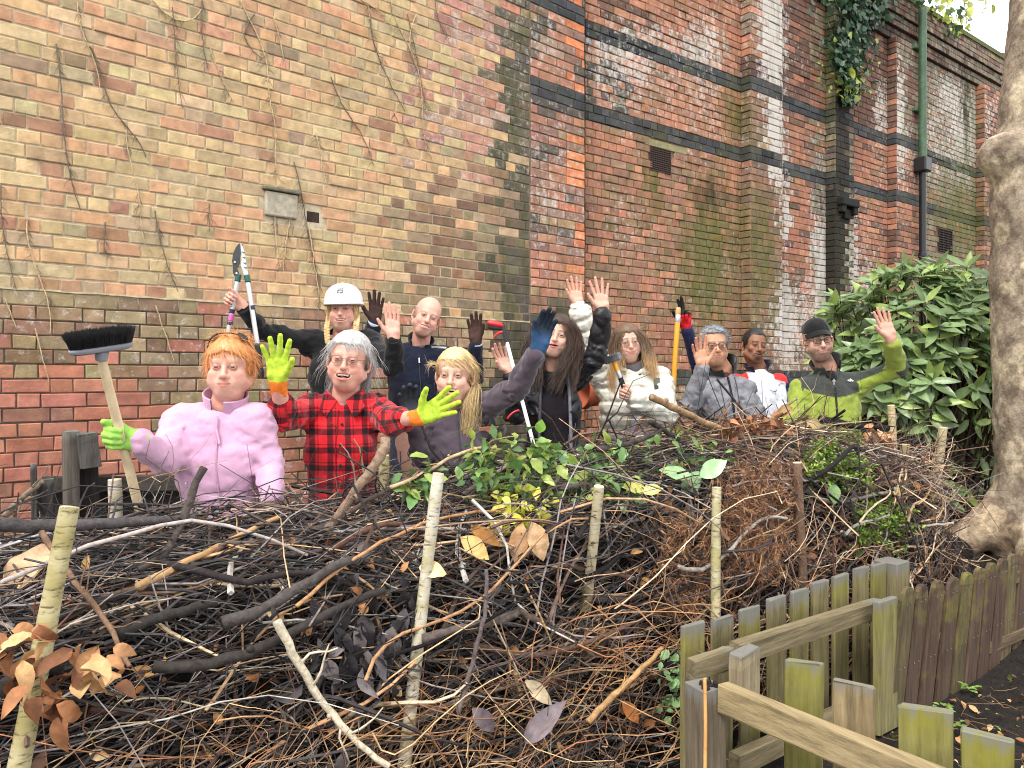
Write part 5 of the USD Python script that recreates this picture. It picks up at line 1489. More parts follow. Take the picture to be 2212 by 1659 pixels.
# 5 ---- blonde in purple-grey fleece
sp = dict(seed=5, eyes=(974, 811, 3.38), Y=3.52, hs=0.985, turn=(-0.12, 0.02, 0.03), neck=(986, 876), sh=[(948, 905), (1046, 872, 3.50)], pel=985, w=1.08, d=1.1, bust=0.8,
          skin='fair', full=0.2, smile=0.7, open=0.0120, eye=0.45, flush=0.6, brow_col=(0.36, 0.22, 0.13), brow_amt=0.5, lip_amt=0.6, jaw=0.96,
          arms=[dict(el=(912, 985, 3.40), wr=(893, 912, 3.30), r=(0.064, 0.054, 0.044)), dict(el=(1116, 838, 3.34), wr=(1162, 757, 3.22), r=(0.064, 0.058, 0.047))],
          hands=[dict(d=pxdir((893, 912), (884, 874), 3.30, 0.0), palm=nrm([0.2, -0.9, 0.2]), thumb=1, curl=(0.3, 0.45, 0.45, 0.4, 0.4), spread=0.10, glove_mat=('glove_knit', const((0.035, 0.04, 0.05)))),
                 dict(d=pxdir((1162, 757), (1180, 695), 3.22, 0.0), palm=nrm([0.25, -0.95, 0]), thumb=-1, curl=(0.2, 0.30, 0.28, 0.26, 0.28), spread=0.05, thumb_out=0.55,
                      glove_mat=('glove_knit', lambda loc: np.array([0.030, 0.075, 0.16]) * (1 - sm(0.05, 0.10, loc[:, 2]))[:, None] + np.array([0.022, 0.032, 0.050]) * sm(0.05, 0.10, loc[:, 2])[:, None]))])
t, T, rng, hands = base_person('blonde woman in a purple-grey fleece stretching up one blue-gloved hand', sp)
PURP = np.array([0.075, 0.056, 0.072])
surf, Rt, fw, ax, ch = garment(t, sp, 'fleece_top', 0.010, 'fleece', PURP, amp=0.011, jamp=0.010)
collar(t, sp, fw, PURP * 1.1, 'fleece', hgt=0.060, r=0.066, open_=0.55, flare=0.020, tilt=0.25)
nbp = sp['neck_base']
zipper(t, surf, (nbp[0] + 0.01, nbp[2] - 0.06), (nbp[0] + 0.035, nbp[2] - 0.22), (0.03, 0.06, 0.05), 0.005)
cuff(t, sp['arms'][1], PURP, 'fleece', r=0.043, at=0.018)
F = Field(nbp - [0.1, 0.16, 0.16], nbp + [0.1, 0.1, 0.06], 0.008); F.ell(nbp + [0.004, -0.010, -0.08], (0.050, 0.066, 0.06)); F.plane_cut(nbp + [0, 0, -0.03], (0, 0.3, 1)); v, f = F.mesh(1)
obj('undershirt', (v, f), 'cloth', t, True, col=(0.24, 0.25, 0.29))
BLO2 = np.array([0.74, 0.54, 0.27])
hv, hf = hair_cap(T, sp, rng, lambda x, y: 0.070 - sm(-0.05, -0.01, y) * 0.060 - sm(0.02, 0.06, y) * 0.03, 0.008)
obj('hair', (T(hv), hf), 'hair', t, True, col=BLO2 * (0.65 + 0.55 * meshkit.noise(hv * [160, 160, 50], 1))[:, None])
pa, rd, cl = [], [], []
for p in sphere_roots(1100, rng, lambda x, y: 0.05 if y < -0.04 else -0.03, 0.011):
    fr_ = p[1] < -0.03 and p[2] > 0.055
    d0 = np.array([0.95, -0.05, -0.5]) if fr_ and p[0] > -0.045 else np.array([p[0] * 2, 0.9, -0.4])
    d0 = d0 + rng.normal(0, 0.15, 3)
    pa.append(comb(p, 7, rng.uniform(0.05, 0.10), lambda q, s, d0=d0: d0 + np.array([0, 0.3, -0.8]) * s, rng, wave=0.08, stiff=0.008)); rd.append(rng.uniform(0.0007, 0.0013)); cl.append(BLO2 * rng.uniform(0.55, 1.3))
for k in range(480):                                        # the ponytail over her shoulder
    q = rng.normal(0, 0.010, 3)
    pa.append(spline([np.array([0.050, 0.075, -0.01]) + q * 0.6, np.array([0.088, 0.03, -0.055]) + q, np.array([0.090, -0.045, -0.12]) + q * 1.5, np.array([0.088, -0.062, -0.19]) + q * 1.6, np.array([0.075, -0.065, -0.235 - 0.03 * rng.random()]) + q * 1.2], 12)); rd.append(0.0010); cl.append(BLO2 * rng.uniform(0.45, 1.15))
for k in range(26):
    p = np.array([-0.07, -0.05, 0.05]); pa.append(spline([p, p + [-0.02, -0.02, 0.005] + rng.normal(0, 0.006, 3), p + [-0.045, -0.03, 0.02 * rng.normal()] + rng.normal(0, 0.008, 3)], 7)); rd.append(0.0009); cl.append(BLO2)
strands(T, None, pa, rd, cl, rng).build('hair_strands', 'hair', t, True, kind='stuff')
legs(t, sp['pelvis'], sp['gz'], (0.04, 0.045, 0.06))

# 6 ---- dark-haired woman in black jacket
sp = dict(seed=6, eyes=(1201, 722, 4.36), Y=4.50, hs=1.0, turn=(-0.10, 0.05, 0.20), neck=(1196, 790), sh=[(1146, 818), (1246, 806)], pel=1196, w=1.06, d=1.0, bust=0.8,
          skin='fair', full=0.1, smile=0.4, open=0.003, eye=0.6, flush=0.35, brow_col=(0.06, 0.035, 0.025), brow_amt=0.85, lip_amt=0.85, lip_col=(0.42, 0.13, 0.12), iris=(0.04, 0.022, 0.012), lash=0.7, jaw=0.95,
          arms=[dict(el=(1112, 895, 4.36), wr=(1103, 806, 4.20), r=(0.066, 0.058, 0.047)), dict(el=(1285, 772, 4.40), wr=(1303, 674, 4.30), r=(0.072, 0.066, 0.056), cut=0.92)],
          hands=[dict(d=pxdir((1103, 806), (1078, 762), 4.20, 0.0), palm=nrm([0.55, -0.8, 0.1]), thumb=-1, curl=(0.35, 0.25, 0.22, 0.2, 0.2), spread=0.14, thumb_out=0.9, scale=0.98),
                 dict(d=pxdir((1303, 674), (1294, 604), 4.30, 0.0), palm=FWD, thumb=-1, curl=(0.08, 0.08, 0.05, 0.06, 0.08), spread=0.17, thumb_out=0.75, scale=1.03, bare=0.4)])
t, T, rng, hands = base_person('woman with long wavy dark brown hair in an open black rain jacket', sp)
BLK = np.array([0.012, 0.011, 0.013])
sh_, *_ = garment(t, sp, 'top', 0.004, 'cloth', (0.012, 0.009, 0.012), sleeves=(0, 0), amp=0.004, hem=-0.05)
def openfront(F, Rt, fw, ax, ch):
    p0 = sp['neck_base'] + fw * 0.12; p1 = sp['pelvis'] + fw * 0.15 + ax * 0.01
    F.cap(p0, p1, 0.075, 0.085, 0.01, 'sub')
surf, Rt, fw, ax, ch = garment(t, sp, 'rain_jacket', 0.024, 'nylon', BLK, amp=0.016, post=openfront, hem=-0.16, jamp=0.012)
for q, cc in ((-1, (0.05, 0.05, 0.06)), (1, (0.16, 0.16, 0.19))):
    nbp = sp['neck_base']
    pts = spline([nbp + ax * q * 0.066 + fw * 0.03 + [0, 0, 0.03], nbp + ax * q * 0.078 + fw * 0.10 + [0, 0, -0.08], sp['pelvis'] + ax * q * 0.09 + fw * 0.155 + [0, 0, 0.2], sp['pelvis'] + ax * q * 0.095 + fw * 0.16 + [0, 0, 0.0]], 14)
    obj('jacket_edge', tube(pts, 0.010, 6), 'nylon', t, True, col=cc)
collar(t, sp, fw, BLK * 1.2, 'nylon', hgt=0.06, r=0.075, open_=0.7, flare=0.025, tilt=0.1)
DBR = np.array([0.050, 0.028, 0.017])
hv, hf = hair_cap(T, sp, rng, lambda x, y: 0.075 - sm(-0.075, -0.045, y + 0.35 * np.maximum(0, 0.05 - np.abs(x))) * 0.16, 0.011)
obj('hair', (T(hv), hf), 'hair', t, True, col=DBR * (0.6 + 0.6 * meshkit.noise(hv * [150, 150, 50], 1))[:, None])
pa, rd, cl = [], [], []
for p in sphere_roots(1400, rng, lambda x, y: 0.075 if y < -0.04 else -0.02, 0.011):
    side = np.sign(p[0] + 0.004)
    L = rng.uniform(0.26, 0.40); d0 = np.array([side * 0.8, 0.1, -0.55]) + rng.normal(0, 0.1, 3)
    g_ = rng.uniform(-0.25, 0.45)
    pa.append(comb(p, 15, L, lambda q, s, d0=d0, side=side, g_=g_: d0 * max(0, 1 - 2.4 * s) + np.array([side * (0.10 - 0.22 * (s > 0.55)), -0.35 * (s > 0.3) + g_ * 0.3, -1.0]) * min(1, 2.4 * s), rng, wave=0.30, stiff=0.012))
    rd.append(rng.uniform(0.0009, 0.0017)); tip = rng.uniform(0.7, 1.5); cl.append(DBR * tip * np.array([1.1, 1.0, 0.95]))
for q in (-1, 1):
    for k in range(320):                                     # locks in front of the chest
        p = np.array([q * rng.uniform(0.06, 0.10), rng.uniform(-0.04, 0.03), rng.uniform(-0.05, 0.02)])
        ph = rng.random() * 6; a_ = rng.uniform(0.004, 0.013)
        n_ = 14; s_ = np.linspace(0, 1, n_); L = rng.uniform(0.20, 0.31)
        pa.append(np.stack([p[0] + q * 0.03 * s_ - q * 0.075 * s_ ** 2 * rng.uniform(0.3, 1.2) + a_ * np.sin(ph + 9 * s_), p[1] - 0.09 * s_ + a_ * np.cos(ph + 9 * s_), p[2] - L * s_], 1)); rd.append(0.0016); cl.append(DBR * rng.uniform(0.7, 1.2) * (1 + 0.9 * (k % 5 == 0)))
strands(T, None, pa, rd, cl, rng).build('hair_strands', 'hair', t, True, kind='stuff')
legs(t, sp['pelvis'], sp['gz'], (0.02, 0.02, 0.025))
BLACK_WR = sp['arms'][0]['wr']

# 7 ---- cream puffer
sp = dict(seed=7, eyes=(1361.5, 738.5, 4.78), Y=4.92, hs=0.97, turn=(0.04, 0.03, -0.10), neck=(1369, 798), sh=[(1308, 818), (1422, 820)], pel=1366, w=1.06, d=1.0, bust=0.6,
          skin='fair', full=0.25, smile=0.95, open=0.0, eye=0.22, flush=0.45, brow_col=(0.20, 0.11, 0.07), brow_amt=0.75, lip_amt=0.8, jaw=0.95,
          arms=[dict(el=(1274, 742, 4.82), wr=(1249, 662, 4.72), r=(0.085, 0.085, 0.056), cut=0.86), dict(el=(1428, 892, 4.72), wr=(1368, 858, 4.49), r=(0.095, 0.095, 0.062), cut=0.88)],
          hands=[dict(d=pxdir((1249, 662), (1241, 610), 4.72, 0.0), palm=nrm([0.1, -1, 0]), thumb=-1, curl=(0.08, 0.12, 0.08, 0.08, 0.10), spread=0.13, thumb_out=0.6, scale=0.98),
                 dict(d=nrm([-0.85, -0.15, 0.35]), palm=FWD, thumb=1, curl=(0.6, 1.2, 1.2, 1.2, 1.15), spread=0.03, thumb_out=0.5, scale=0.92)])
t, T, rng, hands = base_person('smiling woman with long light brown hair in a cream puffer jacket', sp)
CREAM = np.array([0.62, 0.60, 0.52]); LILAC = np.array([0.44, 0.42, 0.54])
garment(t, sp, 'shirt', 0.006, 'cloth', LILAC, sleeves=(0, 0), amp=0.008, hem=-0.12)
def openpuff(F, Rt, fw, ax, ch):
    p1 = sp['pelvis'] + fw * 0.17 - ax * 0.01
    F.cap(ch + fw * 0.17 + [0, 0, -0.18], p1, 0.030, 0.10, 0.01, 'sub')
arms_ = sp['arms']
def quilt_garment():
    F, Rt, fw, ax, ch = torso_field(sp, 0.045, 0.0115)
    openpuff(F, Rt, fw, ax, ch)
    nb = sp['neck_base']; up = nrm(sp['c'] - nb)
    F.cap(nb + fw * 0.012 - up * 0.02, nb + up * 0.16 + fw * 0.03, 0.062, 0.085, 0.006, 'sub')
    F.plane_cut(sp['pelvis'] + [0, 0, -0.10], (0, 0, -1), 0.03)
    def disp(p):
        q = (p - ch) @ Rt
        co = q[:, 2] / 0.085
        for s, a in zip(sp['sh'], arms_):
            for p0, p1 in ((s, a['el']), (a['el'], a['wr'])):
                d = p1 - p0; L = np.linalg.norm(d); u = d / L; r = p - p0; tt = r @ u; rad = np.linalg.norm(r - tt[:, None] * u, axis=1)
                m = (rad < 0.13) & (tt > 0.04) & (tt < L + 0.02) & (np.abs(q[:, 0]) > 0.17)
                co = np.where(m, tt / 0.075, co)
        return 0.016 * np.exp(-((np.mod(co, 1) - 0.5) / 0.13) ** 2) - 0.005 + folds(p, 0.008, (18, 18, 18), 7)
    F.displace(disp); v, f = F.mesh(1)
    obj('puffer_jacket', (v, f), 'nylon', t, True, col=CREAM)
    return v, Rt, fw, ax, ch
surf, Rt, fw, ax, ch = quilt_garment()
collar(t, sp, fw, CREAM, 'nylon', hgt=0.085, r=0.074, open_=0.65, flare=0.025, tilt=0.15, thick=0.022, drop=0.03)
collar(t, sp, fw, (0.26, 0.25, 0.29), 'cloth', hgt=0.070, r=0.057, open_=0.0, flare=0.002, tilt=0.15, name='turtleneck', drop=0.0)
cuff(t, dict(el=arms_[0]['el'], wr=arms_[0]['wr']), LILAC * 1.2, r=0.036, L=0.06)
LBR = np.array([0.155, 0.092, 0.052]); TIPB = np.array([0.50, 0.30, 0.13])
hv, hf = hair_cap(T, sp, rng, lambda x, y: 0.080 - sm(-0.075, -0.045, y + 0.45 * np.maximum(0, 0.05 - np.abs(x))) * 0.17, 0.009)
obj('hair', (T(hv), hf), 'hair', t, True, col=LBR * (0.6 + 0.6 * meshkit.noise(hv * [150, 150, 40], 1))[:, None])
mbs = MB()
for p in sphere_roots(1300, rng, lambda x, y: 0.08 if y < -0.04 else -0.02, 0.010):
    side = np.sign(p[0] - 0.004); L = rng.uniform(0.28, 0.40); d0 = np.array([side * 0.75, 0.0, -0.75]) + rng.normal(0, 0.08, 3); g_ = rng.uniform(-0.25, 0.25)
    pth = comb(p, 14, L, lambda q, s, d0=d0, side=side, g_=g_: d0 * max(0, 1 - 2.2 * s) + np.array([-side * 0.02 + g_ * 0.25, -0.30 * (s > 0.3), -1.0]) * min(1, 2.2 * s), rng, wave=0.06, stiff=0.010)
    v, f = tube(T(pth), 0.0013 * (1 - 0.7 * np.linspace(0, 1, len(pth)) ** 2), 3, False)
    tt = np.repeat(sm(-0.03, -0.17, pth[:, 2]), 3)[:, None]
    mbs.add(v, f, (LBR * (1 - tt) + TIPB * tt) * rng.uniform(0.65, 1.3))
mbs.build('hair_strands', 'hair', t, True, kind='stuff')
glasses(t, T, lin((150, 130, 100)), 0.0009, 0.0230, 0.0190, 0.0, 'metal_paint')
q0 = ch + ax * 0.135 + fw * 0.155 + np.array([0, 0, -0.03])
obj('rucksack_strap', box_vf(q0, (0.020, 0.006, 0.060), trimesh.transformations.euler_matrix(-0.35, 0, 0)[:3, :3], 0.004), 'cloth', t, col=(0.10, 0.115, 0.085))
obj('strap_buckle', box_vf(q0 + [0, -0.008, -0.01], (0.015, 0.004, 0.022), trimesh.transformations.euler_matrix(-0.35, 0, 0)[:3, :3], 0.003), 'black_plastic', t)
legs(t, sp['pelvis'], sp['gz'], (0.03, 0.035, 0.05))
CREAM_WR = sp['arms'][1]['wr']; CREAM_D = nrm([-0.55, -0.6, 0.35])

# 8 ---- grey jacket man
sp = dict(seed=8, eyes=(1549, 746, 4.98), Y=5.10, hs=1.02, turn=(-0.04, 0.02, -0.03), neck=(1562, 795), sh=[(1508, 842), (1606, 838)], pel=1558, w=1.12, d=1.1, belly=0.4,
          skin='tan', full=0.7, smile=0.15, eye=0.5, flush=0.4, brow_col=(0.10, 0.08, 0.075), brow_amt=0.6, lip_amt=0.5, nose=1.12, wide=1.04, jaw=1.05, skin_gain=1.25,
          arms=[dict(el=(1486, 884, 4.86), wr=(1519, 794, 4.72), r=(0.075, 0.066, 0.050), cut=0.95), dict(el=(1638, 905, 5.02), wr=(1640, 975, 4.90), r=(0.075, 0.062, 0.048))],
          hands=[dict(d=pxdir((1519, 794), (1506, 738), 4.72, 0.0), palm=nrm([0.15, -1, 0.05]), thumb=1, curl=(0.12, 0.10, 0.16, 0.20, 0.25), spread=0.17, thumb_out=0.95, scale=1.08), None])
t, T, rng, hands = base_person('grey-haired man with dark-rimmed glasses in a grey jacket with black collar', sp)
GRJ = np.array([0.185, 0.185, 0.205])
surf, Rt, fw, ax, ch = garment(t, sp, 'jacket', 0.022, 'nylon', GRJ, amp=0.014, hem=-0.14, jamp=0.011)
collar(t, sp, fw, (0.012, 0.012, 0.014), 'fleece', hgt=0.085, r=0.075, open_=0.35, flare=0.022, tilt=0.3, thick=0.014)
nbp = sp['neck_base']
zp = zipper(t, surf, (nbp[0] + 0.01, nbp[2] - 0.06), (nbp[0] + 0.05, nbp[2] - 0.46), (0.015, 0.015, 0.017), 0.014)
for off in (-0.045, 0.045):
    zipper(t, surf, (nbp[0] + off * 1.3, nbp[2] - 0.06), (nbp[0] + off + 0.045, nbp[2] - 0.44), (0.045, 0.045, 0.05), 0.005, 'seam', 'matt')
zipper(t, surf, (nbp[0] + 0.115, nbp[2] - 0.30), (nbp[0] + 0.12, nbp[2] - 0.37), (0.015, 0.015, 0.017), 0.010, 'pocket_zip')
F = Field(nbp - [0.1, 0.16, 0.16], nbp + [0.1, 0.1, 0.06], 0.008); F.ell(nbp + [0.0, -0.005, -0.065], (0.055, 0.062, 0.06)); F.plane_cut(nbp + [0, 0, -0.0], (0, 0.5, 1)); v, f = F.mesh(1)
obj('shirt', (v, f), 'cloth', t, True, col=(0.075, 0.018, 0.022))
GRH = np.array([0.20, 0.21, 0.225])
hv, hf = hair_cap(T, sp, rng, lambda x, y: 0.083 - sm(-0.055, -0.02, y) * 0.085 - sm(0.0, 0.06, y) * 0.05, 0.013)
obj('hair', (T(hv), hf), 'hair', t, True, col=GRH * (0.5 + 0.9 * meshkit.noise(hv * 90, 1))[:, None])
pa, rd, cl = [], [], []
for p in sphere_roots(700, rng, lambda x, y: 0.078 if y < -0.035 else -0.01, 0.013):
    d0 = rng.normal(0, 1, 3); d0[2] *= 0.6
    pa.append(comb(p, 6, rng.uniform(0.018, 0.030), lambda q, s, d0=d0: d0 + [0.3, 0, 0], rng, wave=1.4, stiff=0.02)); rd.append(rng.uniform(0.0012, 0.0022)); cl.append(GRH * rng.uniform(0.4, 1.9))
strands(T, None, pa, rd, cl, rng).build('hair_strands', 'hair', t, True, kind='stuff')
glasses(t, T, lin((30, 22, 22)), 0.0024, 0.0235, 0.0165, 0.45, 'paint')
legs(t, sp['pelvis'], sp['gz'], (0.03, 0.03, 0.035))

# 9 ---- man in white and navy tracksuit top
sp = dict(seed=9, eyes=(1641, 746, 5.38), Y=5.48, hs=1.0, turn=(0.12, 0.06, 0.16), neck=(1637, 791), sh=[(1594, 828), (1684, 826)], pel=1640, w=1.10, d=1.0,
          skin='brown', full=0.0, smile=0.25, open=0.0015, eye=0.55, flush=0.15, brow_col=(0.02, 0.014, 0.012), brow_amt=0.85, lip_col=(0.20, 0.085, 0.07), lip_amt=0.8, iris=(0.012, 0.008, 0.006), jaw=0.94, wide=0.95, nose=1.1,
          beard=(np.array([0.012, 0.009, 0.008]), 0.85, 'goatee'), stubble_scalp=(np.array([0.012, 0.010, 0.010]), 0.95), skin_gain=1.35,
          arms=[dict(el=(1512, 800, 5.40), wr=(1481, 706, 5.26), r=(0.062, 0.052, 0.042)), dict(el=(1698, 885, 5.42), wr=(1686, 960, 5.30), r=(0.062, 0.052, 0.042))],
          hands=[dict(d=pxdir((1481, 706), (1479, 650), 5.26, 0.0), palm=nrm([-0.6, -0.75, 0]), thumb=-1, curl=(0.5, 0.15, 0.15, 1.0, 1.1), spread=0.05, thumb_out=0.7, glove_mat=('glove_knit', lambda loc: np.where(((loc[:, 2] > 0.075) | (loc[:, 0] > 0.022))[:, None], (0.014, 0.014, 0.015), (0.55, 0.015, 0.02))), scale=1.08), None])
t, T, rng, hands = base_person('man with short black hair and goatee in a white and navy tracksuit top', sp)
WHT, NV2, REDP = np.array([0.66, 0.68, 0.74]), np.array([0.013, 0.016, 0.060]), np.array([0.62, 0.03, 0.03])
shs = sp['sh']
def trackcol(v, Rt, ch):
    q = (v - ch) @ Rt
    arm = sm(0.165, 0.172, np.abs(q[:, 0]) + 0.10 * np.maximum(0, -0.02 - q[:, 2]) * 0 )
    c = WHT * (1 - arm[:, None]) + NV2 * arm[:, None]
    top = sm(0.030, 0.036, q[:, 2] + 0.28 * (np.abs(q[:, 0]) - 0.12)) * (np.abs(q[:, 0]) > 0.09) * (np.abs(q[:, 0]) < 0.19) * (q[:, 2] < 0.10)
    c = c * (1 - top[:, None]) + REDP * top[:, None]
    return c
surf, Rt, fw, ax, ch = garment(t, sp, 'tracksuit_top', 0.012, 'cloth', trackcol, amp=0.009, hem=-0.08, h=0.009)
collar(t, sp, fw, NV2, 'cloth', hgt=0.060, r=0.066, open_=0.65, flare=0.028, tilt=0.1)
nbp = sp['neck_base']
F = Field(nbp - [0.1, 0.16, 0.18], nbp + [0.1, 0.1, 0.06], 0.008); F.ell(nbp + [0.004, -0.008, -0.075], (0.066, 0.072, 0.07)); F.plane_cut(nbp + [0, 0, -0.012], (0, 0.5, 1)); v, f = F.mesh(1)
obj('t_shirt', (v, f), 'cloth', t, True, col=(0.66, 0.68, 0.72))
zipper(t, surf, (nbp[0] - 0.005, nbp[2] - 0.10), (nbp[0] - 0.005, nbp[2] - 0.4), (0.25, 0.26, 0.32), 0.004)
lp = snap_front(surf, nbp[0] + 0.085, nbp[2] - 0.185, 0.003)      # the leaping mark on the chest
obj('chest_logo', tube(spline([lp + [-0.028, 0, 0.018], lp + [-0.008, -0.003, 0.006], lp + [0.008, -0.004, 0.006], lp + [0.020, -0.003, 0.022]], 12), np.r_[np.linspace(0.001, 0.004, 8), np.linspace(0.004, 0.0008, 4)], 6), 'paint', t, True, col=(0.10, 0.10, 0.14))
obj('logo_leg', tube(spline([lp + [-0.002, -0.003, 0.006], lp + [0.006, -0.004, -0.008], lp + [0.002, -0.003, -0.018]], 6), [0.003, 0.0028, 0.0022, 0.002, 0.0014, 0.0008], 6), 'paint', t, True, col=(0.10, 0.10, 0.14))
hv, hf = hair_cap(T, sp, rng, lambda x, y: 0.075 - sm(-0.06, -0.03, y) * 0.075 - sm(0.0, 0.06, y) * 0.03, 0.004)
obj('hair', (T(hv), hf), 'hair', t, True, col=np.array([0.012, 0.010, 0.010]))
legs(t, sp['pelvis'], sp['gz'], (0.02, 0.02, 0.03))
WHITE_WR = sp['arms'][0]['wr']

# 10 --- green jacket man
sp = dict(seed=10, eyes=(1776, 735, 4.74), Y=4.88, hs=1.03, turn=(-0.10, -0.02, -0.12), neck=(1787, 792), sh=[(1732, 838), (1850, 826)], pel=1795, w=1.10, d=1.05,
          skin='light', full=0.1, smile=0.45, eye=0.42, flush=0.35, brow_col=(0.05, 0.035, 0.03), brow_amt=0.8, lip_amt=0.6, nose=1.1,
          beard=(np.array([0.085, 0.062, 0.052]), 0.62, 'full'), stubble_scalp=(np.array([0.09, 0.07, 0.06]), 0.5),
          arms=[dict(el=(1708, 912, 4.80), wr=(1694, 985, 4.70), r=(0.068, 0.058, 0.046)), dict(el=(1938, 796, 4.72), wr=(1925, 733, 4.56), r=(0.068, 0.060, 0.050), cut=0.80)],
          hands=[None, dict(d=pxdir((1925, 733), (1900, 664), 4.56, 0.0), palm=FWD, thumb=-1, curl=(0.06, 0.06, 0.04, 0.04, 0.06), spread=0.09, thumb_out=0.75, scale=1.06, bare=0.5)])
t, T, rng, hands = base_person('bearded man in a black cap and lime green and grey jacket waving', sp)
LGR, CHAR = np.array([0.25, 0.315, 0.050]), np.array([0.045, 0.050, 0.045])
arms_ = sp['arms']; shs = sp['sh']
def greencol(v, Rt, ch):
    q = (v - ch) @ Rt
    yoke = sm(-0.062, -0.056, q[:, 2] - 0.22 * (np.abs(q[:, 0]) - 0.02).clip(0))
    ar = np.zeros(len(v))
    for k, a in enumerate(arms_):
        d = a['el'] - shs[k]; L = np.linalg.norm(d); u = d / L; r = v - shs[k]; tt = r @ u; up_ = np.array([0, 0, 1.0]) - u * u[2]; up_ = nrm(up_)
        rad = r - tt[:, None] * u
        on = (tt > 0.02) & (np.abs(q[:, 0]) > 0.15)
        val = sm(0.006, 0.014, (rad @ up_) if k else (rad @ nrm(np.array([-1.0, 0, 0.2]))) )
        yoke = np.where(on & (tt < L * (1.0 if k else 2)), val, yoke)
        if k:
            d2 = a['wr'] - a['el']; L2 = np.linalg.norm(d2); u2 = d2 / L2; r2 = v - a['el']; t2 = r2 @ u2
            on2 = (t2 > 0.035) & (np.abs(q[:, 0]) > 0.2)
            yoke = np.where(on2, sm(0.012, 0.018, r2 @ nrm(np.array([1.0, 0, 0.1]))), yoke)
    return LGR * (1 - yoke[:, None]) + CHAR * yoke[:, None]
surf, Rt, fw, ax, ch = garment(t, sp, 'jacket', 0.016, 'cloth', greencol, amp=0.009, hem=-0.16, h=0.0085)
collar(t, sp, fw, CHAR, 'cloth', hgt=0.090, r=0.070, open_=0.60, flare=0.022, tilt=0.15, thick=0.010)
nbp = sp['neck_base']
zipper(t, surf, (nbp[0] + 0.006, nbp[2] - 0.13), (nbp[0] + 0.008, nbp[2] - 0.60), (0.02, 0.022, 0.02), 0.013)
zipper(t, surf, (nbp[0] + 0.155, nbp[2] - 0.32), (nbp[0] + 0.15, nbp[2] - 0.47), (0.03, 0.035, 0.02), 0.008, 'pocket_zip')
F = Field(nbp - [0.1, 0.16, 0.2], nbp + [0.1, 0.1, 0.06], 0.008); F.ell(nbp + [0.0, -0.012, -0.095], (0.058, 0.082, 0.085)); F.plane_cut(nbp + [0, 0, -0.03], (0, 0.4, 1)); v, f = F.mesh(1)
obj('t_shirt', (v, f), 'cloth', t, True, col=(0.010, 0.010, 0.011)); tsv = v
cr = np.array([nbp[0] + 0.002, 0, nbp[2] - 0.098]); cy = tsv[(np.abs(tsv[:, 2] - cr[2]) < 0.02) & (np.abs(tsv[:, 0] - cr[0]) < 0.02)][:, 1].min() - 0.004
cr[1] = cy; mbx = MB(); mbx.add(*box_vf(cr, (0.0035, 0.002, 0.020), None, 0.001)); mbx.add(*box_vf(cr + [0, -0.0005, 0.006], (0.012, 0.002, 0.0035), None, 0.001))
pend = obj('cross_pendant', mbx.vf, 'steel', t)
obj('cord', tube(spline([nbp + [-0.060, -0.035, 0.01], nbp + [-0.035, -0.085, -0.045], cr + [0, -0.001, 0.022], nbp + [0.038, -0.085, -0.045], nbp + [0.060, -0.035, 0.01]], 20), 0.0016, 5), 'black_plastic', pend, True)
lp = snap_front(surf, nbp[0] + 0.115, nbp[2] - 0.085, 0.002)
mbx = MB()
for k in range(3): mbx.add(*box_vf(lp + [k * 0.011 - 0.011, 0, -0.004 + 0.003 * (k == 1)], (0.007, 0.0015, 0.004 + 0.004 * (k == 1)), trimesh.transformations.euler_matrix(0, 0.5, 0)[:3, :3]))
obj('chest_logo', mbx.vf, 'white_plastic', t)
# cap: crown and peak
F = Field((-0.12, -0.2, 0.0), (0.12, 0.14, 0.19), 0.005, far=0.04)
F.ell((0, 0.016, 0.052), (0.0835, 0.104, 0.094)); F.plane_cut((0, 0, 0.056), (0, 0.20, -1))
v, f = F.mesh(1); capo = obj('cap', (T(v), f), 'cloth', t, True, col=(0.010, 0.010, 0.011))
a = np.linspace(-1.15, 1.15, 17); mbx = MB()
rows_ = []
for q, (rr_, dz) in enumerate(((0.96, 0.0), (1.18, -0.004), (1.40, -0.016), (1.41, -0.020), (1.18, -0.010), (0.95, -0.006))):
    rows_.append(np.stack([0.080 * np.sin(a) * (1 + 0.02 * q), 0.016 - 0.102 * np.cos(a) * (1 + (rr_ - 1) * np.cos(a) ** 0.6), 0.068 + dz - 0.022 * np.sin(a) ** 2 - 0.03 * (rr_ - 1)], 1))
v = np.concatenate(rows_); ff = [(i * 17 + k, i * 17 + k + 1, (i + 1) * 17 + k + 1, (i + 1) * 17 + k) for i in range(5) for k in range(16)]
obj('peak', (T(v), np.array(ff)), 'cloth', capo, True, col=(0.010, 0.010, 0.011))
obj('cap_button', lathe([(0, 0.006), (0.006, 0.004), (0.007, 0), (0, -0.002)], T(np.array([0, 0.016, 0.146])), (0, 0, 1), 12), 'cloth', capo, True, col=(0.010, 0.010, 0.011))
glasses(t, T, lin((26, 22, 24)), 0.0020, 0.0230, 0.0140, 0.45, 'paint')
legs(t, sp['pelvis'], sp['gz'], (0.04, 0.045, 0.06))
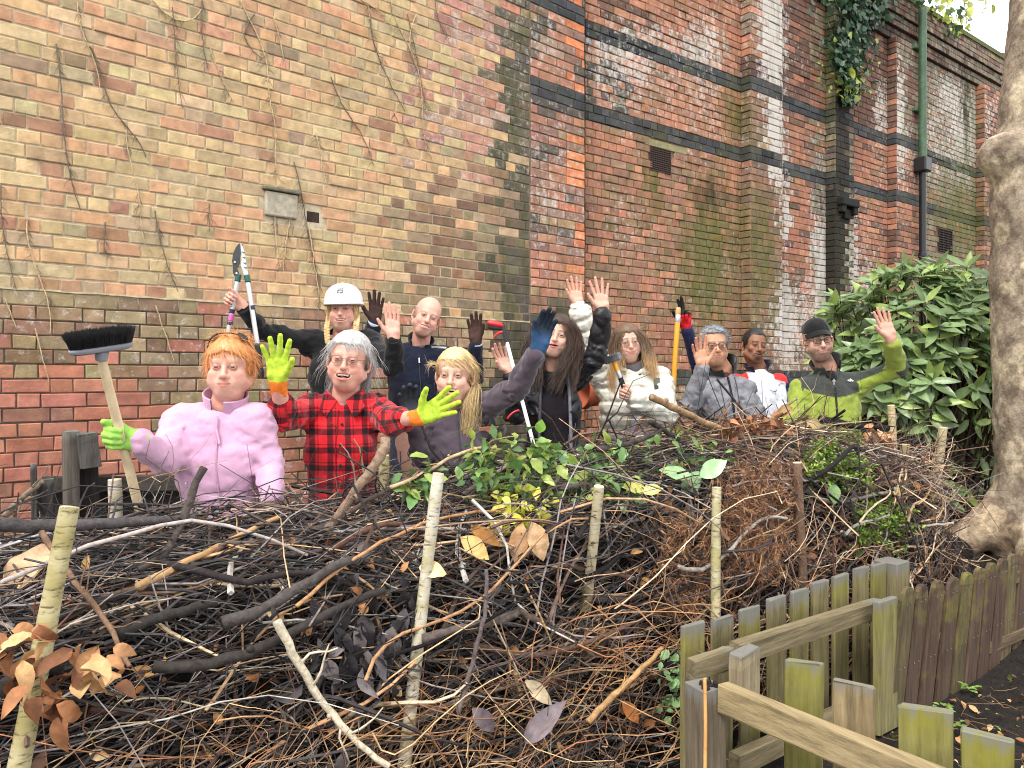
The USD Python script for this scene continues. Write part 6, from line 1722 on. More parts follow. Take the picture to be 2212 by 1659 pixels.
# ---------------------------------------------------------------- more materials
def fence_mat(name, rot, stretch):
    M[name] = usdkit.material(stage, '/World/Looks/' + name, {
        'a': ('attribute', {'attribute': 'Col'}), 'q': ('attribute', {'attribute': 'Vec'}), 'sx': ('separate_xyz', {}),
        'g': ('geometry', {}), 'mp': ('mapping', {'rotation': (0, 0, rot)}), 'ms': ('mapping', {'scale': stretch}),
        'n': ('noise_texture', {'scale': 9.0, 'detail': 6.0, 'roughness': 0.7}),
        'mr': ('map_range', {'from_min': 0.25, 'from_max': 0.75, 'to_min': 0.32, 'to_max': 1.5}), 'mul': ('vector_math', {'math_type': 'scale'}),
        'na': ('noise_texture', {'scale': 7.0, 'detail': 5.0, 'roughness': 0.65}), 'aa': ('math', {'math_type': 'add'}), 'ar': ('map_range', {'from_min': 0.75, 'from_max': 1.15, 'to_min': 0, 'to_max': 0.85, 'clamp': True}),
        'm1': ('mix', {'mix_type': 'mix', 'color2': (0.215, 0.205, 0.030)}),
        'm2': ('mix', {'mix_type': 'mix', 'color2': (0.165, 0.16, 0.145)}), 'ga': ('math', {'math_type': 'add'}), 'gr': ('map_range', {'from_min': 0.8, 'from_max': 1.1, 'to_min': 0, 'to_max': 0.9, 'clamp': True}),
        'b': ('bump', {'strength': 0.75, 'distance': 0.006}), 'p': ('principled_bsdf', {'roughness': 0.85, 'specular_ior_level': 0.25}),
    }, [('g.position', 'mp.vector'), ('mp.vector', 'ms.vector'), ('ms.vector', 'n.vector'), ('n.fac', 'mr.value'), ('a.color', 'mul.vector1'), ('mr.result', 'mul.scale'),
        ('q.vector', 'sx.vector'), ('g.position', 'na.vector'), ('na.fac', 'aa.value1'), ('sx.x', 'aa.value2'), ('aa.value', 'ar.value'),
        ('n.fac', 'ga.value1'), ('sx.y', 'ga.value2'), ('ga.value', 'gr.value'),
        ('mul.vector', 'm1.color1'), ('ar.result', 'm1.fac'), ('m1.color', 'm2.color1'), ('gr.result', 'm2.fac'), ('m2.color', 'p.base_color'),
        ('n.fac', 'b.height'), ('b.normal', 'p.normal')], surface='p.BSDF')
fence_mat('plank_v', 0.0, (5, 5, 0.35))
DC = np.array([0.80, 0.60, 0]); DCn = nrm(DC); DBv = nrm(np.array([0.26, -0.50, 0]))
fence_mat('plank_c', -math.atan2(DCn[1], DCn[0]), (0.35, 5, 5))
fence_mat('plank_b', -math.atan2(DBv[1], DBv[0]), (0.35, 5, 5))
M['birch'] = usdkit.material(stage, '/World/Looks/birch', {
    'a': ('attribute', {'attribute': 'Col'}), 'g': ('geometry', {}), 'mp': ('mapping', {'scale': (1, 1, 4.5)}),
    'n': ('noise_texture', {'scale': 22.0, 'detail': 5.0, 'roughness': 0.7}), 'r': ('rgb_ramp', {'ramp': [(0.0, (0.10, 0.09, 0.08)), (0.36, (0.25, 0.22, 0.18)), (0.46, (0.9, 0.9, 0.9)), (1.0, (1.15, 1.12, 1.05))]}),
    'n2': ('noise_texture', {'scale': 14.0, 'detail': 3.0}), 'r2': ('rgb_ramp', {'ramp': [(0.35, (0.72, 0.68, 0.46)), (0.65, (1.05, 1.02, 1.0))]}),
    'm': ('vector_math', {'math_type': 'multiply'}), 'm2': ('vector_math', {'math_type': 'multiply'}), 'b': ('bump', {'strength': 0.5, 'distance': 0.004}), 'p': ('principled_bsdf', {'roughness': 0.75, 'specular_ior_level': 0.3}),
}, [('g.position', 'mp.vector'), ('mp.vector', 'n.vector'), ('n.fac', 'r.fac'), ('g.position', 'n2.vector'), ('n2.fac', 'r2.fac'), ('a.color', 'm.vector1'), ('r.color', 'm.vector2'), ('m.vector', 'm2.vector1'), ('r2.color', 'm2.vector2'), ('m2.vector', 'p.base_color'), ('n.fac', 'b.height'), ('b.normal', 'p.normal')], surface='p.BSDF')

# ---------------------------------------------------------------- tree at the right
rngT = np.random.default_rng(21)
tc = P(2272, 900, 4.8); tz = float(ground_z(tc[0], tc[1]))
tree = thing('tree', 'big pale plane tree trunk with a burr, cut off by the right edge', 'tree', loc=(tc[0], tc[1], tz))
tp = lambda x, y, Y=4.8: P(x + 12, y, Y)
F = Field((tc[0] - 0.95, tc[1] - 0.75, tz - 0.15), (tc[0] + 0.75, tc[1] + 0.75, 6.6), 0.021)
sp_ = [tp(2248, 1360), tp(2247, 1100), tp(2241, 900), tp(2232, 600), tp(2234, 430), tp(2246, 220), tp(2266, 0), tp(2284, -250), tp(2296, -600), tp(2300, -900)]
for a, b, ra, rb in zip(sp_[:-1], sp_[1:], (0.31, 0.275, 0.272, 0.27, 0.262, 0.250, 0.24, 0.22, 0.19), (0.275, 0.272, 0.27, 0.262, 0.250, 0.24, 0.22, 0.19, 0.16)):
    F.cap(a, b, ra, rb, 0.03)
F.ell(tp(2172, 338, 4.74), (0.19, 0.17, 0.15), 0.10); F.ell(tp(2140, 330, 4.72), (0.085, 0.10, 0.075), 0.05); F.ell(tp(2150, 345, 4.60), (0.03, 0.05, 0.035), 0.03, 'sub')
F.ell(tp(2200, 440, 4.74), (0.16, 0.16, 0.26), 0.10)
for an, L in ((2.9, 0.72), (3.9, 0.55), (4.9, 0.5), (5.9, 0.55), (1.0, 0.6), (2.0, 0.6)):
    d = np.array([math.cos(an), math.sin(an), 0]); c_ = np.array([tc[0], tc[1], tz])
    F.cap(c_ + [0, 0, 0.42], c_ + d * L * 0.75 + [0, 0, 0.02], 0.19, 0.085, 0.13); F.cap(c_ + d * L * 0.7 + [0, 0, 0.03], c_ + d * (L + 0.3) - [0, 0, 0.10], 0.085, 0.04, 0.05)
F.displace(lambda p: 0.022 * (meshkit.fbm(p * [9, 9, 5], 4, 2) - 0.5) + 0.016 * (np.abs(meshkit.fbm(p * [26, 26, 13], 3, 7) - 0.5) * -2 + 0.4))
v, f = F.mesh(1)
n1 = meshkit.fbm(v * [7, 7, 4], 4, 3); n2 = meshkit.fbm(v * [16, 16, 9], 3, 12); n3 = meshkit.fbm(v * [4, 4, 2.2], 3, 31)
c = lin((152, 140, 124)) * (0.6 + 0.75 * n2)[:, None]
w = sm(0.52, 0.60, n1)[:, None]; c = c * (1 - w) + lin((190, 178, 154)) * w
w = (sm(0.60, 0.68, n3) * sm(1.8, 0.6, v[:, 2]) * 0.3)[:, None]; c = c * (1 - w) + lin((164, 130, 100)) * w
w = sm(0.52, 0.60, meshkit.fbm(v * [22, 22, 12], 3, 17))[:, None] * 0.5; c = c * (1 - w) + lin((84, 70, 58)) * w
obj('trunk', (v, f), 'tree_bark', tree, True, col=c)
limb_ends = []
for k in range(6):
    a0 = sp_[-1] + [0, 0, -0.5 * rngT.random()]; an = k * 1.05 + 0.3
    e = a0 + np.array([math.cos(an) * 1.7, math.sin(an) * 1.7, 1.1 + rngT.random()])
    pts = spline([a0, a0 * 0.5 + e * 0.5 + [0, 0, 0.25], e], 8); obj('limb', tube(pts, np.linspace(0.10, 0.03, 8), 8), 'bark', tree, True, col=lin((140, 124, 104))); limb_ends.append(pts)
mb = MB()
for k in range(1100):
    pts = limb_ends[k % 6]; p = pts[rngT.integers(3, 8)] + rngT.normal(0, 0.42, 3)
    v, f = leaf_vf(rngT.uniform(0.09, 0.15), rngT.uniform(0.07, 0.12), rngT, 0.4, 0.2, 4, lobes=0.5)
    mb.add(place(v, p, rngT.normal(0, 1, 3) + [0, 0, -0.5], rngT.normal(0, 1, 3) + [0, 0, 1.5]), f, lin((126, 140, 62)) * rngT.uniform(0.6, 1.4))
for k in range(22):                                   # a spray hanging in front of the sky
    q = rngT.random(); p = P(2050 + 95 * rngT.random(), -20 + 75 * q * rngT.random(), 5.6 + rngT.random() * 0.5)
    v, f = leaf_vf(rngT.uniform(0.05, 0.10), rngT.uniform(0.035, 0.06), rngT, 0.4, 0.2, 4, lobes=0.4)
    mb.add(place(v, p, rngT.normal(0, 1, 3) + [0, 0, -0.8], rngT.normal(0, 1, 3) + [0, -1, 1]), f, lin((176, 186, 92)) * rngT.uniform(0.7, 1.3))
mb.build('crown', 'leaf', tree, kind='stuff')

# ---------------------------------------------------------------- evergreen shrub
rngS = np.random.default_rng(31)
sc_ = P(1990, 770, 5.75)
shrub = thing('shrub', 'large glossy evergreen shrub with long leaves, between the waving man and the tree', 'shrub', loc=(sc_[0], sc_[1], 0.2))
tips, leaves = [], []
root = np.array([sc_[0] + 0.1, sc_[1] + 0.1, 0.1])
def add_tip(p, d, n, big=1.0, tone=1.0):
    d = nrm(d); tips.append(p)
    e1 = nrm(np.cross(d, [0.1, 0.2, 1.0])); e2 = np.cross(d, e1)
    for k in range(n):
        a = k * 2.4 + rngS.normal(0, 0.2); el = rngS.uniform(0.15, 0.75)
        dr = (e1 * math.cos(a) + e2 * math.sin(a)) * math.cos(el) + d * math.sin(el) + np.array([0, 0, -0.12])
        L = rngS.uniform(0.13, 0.205) * big
        v, f = leaf_vf(L, L * rngS.uniform(0.30, 0.38), rngS, rngS.uniform(0.02, 0.22), 0.25, 5, tip=0.9)
        base = p - d * (0.02 * (k % 4)) 
        c = lin((112, 134, 88)) if rngS.random() < 0.75 else lin((146, 166, 92))
        leaves.append((place(v, base, dr, d + np.array([0, -0.2, 0.55])), f, c * rngS.uniform(0.75, 1.45) * tone, base))
for k in range(250):
    d = nrm(rngS.normal(size=3) * [1, 1, 0.9] + [0, -0.25, 0.15]); q = 0.62 + 0.38 * rngS.random() ** 0.5
    n_ = 1 + 0.22 * (meshkit.fbm((d * 2.3)[None], 2, 4)[0] - 0.5) * 2
    p = sc_ + d * np.array([0.80, 0.52, 0.70]) * q * n_
    if p[2] < 0.3: continue
    add_tip(p, d + [0, -0.15, 0.35], rngS.integers(6, 10))
for k in range(60):
    p = np.array([sc_[0] + rngS.uniform(-0.5, 0.75), sc_[1] + rngS.uniform(-0.35, 0.4), rngS.uniform(0.45, 1.15)])
    add_tip(p, rngS.normal(size=3) + [0, -0.5, 0.4], rngS.integers(4, 7), 0.9, 0.9)
for px, py in ((1800, 640), (1832, 690), (1850, 760), (1870, 610), (1790, 660), (1845, 720), (1900, 590), (2075, 575), (2010, 590), (2120, 600), (1935, 575), (2040, 620)):
    add_tip(P(px + 14, py, 5.45 + 0.2 * rngS.random()), rngS.normal(0, 0.4, 3) + [-0.5, -0.4, 0.5], 8)
order = np.argsort([np.linalg.norm(l[3] - CAMP) for l in leaves])
for i in order[:300]:
    obj('leaf', leaves[i][:2], 'leaf', shrub, True, col=leaves[i][2])
mb = MB()
for i in order[300:]: mb.add(leaves[i][0], leaves[i][1], leaves[i][2])
mb.build('foliage', 'leaf', shrub, True, kind='stuff')
mb = MB()
stems0 = [root + np.array([rngS.normal(0, 0.25), rngS.normal(0, 0.15), 0]) for _ in range(9)]
for p in tips:
    s = stems0[rngS.integers(9)]; m = s * 0.45 + p * 0.55; m[:2] = m[:2] * 0.7 + p[:2] * 0.3
    mb.add(*tube(spline([s, m, p], 6), np.linspace(0.013, 0.003, 6), 5, False), lin((70, 58, 46)) * rngS.uniform(0.6, 1.2))
mb.build('stems', 'bark', shrub, kind='stuff')

# ---------------------------------------------------------------- ivy on the right wall, creeper on the left wall
rngI = np.random.default_rng(41)
ivy = thing('ivy', 'dark green ivy tumbling over the top of the right wall beside the drainpipe', 'ivy')
iv = []
def ivy_leaf(p, n, sz, c, up=(0, 0, 1)):
    v, f = leaf_vf(sz, sz * 0.95, rngI, 0.25, 0.12, 4, tip=0.75, lobes=0.35)
    iv.append((place(v, p, rngI.normal(0, 0.6, 3) + [0, 0, -0.9], np.asarray(n) + rngI.normal(0, 0.35, 3)), f, c, p))
nB = FB.n
def ivy_at(px, py, d, sz, yel=0.08):
    s, z = FB.at(px, py, PJ + 0.03 + d)
    p = FB.w(s, PJ + 0.03 + d, z)
    c = lin((150, 162, 66)) if rngI.random() < yel else lin((50, 78, 52))
    ivy_leaf(p, nB + [0, 0, 0.5], sz * rngI.uniform(0.7, 1.3), c * rngI.uniform(0.55, 1.4))
for k in range(900):
    t = rngI.random(); y = -30 + 250 * t ** 1.25
    half = 78 * (1 - 0.75 * t); cx = 1842 - 6 * t + (30 if y < 60 else 0) * rngI.random()
    ivy_at(cx + rngI.normal(0, 0.5) * half, y, 0.02 + abs(rngI.normal(0, 0.10)) * (1 - 0.6 * t), 0.085, 0.03 + 0.25 * (t > 0.75))
for k in range(40): ivy_at(rngI.uniform(1758, 1900), rngI.uniform(100, 200), 0.02, 0.055, 0.7)
for k in range(640):                                   # the mound along the coping
    x = rngI.uniform(1770, 2075); top = (x - 1770) / 305.0
    s = FB.hit(x, PJ); h = 0.34 * math.exp(-((x - 1955) / 95) ** 2) + 0.10
    p = FB.w(s, rngI.uniform(-0.25, PJ + 0.22), TOPB + h * rngI.random() ** 0.7 - 0.22 * (rngI.random() < 0.35))
    ivy_leaf(p, nB + [0, 0, 1.0], 0.10 * rngI.uniform(0.7, 1.3), (lin((172, 182, 84)) if (x > 1985 and rngI.random() < 0.5) else lin((60, 86, 54))) * rngI.uniform(0.55, 1.3))
order = np.argsort([np.linalg.norm(l[3] - CAMP) for l in iv])
for i in order[:300]: obj('leaf', iv[i][:2], 'leaf', ivy, True, col=iv[i][2])
mb = MB()
for i in order[300:]: mb.add(*iv[i][:3])
mb.build('foliage', 'leaf', ivy, True, kind='stuff')
for px in (1815, 1838, 1852, 1866):
    pts = [FB.w(FB.at(px + rngI.normal(0, 4), y, PJ + 0.04)[0], PJ + 0.04 + 0.02 * rngI.random(), FB.at(px, y, PJ + 0.04)[1]) for y in np.linspace(-40, 200, 9)]
    obj('stem', tube(spline(pts, 18), 0.008, 5), 'bark', ivy, True, col=lin((74, 60, 46)))

creeper = thing('dead_creeper', 'leafless creeper stems hanging down the buff brick wall on the left', 'creeper')
CR = [[(335, 10), (355, 130), (390, 220), (430, 400)], [(390, 200), (430, 300), (490, 470), (560, 560), (630, 680)], [(243, 190), (265, 380), (280, 600), (300, 740), (350, 910)], [(745, 30), (760, 230), (775, 380), (790, 470)],
      [(875, 0), (880, 200), (900, 300)], [(905, 200), (950, 320), (1010, 440)], [(1040, 0), (1110, 150), (1150, 260), (1165, 420), (1190, 560), (1190, 700), (1220, 790)], [(1180, 70), (1215, 200), (1230, 290)],
      [(1600, 80), (1620, 200), (1680, 350), (1750, 480)], [(1690, 0), (1740, 150), (1800, 280), (1820, 400), (1830, 560), (1860, 690)], [(1760, 60), (1790, 200), (1840, 470)], [(1430, 330), (1480, 450), (1560, 580), (1610, 710)],
      [(545, 560), (560, 680), (600, 850), (615, 1010), (645, 1090)], [(5, 790), (15, 1000), (40, 1130), (70, 1250)], [(120, 930), (130, 1080), (170, 1200), (215, 1440)], [(670, 910), (710, 1100), (770, 1260)],
      [(1270, 700), (1310, 880), (1340, 1050), (1380, 1290), (1370, 1360)], [(1190, 870), (1190, 1000), (1215, 1160)], [(1700, 480), (1770, 620)], [(1365, 570), (1410, 800)], [(905, 880), (905, 1000)], [(150, 1420), (210, 1650)], [(670, 1320), (750, 1560)],
      [(1270, 880), (1240, 1010), (1225, 1170)], [(1330, 960), (1360, 1150), (1385, 1300)], [(660, 0), (720, 60), (790, 90), (870, 40)], [(1560, 0), (1650, 60), (1700, 130)], [(1880, 0), (1900, 100), (1940, 170)], [(1100, 60), (1060, 150), (1130, 250)], [(455, 960), (450, 1100)], [(20, 1290), (70, 1420)], [(1590, 20), (1600, 90)], [(1800, 60), (1770, 190), (1800, 290)]]
def on_wall(p, d=0.012):
    s, z = FA.at(p[0] / 2, p[1] / 2, d); return FA.w(s, d + (0.01 if z < STEP_Z else 0), z)
for pl in CR:
    pl = [np.array(q, float) for q in pl]
    n_ = max(10, int(np.linalg.norm(pl[-1] - pl[0]) / 14)); sp2 = spline(pl, n_) + rngI.normal(0, 1.6, (n_, 2)) * np.sin(np.linspace(0, np.pi, n_))[:, None]
    pts = np.array([on_wall(q, 0.014 + 0.003 * rngI.random()) for q in sp2])
    r = np.linspace(0.0042, 0.0022, n_) * rngI.uniform(0.8, 1.2)
    cc = lin((186, 164, 128)) if rngI.random() < 0.55 else lin((104, 90, 76))
    st = obj('stem', tube(pts, r, 5), 'twig', creeper, True, col=cc)
    mb = MB()
    for k in range(int(n_ * 0.75)):
        i = rngI.integers(1, n_ - 1); L = rngI.uniform(12, 60); a = rngI.uniform(0.2, 1.2) * rngI.choice((-1, 1))
        q0 = sp2[i]; q1 = q0 + L * 0.5 * np.array([math.sin(a), math.cos(a)]); q2 = q1 + L * 0.5 * np.array([math.sin(a * 0.6), 1.0])
        mb.add(*tube(np.array([on_wall(q, 0.013) for q in (q0, (q0 + q1) / 2, q1, q2)]), [0.0016, 0.0014, 0.0012, 0.0007], 3, False), lin((92, 80, 66)) * rngI.uniform(0.7, 1.8))
    if mb.n: mb.build('side_shoots', 'twig', st, kind='stuff')

# ---------------------------------------------------------------- drainpipe
pipe = thing('drainpipe', 'cast iron drainpipe, mossy green above and glossy black below its joint', 'drainpipe')
def wp(px, py, d): s, z = FB.at(px, py, d); return FB.w(s, d, z)
sD = FB.hit(1993, PJ + 0.10)
zt, zj = 6.75, FB.at(1993, 352, PJ + 0.10)[1]
zs = np.linspace(zj, zt, 30)
vv, ff = tube(np.array([FB.w(sD, PJ + 0.10, z) for z in zs]), 0.056, 14)
gcol = lin((66, 92, 66)) * (0.5 + 0.8 * meshkit.fbm(vv * [12, 12, 3], 3, 4))[:, None]
obj('pipe', (vv, ff), 'metal_paint', pipe, True, col=gcol)
obj('joint', box_vf(FB.w(sD, PJ + 0.10, zj - 0.03), (0.10, 0.09, 0.105), RB, 0.02), 'paint', pipe, col=(0.012, 0.012, 0.013))
obj('pipe', tube(np.array([FB.w(sD, PJ + 0.10, z) for z in (0.1, 1.5, zj - 0.1)]), 0.048, 18), 'paint', pipe, True, col=(0.012, 0.012, 0.014))
for z in (3.2, 1.9): obj('collar', lathe([(0.046, -0.04), (0.060, -0.036), (0.060, 0.036), (0.046, 0.04)], FB.w(sD, PJ + 0.10, z), (0, 0, 1), 18), 'paint', pipe, True, col=(0.012, 0.012, 0.014))
for z in (6.2, 5.3): obj('bracket', box_vf(FB.w(sD, PJ + 0.03, z), (0.12, 0.035, 0.03), RB, 0.008), 'metal_paint', pipe, col=lin((70, 92, 66)))

# ---------------------------------------------------------------- the brushwood hedge
PU, PN = np.array([0.838, 0.545, 0]), np.array([-0.545, 0.838, 0]); PO = np.array([0, 2.656, 0.0])
rs, rz = np.array([-3.2, -1.49, -0.68, -0.28, -0.04, 0.28, 0.785, 1.38, 1.91, 2.45, 2.85, 3.15]), np.array([0.90, 0.95, 0.97, 0.94, 0.99, 1.04, 1.09, 1.16, 1.18, 1.06, 0.86, 0.4])
ridge = lambda s: np.interp(s, rs, rz)
pt, pz = np.array([-0.17, -0.12, -0.07, -0.035, 0.02, 0.16, 0.50, 0.66, 0.72, 0.75]), np.array([0.0, 0.16, 0.42, 0.70, 0.87, 0.94, 1.0, 0.90, 0.5, 0.0])
seg = np.r_[0, np.cumsum(np.hypot(np.diff(pt), np.diff(pz)))]; seg /= seg[-1]
def pile_pt(s, q, off=0.0):
    """Point on the hedge: s along it, q 0..1 from the front foot over the ridge to the back foot."""
    t = np.interp(q, seg, pt); z = np.interp(q, seg, pz) * ridge(s)
    e = 0.01; dt = np.interp(q + e, seg, pt) - np.interp(q - e, seg, pt); dz = np.interp(q + e, seg, pz) - np.interp(q - e, seg, pz)
    L = math.hypot(dt, dz) + 1e-9; nt, nz2 = -dz / L, dt / L
    p = PO + PU * s + PN * (t + nt * off) + np.array([0, 0, z + nz2 * off + float(ground_z(*(PO + PU * s)[:2]))])
    return p, PN * nt + np.array([0, 0, nz2]), PN * (dt / L) + np.array([0, 0, dz / L])
def inside(p):
    r = p - PO; s, t = r @ PU, r @ PN
    if s < -3.2 or s > 3.25 or t < pt[0] or t > pt[-1]: return False
    return p[2] < np.interp(t, pt, pz) * ridge(s)
def on_pile(px, py, lift=0.03, dflt=None):
    for Y in np.arange(1.2, 6.5, 0.012):
        if inside(P(px, py, Y)): return P(px, py, Y - lift)
    Yf = 2.95 / (1 - 0.65 * (px - CX) / FOC) if dflt is None else dflt
    return P(px, py, Yf)
rngP = np.random.default_rng(51)
# solid dark core added inside so no light passes through the hedge
ss, qq = np.linspace(-3.2, 3.2, 120), np.linspace(0, 1, 40)
cv = np.array([[pile_pt(s, q, -0.09)[0] for q in qq] for s in ss]).reshape(-1, 3)
cv += 0.10 * (meshkit.fbm(cv * 7, 3, 3)[:, None] - 0.5) * np.array([0.5, -0.8, 0.6])
ci, cj = np.meshgrid(np.arange(119), np.arange(39), indexing='ij')
cq = np.stack([ci * 40 + cj, (ci + 1) * 40 + cj, (ci + 1) * 40 + cj + 1, ci * 40 + cj + 1], -1).reshape(-1, 4)
obj('dark_core', (cv, cq), 'soil', col=np.array([0.014, 0.011, 0.009]) * (0.6 + 0.8 * meshkit.fbm(cv * 12, 2, 5))[:, None], kind='stuff', label='solid dark core added inside the brushwood hedge to stop light passing', cat='dark core')
TW = [(5, (50, 44, 43)), (4, (84, 77, 75)), (2.5, (94, 74, 62)), (3, (126, 117, 112)), (1.3, (172, 142, 108)), (1.2, (98, 66, 54)), (6, (28, 25, 25)), (1.3, (164, 156, 150))]
TWR = [(2.4, (104, 78, 64)), (2.2, (126, 92, 72)), (2, (158, 128, 98)), (3, (64, 55, 52)), (2, (186, 162, 132)), (1.4, (96, 62, 52)), (3, (34, 30, 29)), (1.6, (140, 128, 118))]
TWF = [(4, (160, 122, 84)), (3, (138, 98, 66)), (2, (184, 152, 110)), (2, (98, 72, 56)), (2, (58, 48, 44)), (1, (176, 112, 72))]
def twig_pts(p, d, L, n, bend, rng, droop=0.0):
    b = rng.normal(0, bend, (3, 3)) * L; t = np.linspace(0, 1, n)[:, None]
    kn = np.sin(t * np.pi) * b[0] + np.sin(2 * t * np.pi) * b[1] * 0.5 + t * t * b[2]
    w = rng.normal(0, 0.011 * min(1, L + 0.2), (n, 3)); w[0] = 0
    return p + (t - 0.5) * L * d + kn + np.cumsum(w, 0) * 0.5 + np.array([0, 0, -droop]) * t * t
mbt = MB()
def add_twig(p, d, L, r, col, rng, bend=0.06, n=7, sides=4, fork=0.0, droop=0.0):
    pts = twig_pts(p, d, L, n, bend, rng, droop)
    mbt.add(*tube(pts, r * np.linspace(1.0, 0.45, n), sides, True), col * rng.uniform(0.7, 1.3))
    if fork and rng.random() < fork:
        for _ in range(rng.integers(1, 4)):
            i = rng.integers(1, n - 1); dd = nrm(nrm(pts[i + 1] - pts[i]) + rng.normal(0, 0.55, 3)); l2 = L * rng.uniform(0.15, 0.4)
            q = twig_pts(pts[i] + dd * l2 / 2, dd, l2, 5, 0.08, rng)
            mbt.add(*tube(q, r * 0.55 * np.linspace(1, 0.4, 5), 3, False), col * rng.uniform(0.7, 1.3))
for k in range(8800):
    s = rngP.uniform(-2.6, 2.85); q = 0.02 + 0.86 * rngP.random()
    if q > 0.70 and rngP.random() < 0.5: q *= 0.75
    off = rngP.normal(-0.035, 0.04); p, nv, tv = pile_pt(s, q, min(off, 0.05))
    right = sm(0.7, 1.7, s)
    ang = rngP.normal(0.06, 0.38) if rngP.random() < 0.66 - 0.22 * right else rngP.uniform(-1.5, 1.5)
    d = nrm(PU * math.cos(ang) + tv * math.sin(ang) + nv * rngP.normal(0, 0.10))
    L = min(1.2, 0.16 + rngP.gamma(2.0, 0.16)); r = 0.0012 + rngP.gamma(1.3, 0.0015)
    pal = TWR if rngP.random() < 0.15 + 0.75 * right else TW
    if q < 0.24 and rngP.random() < 0.16: pal = TWF
    cc = pick(pal, rngP); cc = cc * (0.72 if cc.mean() < 0.16 else 1.1)
    add_twig(p, d, L, min(r, 0.0095), cc, rngP, 0.055, 7, 4, 0.25)
for k in range(650):                                # loose tan stems at the foot, nearest the camera
    s = rngP.uniform(-2.2, 1.0); p, nv, tv = pile_pt(s, rngP.uniform(0.0, 0.22), rngP.uniform(-0.02, 0.14))
    ang = rngP.normal(0, 0.7); d = nrm(PU * math.cos(ang) + tv * math.sin(ang) * 0.8 + nv * rngP.normal(0, 0.3))
    add_twig(p, d, rngP.uniform(0.15, 0.6), rngP.uniform(0.001, 0.0032), pick(TWF, rngP), rngP, 0.12, 8, 4, 0.4)
for k in range(260):                                 # ends that stick up along the top
    s = rngP.uniform(-2.3, 3.1) if rngP.random() < 0.7 else rngP.uniform(-2.3, 0.6); p, nv, tv = pile_pt(s, rngP.uniform(0.42, 0.64), 0.0)
    d = nrm(PU * rngP.normal(0.2, 0.8) + nv * abs(rngP.normal(0.10, 0.26)) + tv * rngP.normal(0, 0.3))
    L = rngP.uniform(0.12, 0.42); add_twig(p + d * L * 0.3, d, L, rngP.uniform(0.001, 0.0028), pick(TW if s < 1 else TWR, rngP), rngP, 0.10, 7, 4, 0.6)
for k in range(170):                                 # fine bare spray at the right-hand end
    p = P(rngP.uniform(1850, 2070), rngP.uniform(965, 1150), rngP.uniform(4.0, 4.7)); d = nrm([rngP.normal(0.8, 0.5), rngP.normal(-0.1, 0.3), rngP.normal(0.15, 0.45)])
    add_twig(p, d, rngP.uniform(0.15, 0.55), rngP.uniform(0.0012, 0.0038), pick(TWR, rngP) * 1.15, rngP, 0.16, 8, 4, 0.6)
mbt.build('brushwood', 'twig', None, False, kind='stuff', label='dense mass of dark twigs woven into the long brushwood hedge', cat='brushwood')

# single branches one can pick out
def pbranch(name, pix, r, col, label, lift=0.05, Y=None, n=16, sides=8, taper=0.7, group=None, forks=0, cut=None, wob=0.0020, mat='bark'):
    pts = np.array([on_pile(x, y, lift) if Y is None else P(x, y, Y) for x, y in pix])
    if len(pts) > 2 and Y is None:                    # one smooth depth along the branch
        a = np.polyfit(np.linspace(0, 1, len(pts)), pts[:, 1], 1); yy = np.minimum(np.polyval(a, np.linspace(0, 1, len(pts))), pts[:, 1] + 0.02)
        pts = np.array([P(x, y, q) for (x, y), q in zip(pix, yy)])
    sp2 = spline(pts, n); rng = rngP
    w = rng.normal(0, wob, (n, 3)); w[0] = w[-1] = 0; sp2 = sp2 + w
    rr = r * np.linspace(1, taper, n) * (1 + rng.normal(0, 0.05, n))
    vf = tube(sp2, rr, sides)
    mbq = MB(); mbq.add(*vf)
    for _ in range(max(2, int(n * 0.3))):
        i = rng.integers(2, n - 2); dd = nrm(nrm(sp2[i + 1] - sp2[i]) * rng.choice((-1, 1)) * 0.6 + rng.normal(0, 0.6, 3)); l2 = rng.uniform(0.03, 0.16); r2 = min(rr[i] * 0.45, 0.005)
        q = twig_pts(sp2[i] + dd * l2 / 2, dd, l2, 5, 0.08, rng); mbq.add(*tube(q, r2 * np.linspace(1, 0.4, 5), 4))
    for _ in range(3):
        i = rng.integers(1, n - 1); m_ = trimesh.creation.icosphere(1, rr[i] * 0.75); mbq.add(np.array(m_.vertices) + sp2[i] + rng.normal(0, 0.5, 3) * rr[i], m_.faces)
    vf = mbq.vf
    th = obj(name, vf, mat, None, True, col=np.asarray(col) * (0.65 + 0.7 * meshkit.fbm(vf[0] * 18, 3, 4))[:, None])
    if cut is not None or forks:
        _names_key = None
    tag(th, label, 'branch', group)
    return sp2
DK, GR, BR, TN, PALE = lin((56, 50, 48)), lin((102, 96, 90)), lin((98, 76, 60)), lin((176, 138, 96)), lin((196, 184, 160))
pbranch('branch', [(441, 1010), (398, 1110), (372, 1170), (300, 1230)], 0.0125, lin((74, 66, 62)), 'dark stick poking up out of the hedge in front of the pink fleece', 0.06)
pbranch('split_branch', [(300, 1268), (420, 1205), (600, 1118)], 0.0125, TN, 'split yellow-tan branch lying across the dark twigs at the left', 0.07, sides=5, mat='wood')
pbranch('branch', [(598, 1342), (640, 1425), (700, 1520), (840, 1655)], 0.0125, PALE, 'bleached pale bare stick leaning down at the front, centre-left', 0.14)
pbranch('branch', [(832, 948), (822, 985), (790, 1030), (740, 1100), (700, 1150)], 0.019, lin((128, 108, 90)), 'smooth grey-brown branch slanting up beside the red checked shirt', 0.06)
pbranch('branch', [(910, 1382), (985, 1362), (1060, 1345), (1118, 1322)], 0.018, lin((94, 84, 78)), 'thick grey branch with a pale cut end right of the tall birch stake', 0.07)
